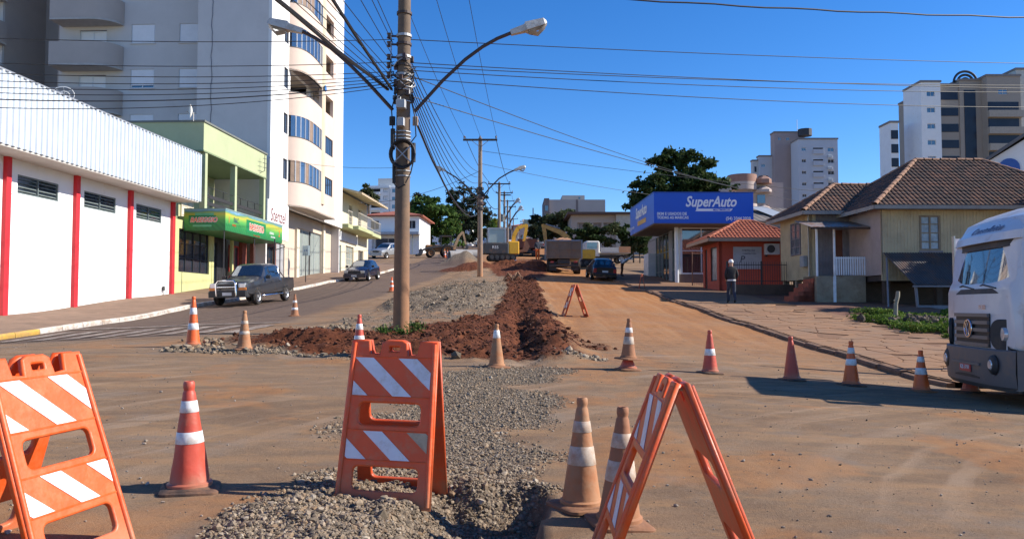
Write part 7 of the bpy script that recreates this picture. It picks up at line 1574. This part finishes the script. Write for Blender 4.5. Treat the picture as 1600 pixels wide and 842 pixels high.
# --- centre skyline
c = at(898,340,150); s = 150/FPX; fl = thing('far_flats', 'plain pale block of flats on the hilltop in the centre', 'building', (c.x,150,0)); FP = M('render_far_pale',(.42,.38,.35),.9,.05,.4); zt = at(898,312,150).z
MB().box((858-898)*s,(946-898)*s,0,12,8,zt).build('body', FP, fl); MB().box((850-898)*s,(858-898)*s,-.5,10,8,zt+.2).build('stair_tower', M('render_far_dark',(.20,.17,.16),.9), fl); MB().box((880-898)*s,(916-898)*s,3,9,zt,at(898,302,150).z).build('roof_box', FP, fl); MB().box((900-898)*s,(903.5-898)*s,-.05,0,12,zt).build('seam', M('render_far_dark',(.20,.17,.16),.9), fl)
for py in (322,336): MB().box((851-898)*s,(856-898)*s,-.6,-.5,at(855,py+8,150).z,at(855,py,150).z).build('window', GL, fl)
MB().box((906-898)*s,(909-898)*s,2.9,3,at(900,308,150).z,at(900,305,150).z).build('window', GL, fl)
c = at(936,360,104); s = 104/FPX; lh = thing('low_far_house', 'low beige house with large shaded windows above the hedge', 'house', (c.x,104,0)); zt = at(936,336,104).z; zb = at(936,362,104).z; LW = M('render_low',(.40,.35,.30),.9,.05,.6)
hol = [((902-936)*s,(922-936)*s,zb,zt-1.0),((927-936)*s,(940-936)*s,zb,zt-1.0),((943-936)*s,(957-936)*s,zb,zt-1.0)]
MB().wall('y',0,.3,(893-936)*s,(962-936)*s,5,zt,hol).build('wall', LW, lh)
for (a,b_,z0,z1) in hol: framed_window(lh,'y',.25,a,b_,z0,z1,M('frame_tan',(.3,.26,.22),.7),M('curtain_tan',(.20,.17,.15),.6),2,1,.08,.08,sgn=-1)
MB().box((893-936)*s,(990-936)*s,.3,9,5,zt).build('body', LW, lh); MB().box((962-936)*s,(990-936)*s,-.6,.3,5,zt+.1).build('end_block', M('render_low2',(.46,.43,.36),.9), lh); MB().box((886-936)*s,(992-936)*s,-1.0,9.5,zt,zt+.3).build('roof', M('roof_brown_flat',(.11,.07,.055),.85), lh)
lg_ = thing('lattice_billboard', 'small flat-roofed structure with a red rail far up the hill', 'building', (*at(838,350,170).xy,0)); s = 170/FPX; MB().box(-5*s,5*s,0,3,10,at(838,345,170).z).build('wall', FP, lg_); MB().box(-7*s,6*s,-.3,.2,at(838,337,170).z-.3,at(838,337,170).z).build('rail', REDROOF, lg_); MB().tube([(-5*s,0,15),(-5*s,0,at(838,325,170).z)],.12,5).build('mast', BLK, lg_)
for k, (px, Y, w_, h_, mt, lb_) in enumerate(((705,175,9,4.5,WHITE,'small white house between the dark tree and the second pole'),(776,260,12,5,FP,'tiny flat-topped block far up behind the poles'),(830,220,10,5,FP,'tiny pale house at the top of the street'),(1010,130,12,4,LW,'pale house behind the dealer roof'))):
    X = (px-800)*Y/FPX; simple_house('far_house', lb_, (X,Y,gz(X,Y)), 0, w_, 8, h_, mt, REDROOF if k in (0,2) else M('roof_dark',(.12,.10,.09),.9), 1.2, .5, [(-w_*.3,-w_*.1,1.2,2.6),(w_*.1,w_*.3,1.2,2.6)])
# far hillside woods closing the horizon
n = 26000; a = rng.uniform(-1,1,n); fx = a*900; fy = 330+rng.uniform(0,120,n)+np.abs(a)*60; fz = zg(fx,fy)+rng.uniform(0,1,n)**.7*(6+7*fbm(fx*.02,fy*.02,4)); o = inst('far_woods', leaves('far_woods', np.stack([fx,fy,fz],1), 2.0, LF_D, .8, .3), None); tag(o, 'dark belt of far woods along the hilltop', 'woods', kind='stuff')
# ------------------------------------------------------------------ machines
YEL = M('machine_yellow', (.72,.38,.02), .5, .1, 3, dirt=(.35,.17,.06), dirt_amt=.3, dscale=3); MGREY = M('machine_grey', (.045,.045,.048), .6, .15, 3, dirt=(.2,.1,.05), dirt_amt=.3); RUST = M('truck_rust', (.20,.075,.045), .8, .2, 2, dirt=(.11,.05,.035), dirt_amt=.5); BODYG = M('tipper_grey', (.19,.15,.115), .8, .15, 2, .1, 20, dirt=(.24,.15,.085), dirt_amt=.5, dscale=1.5); CAGE = M('cab_frame_blue', (.30,.36,.42), .5, .1, 3)
def boom(parent, name, pts, w, mat):
    m = MB()
    for i in range(len(pts)-1):
        (x0,z0,h0),(x1,z1,h1) = pts[i], pts[i+1]; d = Vector((x1-x0,0,z1-z0)).normalized(); nr = Vector((-d.z,0,d.x))
        A = [Vector((x0,s*w,z0))+nr*(k*h0) for s in (-1,1) for k in (-1,1)]; B = [Vector((x1,s*w,z1))+nr*(k*h1) for s in (-1,1) for k in (-1,1)]
        m.quad(A[0],A[1],B[1],B[0]); m.quad(A[2],A[3],B[3],B[2]); m.quad(A[0],A[2],B[2],B[0]); m.quad(A[1],A[3],B[3],B[1]); m.quad(A[0],A[1],A[3],A[2]); m.quad(B[0],B[1],B[3],B[2])
    return m.build(name, mat, parent)
def bucket(parent, x, z, mat, s=1.0, w=.4): 
    MB().prism([(x,z),(x+.1*s,z+.05*s),(x+.35*s,z-.45*s),(x+.15*s,z-.8*s),(x-.4*s,z-.85*s),(x-.5*s,z-.7*s),(x-.1*s,z-.6*s),(x,z-.35*s)],-w,w,'y').build('bucket', mat, parent)
def tracks(parent, x0, x1, y, r, w, mat):
    n = 8; poly = [(x1+r*math.sin(math.pi*i/n), r+r*math.cos(math.pi*i/n)) for i in range(n+1)]+[(x0-r*math.sin(math.pi*i/n), r-r*math.cos(math.pi*i/n)) for i in range(n+1)]
    t = MB().prism(poly, y-w/2, y+w/2, 'y').build('track', mat, parent)
    for i in range(5): xx = x0+(x1-x0)*i/4; MB().cyl((xx,y-w/2-.02,r),(xx,y+w/2+.02,r),r*.62,n=10).build('track_roller', MGREY, t)
X, Y = (783-800)*68/FPX, 68.0
ex = thing('mini_excavator', 'small yellow and black excavator with its arm folded, left of the dump truck', 'excavator', (X,Y,gh(X,Y)-.05), R(8))
for s_ in (-1,1): tracks(ex, -.9, .9, s_*.75, .28, .34, TYRE)
MB().box(-.6,.6,-.5,.5,.4,.6).build('undercarriage', MGREY, ex); MB().cbox(-1.55,.55,-.85,.85,.6,1.5,.08).build('engine_housing', MGREY, ex); MB().cbox(.56,1.45,-.7,.75,.6,1.65,.06).build('front_housing', YEL, ex)
text('lettering','R55',.34,WHT,ex,(-.6,-.862,1.1))
f = MB(); 
for x in (-1.15,.25):
    for y in (-.75,.1): f.box(x-.05,x+.05,y-.05,y+.05,1.5,2.65)
f.box(-1.2,.3,-.8,.15,2.65,2.75); f.box(-1.2,-1.1,-.8,.15,2.1,2.16); f.build('cab_frame', CAGE, ex); MB().box(-1.12,.22,-.72,-.70,1.52,2.64).build('cab_glass', GREYGL, ex); MB().box(-1.12,-1.1,-.7,.1,1.55,2.6).build('cab_glass', GREYGL, ex); MB().box(-.7,-.2,-.5,-.1,1.5,2.2).build('seat', BLKP, ex)
boom(ex,'boom',[(1.0,1.4,.14),(1.1,2.2,.17),(1.45,2.85,.16),(2.2,3.1,.12)],.13,YEL); boom(ex,'stick',[(2.2,3.15,.12),(2.1,2.4,.13),(1.95,1.7,.10)],.10,YEL); bucket(ex,2.0,1.75,M('bucket_rust',(.20,.09,.05),.7),1.2); MB().tube([(1.3,1.6,.0),(1.3,1.6,.0)],.01).build('pin', STEEL, ex) if False else None
MB().cyl((1.25,0,1.7),(1.6,0,2.6),.055,n=8).build('boom_cylinder', STEEL, ex)
X, Y = (870-800)*74/FPX, 74.0
ex2 = thing('large_excavator', 'large yellow excavator with raised arm behind the dump truck', 'excavator', (X+2.1,Y,gh(X+2.1,Y)), R(0)); ex2.scale = (.74,)*3; YELD = M('machine_yellow_dirty',(.46,.27,.07),.7,.2,3,dirt=(.30,.16,.07),dirt_amt=.5)
for s_ in (-1,1): tracks(ex2, -1.5, 1.5, s_*1.0, .42, .5, TYRE)
MB().box(-1,1,-.8,.8,.6,.95).build('undercarriage', MGREY, ex2); MB().cbox(-1.6,1.9,-1.2,1.2,.95,2.1,.1).build('engine_housing', YEL, ex2); MB().cbox(-1.6,-.2,-1.2,-.2,2.1,3.1,.08).build('cab', YEL, ex2); MB().box(-1.5,-.3,-1.22,-1.205,2.2,2.95).build('cab_glass', GL, ex2)
boom(ex2,'boom',[(-.6,2.0,.28),(-1.4,3.6,.30),(-2.3,4.3,.30),(-4.5,5.15,.18)],.2,YELD); boom(ex2,'stick',[(-4.6,5.35,.16),(-4.35,4.4,.24),(-4.15,2.2,.14)],.15,YELD); bucket(ex2,-4.15,2.2,MGREY,1.6,.6); MB().cyl((-2.4,0,4.8),(-4.2,0,5.35),.07,n=8).build('stick_cylinder', STEEL, ex2)
def dump_truck(label, px, Y, mat, matside, w, h, rot, cab=True, s=1.0):
    X = (px-800)*Y/FPX; t = thing('dump_truck', label, 'dump truck', (X,Y,gh(X,Y)), rot); t.scale = (s,)*3
    # local: rear at y=0 facing the camera, cab further away (+y)
    hw = w/2; zb = 1.15
    MB().add([(-hw+.1,0,zb),(hw-.1,0,zb),(hw,0.1,h),(-hw,0.1,h),(-hw+.1,4.6,zb),(hw-.1,4.6,zb),(hw,4.6,h),(-hw,4.6,h)],[(0,1,2,3),(1,5,6,2),(4,0,3,7),(0,4,5,1),(4,7,6,5)]).build('tipper_body', matside, t)
    tg = MB().box(-hw+.06,hw-.06,-.06,.0,zb+.02,h-.1).build('tailgate', mat, t)
    for x in (-hw+.05,-.45,.45,hw-.13): MB().box(x,x+.09,-.12,-.062,zb,h-.05).build('tailgate_rib', mat, tg)
    for z in (zb+.05,(zb+h)/2,h-.15): MB().box(-hw+.04,hw-.04,-.11,-.062,z-.04,z+.04).build('tailgate_rail', mat, tg)
    for sd in (-1,1):
        for k in range(5): MB().box(min(sd*hw,sd*(hw+.07)),max(sd*hw,sd*(hw+.07)),.3+k*1.0,.4+k*1.0,zb,h).build('body_rib', matside, t)
        for y in (.9,2.2,5.6): wheel_y(t, sd*(hw-.3), y, .5, .45 if y < 5 else .28, sd)
        MB().cbox(min(sd*.75,sd*1.0),max(sd*.75,sd*1.0),-.04,.04,.82,.95,.01).build('tail_lamp', REDL, t); MB().box(min(sd*.55,sd*1.1),max(sd*.55,sd*1.1),.2,.23,.25,.9).build('mud_flap', BLKP, t)
    MB().box(-.45,.45,.1,6.2,.75,1.1).build('chassis', MGREY, t); MB().box(-1.1,1.1,-.05,.05,.55,.68).build('rear_bar', MGREY, t)
    ld = MB(); 
    for i in range(8):
        for j in range(8):
            q = [(-hw+.12+(w-.24)*a/8, .15+4.3*b_/8, h-.12+.45*math.sin(math.pi*a/8)*math.sin(math.pi*b_/8)+.05*math.sin(a*3+b_*2)) for a,b_ in ((i,j),(i+1,j),(i+1,j+1),(i,j+1))]; ld.quad(*q)
    ld.build('load', M('load_earth',(.30,.15,.075),.95,.3,3,.4,20), t)
    if cab: MB().cbox(-1.15,1.15,4.9,6.6,.8,2.75,.12).build('cab', M('cab_white_old',(.5,.5,.5),.5,.1,2), t); MB().box(-.9,.9,4.885,4.9,1.9,2.5).build('rear_window', GL, t)
    return t
def wheel_y(parent, x, y, r, w, side):
    t = bpy.data.objects.new('wheel', None); COL.objects.link(t); t.parent = parent; t.location = (x,y,r); t.empty_display_size = .1
    MB().lathe([(r*.55,-w/2),(r*.94,-w/2),(r,-w*.38),(r,w*.38),(r*.94,w/2),(r*.55,w/2)],20,axis='x').build('tyre', TYRE, t, smooth=40); MB().lathe([(.001,side*w*.2),(r*.2,side*w*.3),(r*.5,side*w*.25),(r*.56,side*w*.46)],16,axis='x').build('rim', M('rim_steel',(.45,.45,.44),.5), t, smooth=40)
dump_truck('grey dump truck seen from behind beside the black car', 881, 60, BODYG, M('tipper_side_blue',(.20,.25,.32),.6,.1,2,dirt=(.3,.18,.1),dirt_amt=.3), 2.7, 2.55, R(-2))
dump_truck('rusty red dump truck further up between the excavators', 824, 104, RUST, RUST, 2.3, 2.35, R(0), s=1.0)
# white flatbed across the road
X, Y = (945-800)*86/FPX, 86.0; ft = thing('flatbed_truck', 'white flatbed truck standing across the road behind the black car', 'truck', (X,Y,gz(X,Y)+.1), R(4)); WC = M('cab_white_far',(.60,.60,.57),.5,.08,2,dirt=(.4,.3,.2),dirt_amt=.3)
MB().cbox(-2.2,-.7,-1.0,1.0,.7,2.35,.12).build('cab', WC, ft); MB().box(-2.1,-1.0,-1.01,-1.0,1.5,2.15).build('side_window', GL, ft); MB().box(-.6,2.6,-1.1,1.1,1.05,1.2).build('bed', WC, ft); MB().box(-.6,1.3,-1.12,-1.06,1.2,1.65).build('side_board', WC, ft); MB().box(1.35,2.6,-1.12,-1.06,1.1,1.75).build('side_board', M('board_orange',(.55,.28,.14),.7), ft); MB().box(-2.0,2.5,-.4,.4,.6,.9).build('chassis', MGREY, ft); MB().cbox(-3.4,-2.25,-.9,.9,.6,1.35,.1).build('yellow_hood', YEL, ft)
for x in (-1.7,1.6):
    for sd in (-1,1): wheel(ft, x, sd*.9, .42, .26, sd)
# backhoe tractor
X, Y = (690-800)*98/FPX, 98.0; bh = thing('backhoe_tractor', 'dirty orange backhoe tractor by the concrete pipes', 'tractor', (X,Y,gz(X,Y)), R(12)); TO = M('tractor_orange',(.35,.15,.04),.7,.2,3,dirt=(.15,.08,.05),dirt_amt=.5)
for sd in (-1,1): wheel(bh, .6, sd*.85, .75, .42, sd, TO); wheel(bh, -1.4, sd*.8, .48, .3, sd, TO)
MB().cbox(-2.0,-.1,-.5,.5,.7,1.5,.08).build('bonnet', TO, bh); MB().box(-.2,1.4,-.6,.6,.8,1.2).build('platform', TO, bh); MB().box(-.2,1.2,-.75,.75,2.55,2.65).build('canopy', MGREY, bh)
for x in (-.15,1.1):
    for y in (-.65,.65): MB().box(x-.04,x+.04,y-.04,y+.04,1.2,2.55).build('canopy_post', MGREY, bh)
bucket(bh,-2.7,1.0,MGREY,1.0,1.0); boom(bh,'loader_arm',[(.1,1.4,.12),(-1.8,1.1,.12),(-2.7,.7,.1)],.7,MGREY); boom(bh,'backhoe_boom',[(1.5,1.0,.16),(2.1,2.6,.16),(2.6,3.2,.12)],.12,M('arm_tan',(.40,.26,.14),.7)); boom(bh,'backhoe_stick',[(2.6,3.2,.12),(3.0,1.6,.10)],.1,M('arm_tan',(.40,.26,.14),.7)); bucket(bh,3.0,1.6,MGREY,.8,.3)
# concrete pipes
PIPE = M('pipe_concrete',(.30,.29,.28),.9,.12,2,.15,30,dirt=(.2,.13,.09),dirt_amt=.3)
for k, (px, Y, ang) in enumerate(((722,88,R(25)),(732,91,R(20)))):
    X = (px-800)*Y/FPX; t = tag(MB().lathe([(.42,0),(.56,0),(.56,-2.6),(.42,-2.6),(.42,0)],24,axis='x').build('concrete_pipe', PIPE, None, smooth=40, loc=(X+1,Y,gh(X,Y)+.58), rot=(0,0,ang)), ('concrete drain pipe lying on the heap left of the excavator','second concrete drain pipe lying right behind the first')[k], 'pipe', 'concrete pipes')
# scrap roots on the red earth
X, Y = (803-800)*47/FPX, 47.0; o = thing('root_tangle', 'tangle of dry roots on the red earth before the dump truck', 'roots', (X,Y,gh(X,Y)))
for k in range(9): a = random.uniform(0,6.28); MB().tube([(0,0,0),(.4*math.cos(a),.2*math.sin(a),.3+random.uniform(0,.3)),(.8*math.cos(a),.4*math.sin(a),random.uniform(.0,.6))],[.07,.05,.02],6).build('root', M('dry_root',(.22,.12,.07),.9), o, smooth=50)

# ------------------------------------------------------------------ people
def person(label, loc, rotz, joints, radii, edges, mats, zsplit, extra=None, scale=1.0):
    me = bpy.data.meshes.new('person_skin'); me.from_pydata([Vector(j) for j in joints], edges, []); ob = bpy.data.objects.new('person_tmp', me); COL.objects.link(ob)
    sk = ob.modifiers.new('s','SKIN'); sk.use_smooth_shade = True; ss_ = ob.modifiers.new('d','SUBSURF'); ss_.levels = 2
    for i, r in enumerate(radii):
        v = me.skin_vertices[0].data[i]; v.radius = r if isinstance(r,(tuple,list)) else (r,r); v.use_root = (i == 0)
    dg = bpy.context.evaluated_depsgraph_get(); dg.update(); m2 = bpy.data.meshes.new_from_object(ob.evaluated_get(dg)); bpy.data.objects.remove(ob)
    m2.materials.clear()
    for m in mats: m2.materials.append(m)
    for p in m2.polygons: p.material_index = zsplit(p.center)
    t = thing('person', label, 'person', loc, rotz); t.scale = (scale,)*3; m2.name = 'body'; inst('body', m2, t); return t
def std(pose=None):
    J = [(0,0,.95),(0,.01,1.15),(0,.0,1.38),(0,-.01,1.50),(0,-.03,1.60),(0,-.035,1.70), (.17,0,1.42),(.25,.03,1.15),(.20,-.12,.98),(.19,-.17,.92), (-.17,0,1.42),(-.25,.03,1.15),(-.20,-.12,.98),(-.19,-.17,.92), (.09,0,.90),(.11,-.01,.50),(.11,.04,.10),(.12,-.12,.05), (-.09,0,.90),(-.10,-.02,.50),(-.09,.06,.10),(-.10,-.10,.05)]
    Rr = [(.17,.13),(.17,.12),(.19,.12),(.06,.06),(.085,.10),(.075,.09),(.075,.08),(.06,.06),(.045,.05),(.04,.05),(.075,.08),(.06,.06),(.045,.05),(.04,.05),(.10,.10),(.075,.08),(.055,.06),(.05,.04),(.10,.10),(.075,.08),(.055,.06),(.05,.04)]
    E = [(0,1),(1,2),(2,3),(3,4),(4,5),(2,6),(6,7),(7,8),(8,9),(2,10),(10,11),(11,12),(12,13),(0,14),(14,15),(15,16),(16,17),(0,18),(18,19),(19,20),(20,21)]
    if pose: J = pose(J)
    return J, Rr, E
SKIN = M('skin',(.42,.24,.16),.6,.05); JACK = M('jacket_black',(.014,.014,.017),.85,.2,6,.2,30); JEAN = M('jeans',(.028,.034,.055),.85,.2,8,.2,40); SHOE = M('shoe',(.03,.03,.03),.6); HAIR = M('hair',(.02,.015,.012),.8); ORG = M('trousers_orange',(.75,.13,.02),.8,.1,5); DKSH = M('shirt_dark',(.03,.035,.05),.85,.1,5); LTSH = M('shirt_pale',(.36,.42,.50),.85,.1,5)
def split(shirt_bottom=.98):
    def f(c):
        if c.z > 1.52: return 3
        if c.z < .12: return 2
        if abs(c.x) > .15 and c.z < 1.0 and c.z > .8 and abs(c.x) > .16 and c.y < -.08: return 3
        return 0 if c.z > shirt_bottom else 1
    return f
px_, Yp = 1143, 33.0; X = (px_-800)*Yp/FPX
def walk(J):
    J = [list(j) for j in J]; J[15] = [.10,-.14,.50]; J[16] = [.10,-.12,.10]; J[17] = [.11,-.27,.06]; J[19] = [-.09,.06,.49]; J[20] = [-.08,.22,.13]; J[21] = [-.09,.10,.04]
    for a in (8,9): J[a][0] -= .03; J[a+4][0] += .03
    return [tuple(j) for j in J]
J, Rr, E = std(walk)
pp = person('person in a black jacket, jeans and white cap seen from behind on the right sidewalk', (X,Yp,zsr(8.8,33)), R(180), J, Rr, E, [JACK,JEAN,SHOE,SKIN], split(.97), scale=1.0)
MB().lathe([(.001,.13),(.06,.12),(.095,.07),(.105,.01),(.103,-.01)],16,(0,-.035,1.685)).build('cap', M('cap_white',(.72,.70,.68),.8,.1,6), pp, smooth=60); MB().add([(-.08,-.11,1.68),(.08,-.11,1.68),(.06,-.22,1.665),(-.06,-.22,1.665)],[(0,1,2,3)]).build('cap_peak', M('cap_white',(.72,.70,.68),.8), pp); MB().lathe([(.150,-.03),(.172,-.03),(.172,.03),(.15,.03)],18,(0,0,.95)).build('shirt_hem', M('shirt_white',(.55,.55,.55),.8), pp)
X, Yp = (840-800)*66/FPX, 66.0; J, Rr, E = std(); w1 = person('worker in dark shirt and bright orange trousers on the red earth', (X,Yp,gh(X,Yp)), R(20), J, Rr, E, [DKSH,ORG,SHOE,SKIN], split(.93)); MB().lathe([(.001,.14),(.07,.12),(.10,.06),(.12,.0)],12,(0,-.035,1.69)).build('hat', DKSH, w1, smooth=60)
def bent(J):
    out = []
    for i, j in enumerate(J):
        x, y, z = j
        if i in (1,2,3,4,5,6,7,8,9,10,11,12,13): a = R(58); dz, dy = z-.95, y; y, z = dy*math.cos(a)-dz*math.sin(a), .95+dz*math.cos(a)+dy*math.sin(a)
        if i in (7,8,9,11,12,13): z -= .12*(i%4 != 3)+.15; y += .1
        out.append((x,y,z))
    return out
X, Yp = (972-800)*57/FPX, 57.0; J, Rr, E = std(bent)
w2 = person('person in a pale shirt bending down beside the car dealer', (X,Yp,gz(X,Yp)+.1), R(70), J, Rr, E, [LTSH,M('trousers_rust',(.16,.06,.035),.85),SHOE,HAIR], lambda c: 2 if c.z < .12 else (1 if c.z < .93 and c.y > -.12 else (3 if c.y < -.62 else 0)))
